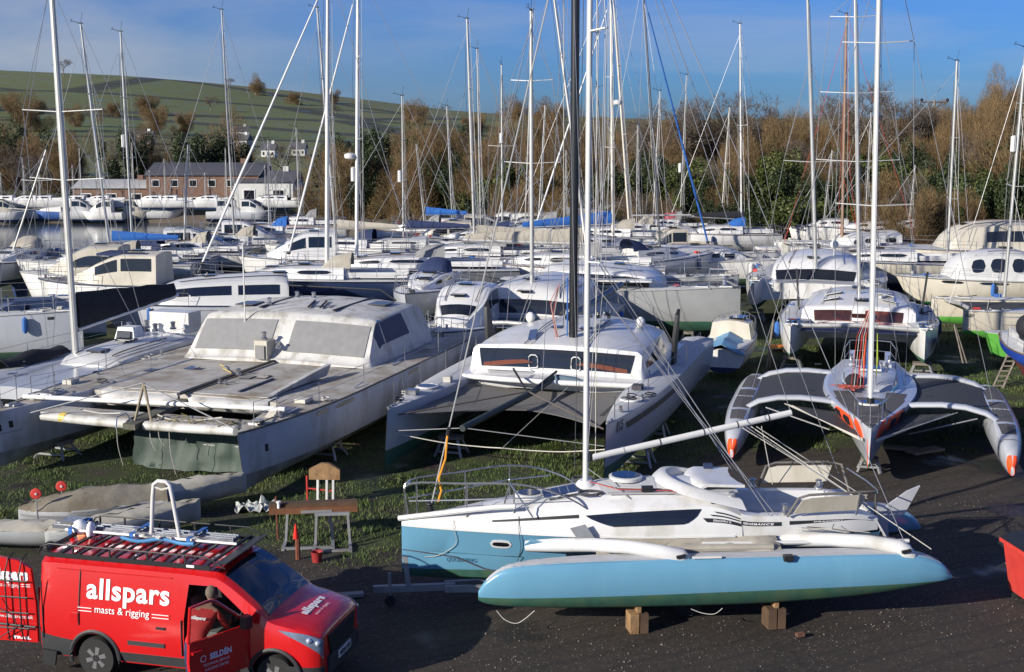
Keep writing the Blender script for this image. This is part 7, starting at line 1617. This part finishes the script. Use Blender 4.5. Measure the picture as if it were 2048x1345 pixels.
hidden_mast('yacht with the shortest cream mast in front of the green ivy trees', 1458, 90, 1459, 215, .05, 6.5, 182, m=mat('ivory_mast', (.62,.58,.5)))
hidden_mast('pale yacht with a pair of thin masts beside the brown mast', 1662, 88, 1664, 300, .04, 6, 180)
hidden_mast('yacht with a bare mast half hidden behind the trimaran mast', 1745, 86, 1742, 225, .05, 7, 180)
hidden_mast('small yacht with a thin pole mast at the foot of the steep right bank', 1832, 88, 1830, 330, .04, 6, 180)
# ------------------------------------------------------------------ sheds, frames, pole
r_ = rt_(1545, 90); t = thing('lean_to_shelter', 'shelter with a rusty corrugated roof on a red steel frame below the woods', 'shelter', r_, 0)
for i in range(9): MB().slab([(-1.5+.36*i,-1.2,1.9),(-1.5+.36*i+.33,-1.2,1.9),(-1.2+.36*i+.33,1.2,2.6),(-1.2+.36*i,1.2,2.6)], (0,0,.05), mat('rusty_corrugated', (.25,.19,.14), .7, .3, 5)).build('roof_sheet', t)
for x_ in (-1.4,0,1.5):
    for y_ in (-1.1,1.1): MB().bar((x_,y_,0),(x_,y_,1.9+(.6 if y_ > 0 else 0)),.08,.08,mat('red_oxide_steel', (.30,.04,.03), .7)).build('post', t)
    MB().bar((x_,-1.1,.2),(x_+.8,-1.1,1.8),.06,.06,mat('red_oxide_steel', (.3,.04,.03))).build('brace', t)
t = thing('green_roof_shelter', 'low shelter with a long green sheet roof below the wooded bank', 'shelter', rt_(1632, 92), 0)
for k in range(5): MB().slab([(-1.9+.78*k,-1.3,2.0-.05*math.sin(k*2)),(-1.9+.78*k+.76,-1.3,2.0),(-1.9+.78*k+.76,1.3,2.5),(-1.9+.78*k,1.3,2.5)], (0,0,.05), teal).build('roof_sheet', t)
for x_ in (-1.8,0,1.9): MB().bar((x_,-1.2,0),(x_,-1.2,2.0),.1,.1,woodd).build('post', t)
t = thing('white_shed', 'small pale roofed shed among the trees above the white catamaran', 'shed', rt_(1785, 90), 0); MB().slab([(-1.4,-1,1.9),(1.5,-1,1.9),(1.9,1,2.6),(-1.2,1,2.6)], (0,0,.06), white).build('roof', t); MB().box((0,0,.95), (2.6,1.8,1.9), woodd).build('wall', t)
t = thing('container', 'white storage container at the foot of the woods beside the black sail cover', 'container', rt_(1532, 76), .1); q = MB(); q.box((0,0,1.2), (1.3,1.2,1.3), white); q.build('body', t); MB().box((0,-.62,1.2), (.5,.03,1.0), gelg).build('door', t)
Y = 118; p = atd(1869, 205, Y); t = thing('utility_pole', 'wooden utility pole with a crossarm of insulators standing above the trees', 'utility pole', (p.x, Y, zt(p.x, Y)-.2), 0); h_ = p.z-zt(p.x, Y)+.2
MB().tube([(0,0,0),(0,0,h_+.2)], [.16,.12], woodg, 8).build('pole', t); MB().bar((-1.2,0,h_),(1.2,0,h_),.12,.12,woodd).build('crossarm', t)
for x_ in (-1.15,1.15): MB().lathe((x_,0,h_), [(.05,.05),(.13,.12),(.15,.25),(.08,.34)], black, 8).build('insulator', t)
for x_ in (-.6,.6): MB().bar((x_*1.2,0,h_),(0,0,h_-.8),.05,.05,woodd).build('brace', t)

# ------------------------------------------------------------------ left: boats behind the old catamaran
rzD = heading(1850); bw = at(45, 806, 1.55); rD1 = fromport(bw, rzD, 11.5, 1.5)
D1, d1l, _c = catamaran('white catamaran with a big black boom cover and shade tinted decks at far left', rD1, rzD, L=11.5, B=4.4, hb=.7, zk=.45, zw=.85, zb=1.6, zs=1.55, top=gelg, anti=antik, deck=mat('shade_tinted_deck', (.40,.43,.50), .7), bridge=(.12,.95), crossbeam=False, cab=[(1.0,.9,1.55,.85,1.6,.7,1.62,1.68),(0,1.2,1.55,1.1,1.8,.95,1.85,1.95),(-3.2,1.3,1.55,1.2,1.85,1.0,1.9,2.0)], mast=None)  # bluish shade is put into the white deck's colour
# its mast stands at photo (150, 710)
c, s = math.cos(rzD), math.sin(rzD); wp = at(152, 712, 1.75)-rD1; mxx, myy = c*wp.x+s*wp.y, -s*wp.x+c*wp.y
spar_mast(D1, **mst(rD1, rzD, mxx, myy, 1.75, 98, -90, r=.11, m=alu, spread=((.45,1.3),(.62,1.4)), chain=(-1.2,1.9,1.6), fore=(mxx+4.2,1.6), rw=.010, spr_sweep=-.1))
wq = atd(355, 600, (rD1+V((c*mxx-s*myy, s*mxx+c*myy, 0))).y+4.2)-rD1; boom(D1, (mxx-.15,myy,2.55), (c*wq.x+s*wq.y, -s*wq.x+c*wq.y, 2.55+.55), .07, white, canvb, 1.15)
q = MB(); q.box((mxx-2.6,myy+.2,2.05), (.7,.8,.5), gel, taper=.7); q.build('pilot_hood', D1); MB().box((mxx-2.24,myy+.2,2.05), (.05,.5,.3), glass, Matrix.Rotation(-.35,3,'Y')).build('hood_window', D1)
for y_ in (-.5,.5): winch(D1, (mxx-3.6,myy+y_,2.0), 1.6); winch(D1, (mxx-4.2,myy+y_+.3,2.0), 1.6)
MB().box((mxx-5.0,myy+.4,2.15), (.8,1.5,.7), gel).build('cockpit_box', D1)
rows = [[(mxx+2.2-.42*i, myy-1.5+.16*j, 1.72+.22*math.sin(math.pi*j/5)*(1-.3*math.sin(i*1.3))) for j in range(6)] for i in range(8)]; MB().grid(rows, canvb, (0,0,-.02)).build('black_cover', D1, smooth=60)
r_ = rt_(20, 47); S1, s1l, _c = catamaran('white catamaran numbered 3 with cluttered decks at the left edge', r_+V((-2.2,0,0)), R(6), L=10.5, B=5.2, hb=.6, zk=.5, zw=.9, zb=2.3, zs=2.0, top=gelg, cab=[(1.5,1.4,2.,1.3,2.1,1.1,2.1,2.2),(.6,1.5,2.,1.4,2.5,1.2,2.55,2.7),(-3,1.5,2.,1.4,2.5,1.2,2.55,2.7)], wins=[(.4,.6,.9,1.7,'rect')], crossbeam=False)
lf = s1l[1][0]; lf.yo = -(5.2/2-.6); mb = MB(); text_loft(mb, lf, '3', .125, 3.6, .022, .8, print_k, -1, .0, .012); mb.build('lettering', S1); mb = MB(); lf.patch(mb, .26, .29, 4.0, 4.4, glass, -1, .01); mb.build('hull_window', S1)
for k in range(6): MB().tube([(2.5-.6*k,-1.9,2.2),(2.5-.6*k,-1.9,3.1)], .03, steel, 6).build('stanchion', S1)
q = MB(); q.lathe((.6,-2.0,2.55), [(.12,-.1),(.42,-.1),(.42,.1),(.12,.1)], rubber, 16, 'y'); q.build('tyre_fender', S1); MB().grid([[(-3.5+.6*i,-1.5+.8*j,3.3-.12*abs(j-2)) for j in range(5)] for i in range(9)], canvnv, (0,0,-.03)).build('navy_awning', S1)
for x_ in (-3.4,-1,1.2): MB().bar((x_,-1.4,2.2),(x_,-1.4,3.1),.08,.08,mat('dark_green_post', (.02,.05,.05))).build('awning_post', S1)
r_ = rt_(430, 52); S2, s2l = motorboat('large white motor yacht with dark side windows and a grey shaded hull, left of centre', r_, R(190), L=9.0, b=1.7, zk=.2, zw=.5, zb=1.9, zs=1.7, top=gelg, rake=1.0, cabs=[[(2.2,1.0,1.8,.9,1.9,.8,1.9,1.95),(1.4,1.4,1.75,1.2,2.5,1.0,2.55,2.65),(-2.4,1.5,1.7,1.3,2.65,1.1,2.75,2.9),(-3.0,1.5,1.7,1.3,2.5,1.1,2.6,2.7)]], wins=[(.30,.52,1.0,1.8,'rect'),(.54,.72,1.0,1.8,'rect')])  # the hull's shade is put into its colour as grey gelcoat
mb = MB(); s2l.patch(mb, .3, .7, 4.3, 4.36, black, 1, .012, nu=10, nv=1); mb.build('stripe', S2); mb = MB(); s2l.patch(mb, .42, .52, 3.6, 3.9, black, 1, .012); mb.build('hull_window', S2)
r_ = rt_(250, 56); S3, _ = motorboat('white cruiser with cluttered blue covered coachroof behind the black boom cover', r_, R(176), L=7.5, b=1.5, zk=.4, zw=.8, zb=2.2, zs=2.0, deck=canvy)
MB().box((-.3,0,3.35), (2.2,1.6,.1), canvnv).build('blue_cover', S3)
r_ = rt_(800, 60); keelboat('dark grey hulled yacht in the shade behind the roof of the old catamaran', r_, R(184), L=11, b=1.8, zk=.7, zw=1.2, zb=2.5, zs=2.2, top=greyh, hood=canvy, mast=mst(r_, R(184), basex(r_, R(184), 9, 716, 2), 0, 2.7, 716, -60, r=.115, m=white, spread=((.42,1.6),(.7,1.2)), chain=(-.3,1.6,2.3), fore=(5.2,2.5), aft=(-5.2,2.2), rw=.011, radar=.36, reflector=.30, furl=white))  # slate grey hull colour takes in the shade this yacht lies in
r_ = rt_(620, 56); keelboat('navy hulled yacht with a tall thick white mast behind the old catamaran roof', r_, R(182), L=10, b=1.7, zk=.7, zw=1.2, zb=2.4, zs=2.2, top=navy, mast=mst(r_, R(182), basex(r_, R(182), 9, 656, 2), 0, 2.6, 656, -80, r=.12, m=white, spread=((.50,1.3),(.30,1.3)), chain=(-.3,1.6,2.3), fore=(4.8,2.4), aft=(-4.8,2.2), rw=.011, furl=white))
r_ = rt_(790, 66); t = thing('upturned_hull', 'long smooth white upturned hull lying across the yard left of centre', 'boat hull', r_, R(182)); st = [[(x, 0, .9),(x, b*.7, .9),(x, b, 1.2),(x, b*.85, 1.9),(x, b*.4, 2.3),(x, 0, 2.4)] for x, b in ((3.4,.05),(2.8,.6),(1.5,1.0),(0,1.1),(-2,1.0),(-3.4,.7))]; lf = Loft(st, 4); mb = MB(); lf.skin(mb, 0, 5, white, (True, True)); mb.build('hull', t, smooth=60); MB().box((0,0,.45), (3,1.4,.9), woodd).build('trestle', t)
def row(items):
    for kind, lb, px, Y, deg, L, kw in items:
        r_ = rt_(px, Y); rz = R(deg)
        mk = kw.pop('m', None)
        if mk:
            tx, ty, rr = mk[:3]; bx = mk[3] if len(mk) > 3 else px; ex = mk[4] if len(mk) > 4 else {}
            x_ = basex(r_, rz, L, bx, 2) if abs(math.cos(rz)) > .6 else .5
            kw['mast'] = mst(r_, rz, x_, 0, 2.5, tx, ty, r=rr, rw=.012, m=ex.pop('mm', alu), spread=ex.pop('spread', ((.42,1.0),(.7,.8))), chain=(-.3,L*.15,2.1), fore=(L*.48,2.2), aft=(-L*.47,2.), **ex)
        (keelboat if kind == 'k' else motorboat)(lb, r_, rz, L=L, **kw)
row([
 ('k','white yacht with a blue sail cover and leaning mast, beside the creek',215,64,186,8.5,dict(b=1.5,m=(161,48,.085,226),bm=True,cover=canvn)),
 ('k','white yacht with a big radar reflector on its mast beside the creek',262,68,178,9,dict(b=1.5,top=gelg,m=(241,64,.085,270,dict(reflector=.5)))),
 ('m','white cabin boat with one long oval side window near the water at left',185,60,180,6.5,dict(b=1.4,zk=.4,zw=.8,zb=2.1,zs=2.,wins=[(.4,.9,.7,1.5,'round')])),
 ('k','pale yacht with its bow towards us near the quay at far left',40,66,-95,8,dict(b=1.4,m=(92,300,.05),zb=2.2,zs=2.)),
 ('k','white yacht with a thin mast and windvane between the creek and the thick masts',455,74,184,8.5,dict(b=1.5,m=(443,20,.07,471))),
 ('m','white motor boat with a raked cabin in front of the brown warehouse',400,72,8,7,dict(b=1.4,zk=.4,zw=.8,zb=2.1,zs=1.8,top=gelc)),
 ('k','white yacht with a short thick post mast left of the thick masts',372,70,180,7,dict(b=1.3,m=(376,290,.08))),
 ('k','white yacht with its mast leaning left beside the thick white mast',690,72,175,9,dict(b=1.5,m=(634,16,.085,674),bm=True,cover=canvt)),
 ('m','white cruiser with a cream covered cockpit and wide windows behind the upturned hull',610,66,186,6.5,dict(b=1.5,zk=.4,zw=.8,zb=2.3,zs=2.1)),
 ('k','white yacht under a long navy winter cover left of centre',800,72,180,9.5,dict(b=1.5,bm=True,cover=canvnv,m=(804,192,.06,808,dict(reflector=.45)))),
 ('k','white yacht with a tall ivory mast right of the upturned hull',945,68,178,9.5,dict(b=1.6,top=gelc,stripe=navy,m=(934,38,.10,950),bm=True,cover=canvt)),
 ('k','white yacht with a slim mast just inside the centre of the yard',965,78,182,8.5,dict(b=1.5,top=greyh,m=(954,98,.06,962))),
 ('k','small yacht with a pale blue cover and short mast behind the navy cover',840,84,176,7,dict(b=1.3,top=navy,m=(832,288,.05,850),bm=True,cover=canvn)),
 ('k','cream yacht with a thin mast among the boats left of centre',895,88,182,7.5,dict(b=1.3,top=gelc,m=(893,212,.05,905))),
 ('k','small yacht beside the creek with a thin stubby mast',600,90,184,6.5,dict(b=1.2,stripe=redb,m=(592,255,.05))),
 ('m','white motor cruiser in the row behind the slim masted yachts',890,80,182,6.5,dict(b=1.4)),
 ('m','white motor cruiser with rows of dark windows left of the cream cruiser',975,86,4,6,dict(b=1.4)),
 ('m','low white motor boat with a black window band near the picture centre',1000,70,180,6.5,dict(b=1.4)),
 ('m','white cabin cruiser with a grey hull right behind the beige sail cover',1040,76,184,6,dict(b=1.3,top=gelg)),
 ('k','white yacht with a violet grey tarpaulin between the beige and blue sail covers',1085,84,178,7.5,dict(b=1.4,bm=True,cover=canvy,m=(1132,300,.04,1128))),
 ('k','yacht with a forked masthead, third from the creek',530,82,182,8,dict(b=1.4,m=(536,280,.05,540))),
 ('m','white boat with a sloping wheelhouse beside the moored dinghies',500,80,4,6,dict(b=1.3)),
 ('k','pale yacht with a red stripe between the ivory masts and the woods',1260,84,176,7.5,dict(b=1.3,stripe=redb,m=(1275,250,.05,1272))),
 ('m','white launch with round windows behind the white bare boom',1150,90,184,5.5,dict(b=1.3)),
 ('k','white yacht with its bow towards the camera between the two grey catamarans',860,54,-100,8,dict(b=1.3,top=gelg)),
])
# moored boats, far shore
GL = []
for k, (px, Yw, L_, lb) in enumerate(((97,96,2.6,'white dinghy moored nearest on the creek'),(58,100,1.8,'tiny white tender moored left of the dinghy'),)):
    t, _ = motorboat(lb, rt_(px, Yw)+V((0,0,-1.45)), R(160), L=L_, b=.5, zk=.05, zw=.2, zb=.7, zs=.55, cabs=[[(.2,.2,.5,.15,.55,.1,.55,.6),(-.2,.2,.5,.15,.55,.1,.55,.6)]], wins=[], rail=False, rake=.3, hname='moored_dinghy', cat='dinghy')
for k, (px, lb, mm_) in enumerate(((12,'white motor boat on the far shore, furthest left',gel),(50,'white fishing boat with a mast on the far shore',gel),(105,'blue hulled boat on the far shore of the creek',mat('mid_blue_paint', (.05,.12,.35), .4)),(165,'white boat with a red cabin on the far shore of the creek',gel),(205,'small white boat on the far shore behind the leaning mast',gel),(270,'pale boat on the far shore below the shed',gelc),(325,'white boat on the far shore in front of the brown warehouse',gel),(455,'white boat on the far shore right of the warehouse',gel),(505,'grey boat at the far end of the creek',gelg))):
    t, _ = motorboat(lb, rt_(px, 139+rt.uniform(-1,2))+V((0,0,-1.3)), R(rt.choice((0,180,10))), L=4.5, b=.9, zk=.2, zw=.5, zb=1.4, zs=1.2, top=mm_, rail=False, group='boats along the far shore')
    if k % 2: spar_mast(t, 0, 0, 1.6, rt.uniform(6,9), .05, spread=(), rw=.012)
# masts standing on the far shore
for k, (px, ty) in enumerate(((13,345),(60,330),(90,335),(157,330),(205,325),(310,340),(340,318),(420,345),(540,330),(560,352))):
    Yk = 140; r_ = rt_(px, Yk); keelboat(('small white yacht among the masts on the far shore, number of masts to its '+('left' if k > 5 else 'right')) if False else ['far yacht at the left end of the opposite shore','far yacht second from the left on the opposite shore','far yacht third from the left on the opposite shore','far yacht left of the leaning mast on the opposite shore','far yacht right of the leaning mast on the opposite shore','far yacht just left of the warehouse','far yacht in front of the warehouse','far yacht right of the warehouse','far yacht below the pale sheds','far yacht at the right end of the opposite shore'][k], r_, R(180), L=5.5, b=.9, zk=.1, zw=.4, zb=1.2, zs=1.1, rail=False, pul=False, keels=0, mast=dict(z0=1.4, z1=atd(px,ty,Yk).z, r=.05, rw=.012, spread=((.6,.5),)), group='yachts on the far shore')
# buildings across the creek
def house(lb, px, Y, L_, W_, H_, wall, roofm, rows_=1, cols=4, z=None, rz=0., ridge=1.4, name='house', cat='house'):
    r_ = rt_(px, Y); z0 = zt(r_.x, Y) if z is None else z; t = thing(name, lb, cat, (r_.x, Y, z0-.3), rz)
    MB().box((0,0,H_/2), (L_,W_,H_), wall).build('wall', t)
    rb = MB(); ov = .25; e_ = [(-L_/2-ov,-W_/2-ov,H_-.02),(-L_/2-ov,0,H_+ridge),(-L_/2-ov,W_/2+ov,H_-.02)]; rb.slab(e_, (L_+2*ov,0,0), roofm); rf_ = rb.build('roof', t)
    if rows_ > 0: MB().box((L_*.3,0,H_+ridge), (.6,.6,.9), wall).build('chimney', rf_)
    for i in range(rows_):
        for j in range(cols):
            x = -L_/2+L_*(j+.5)/cols; z_ = H_*(i+.55)/rows_; q = MB().box((x,-W_/2-.02,z_), (L_/cols*.42,.06,H_/rows_*.42), white).build('window', t); MB().box((x,-W_/2-.06,z_), (L_/cols*.34,.03,H_/rows_*.34), glass).build('pane', q)
    return t
brick = mat('brown_stone_wall', (.20,.12,.085), .9, .2, 2, bump=.3, bscale=6); slate = mat('slate_roof', (.09,.09,.10), .7, .2, 3); rend = mat('white_render', (.62,.62,.6), .8, .05, 1); shedm = mat('pale_shed_sheet', (.50,.50,.48), .6, .1, 1)
house('large brown stone warehouse with two rows of windows across the creek', 425, 150, 12.5, 9, 3.9, brick, slate, 2, 6, ridge=1.3, name='warehouse', cat='building')
house('long low pale roofed shed on the far shore left of the warehouse', 240, 150, 8.5, 6, 2.4, brick, shedm, 1, 3, ridge=.9, name='shed', cat='shed')
house('pale boat shed with a wide front right of the warehouse', 540, 148, 6.5, 7, 3.2, rend, slate, 1, 2, ridge=1.2, name='shed', cat='shed')
for k, (px, Y, L_, lb) in enumerate(((290,290,8,'white cottage on the hill, leftmost of the white houses'),(273,270,5,'small white cottage just below the leftmost hill house'),(455,300,5,'white house on the hill beside the thin mast'),(487,300,6,'white house on the hill right of the thin mast'),(480,340,9,'long white farm building higher on the hill'),(600,280,5,'white cottage on the hill left of the thick mast'),(540,270,5,'small white cottage near the foot of the hill'),(760,260,6,'white cottage on the lower slope between the masts'))):
    house(lb, px, Y, L_*.55, 3.4, 1.7, rend, slate, 1, 3, rz=rt.uniform(-.3,.3))

# props and blocks where the hulls behind the front row show their undersides
c_, s_n = math.cos(rzH), math.sin(rzH)
def under(root, rz, x, y): return root+V((math.cos(rz)*x-math.sin(rz)*y, math.sin(rz)*x+math.cos(rz)*y, 0))
for root, rz, x, y, lb in ((rH,rzH,3.2,2.25,'grey stand under the right bow of the solar panelled catamaran'),(rH,rzH,3.2,-2.25,'grey stand under the left bow of the solar panelled catamaran'),(rI,rzH,3.4,-2.55,'stand under the blue patterned bow'),(rO,rz0,3.6,2.2,'prop under the far hull of the grey bowed catamaran'),(rO,rz0,3.2,-2.2,'prop under the near hull of the grey bowed catamaran'),(J.location,math.pi,3.2,0,'prop under the bow of the oval windowed boat')):
    stand(lb, under(V(root), rz, x, y), rz, .5, .8)
p = at(1555, 735, 0); t = thing('orange_trestle', 'rough trestle with an orange painted plank in the shade behind the trimaran', 'trestle', p, .2)
MB().box((0,0,.78), (.75,.16,.10), mat('orange_brown_plank', (.55,.18,.04), .7, .3, 4)).build('plank', t); MB().box((0,.1,.60), (.6,.14,.12), woodd).build('plank', t)
for x_ in (-.32,.3): MB().bar((x_,0,0),(x_*.8,0,.75),.06,.06,woodg).build('leg', t)
p = at(1545, 745, 0); t = thing('prop_pole', 'tall rough pole leaning beside the orange trestle', 'pole', p, 0); MB().tube([(-.25,0,0),(.0,.1,1.9)], .035, woodg, 6).build('pole', t)
for k, (px, py, ln, a_, lb) in enumerate(((1850,905,1.1,.5,'pale broken plank lying in the shade under the right net of the trimaran'),(1800,900,.9,-.4,'short grey board lying in the shade beside the broken plank'),(1600,1275,.14,.3,'small reddish brick on the gravel right of the rear timber block'),(700,1195,.5,.2,'grey rag on the ground left of the trailer drawbar'))):
    p = at(px, py, 0); t = thing(('plank','board','brick','rag')[k], lb, ('plank','board','brick','rag')[k], p, a_)
    q = MB(); q.box((0,0,.05), (ln, ln*.35 if k != 2 else .09, .06), (woodg,woodg,mat('worn_brick', (.16,.07,.05), .9, .3, 9),canvy)[k]); q.build('piece', t)
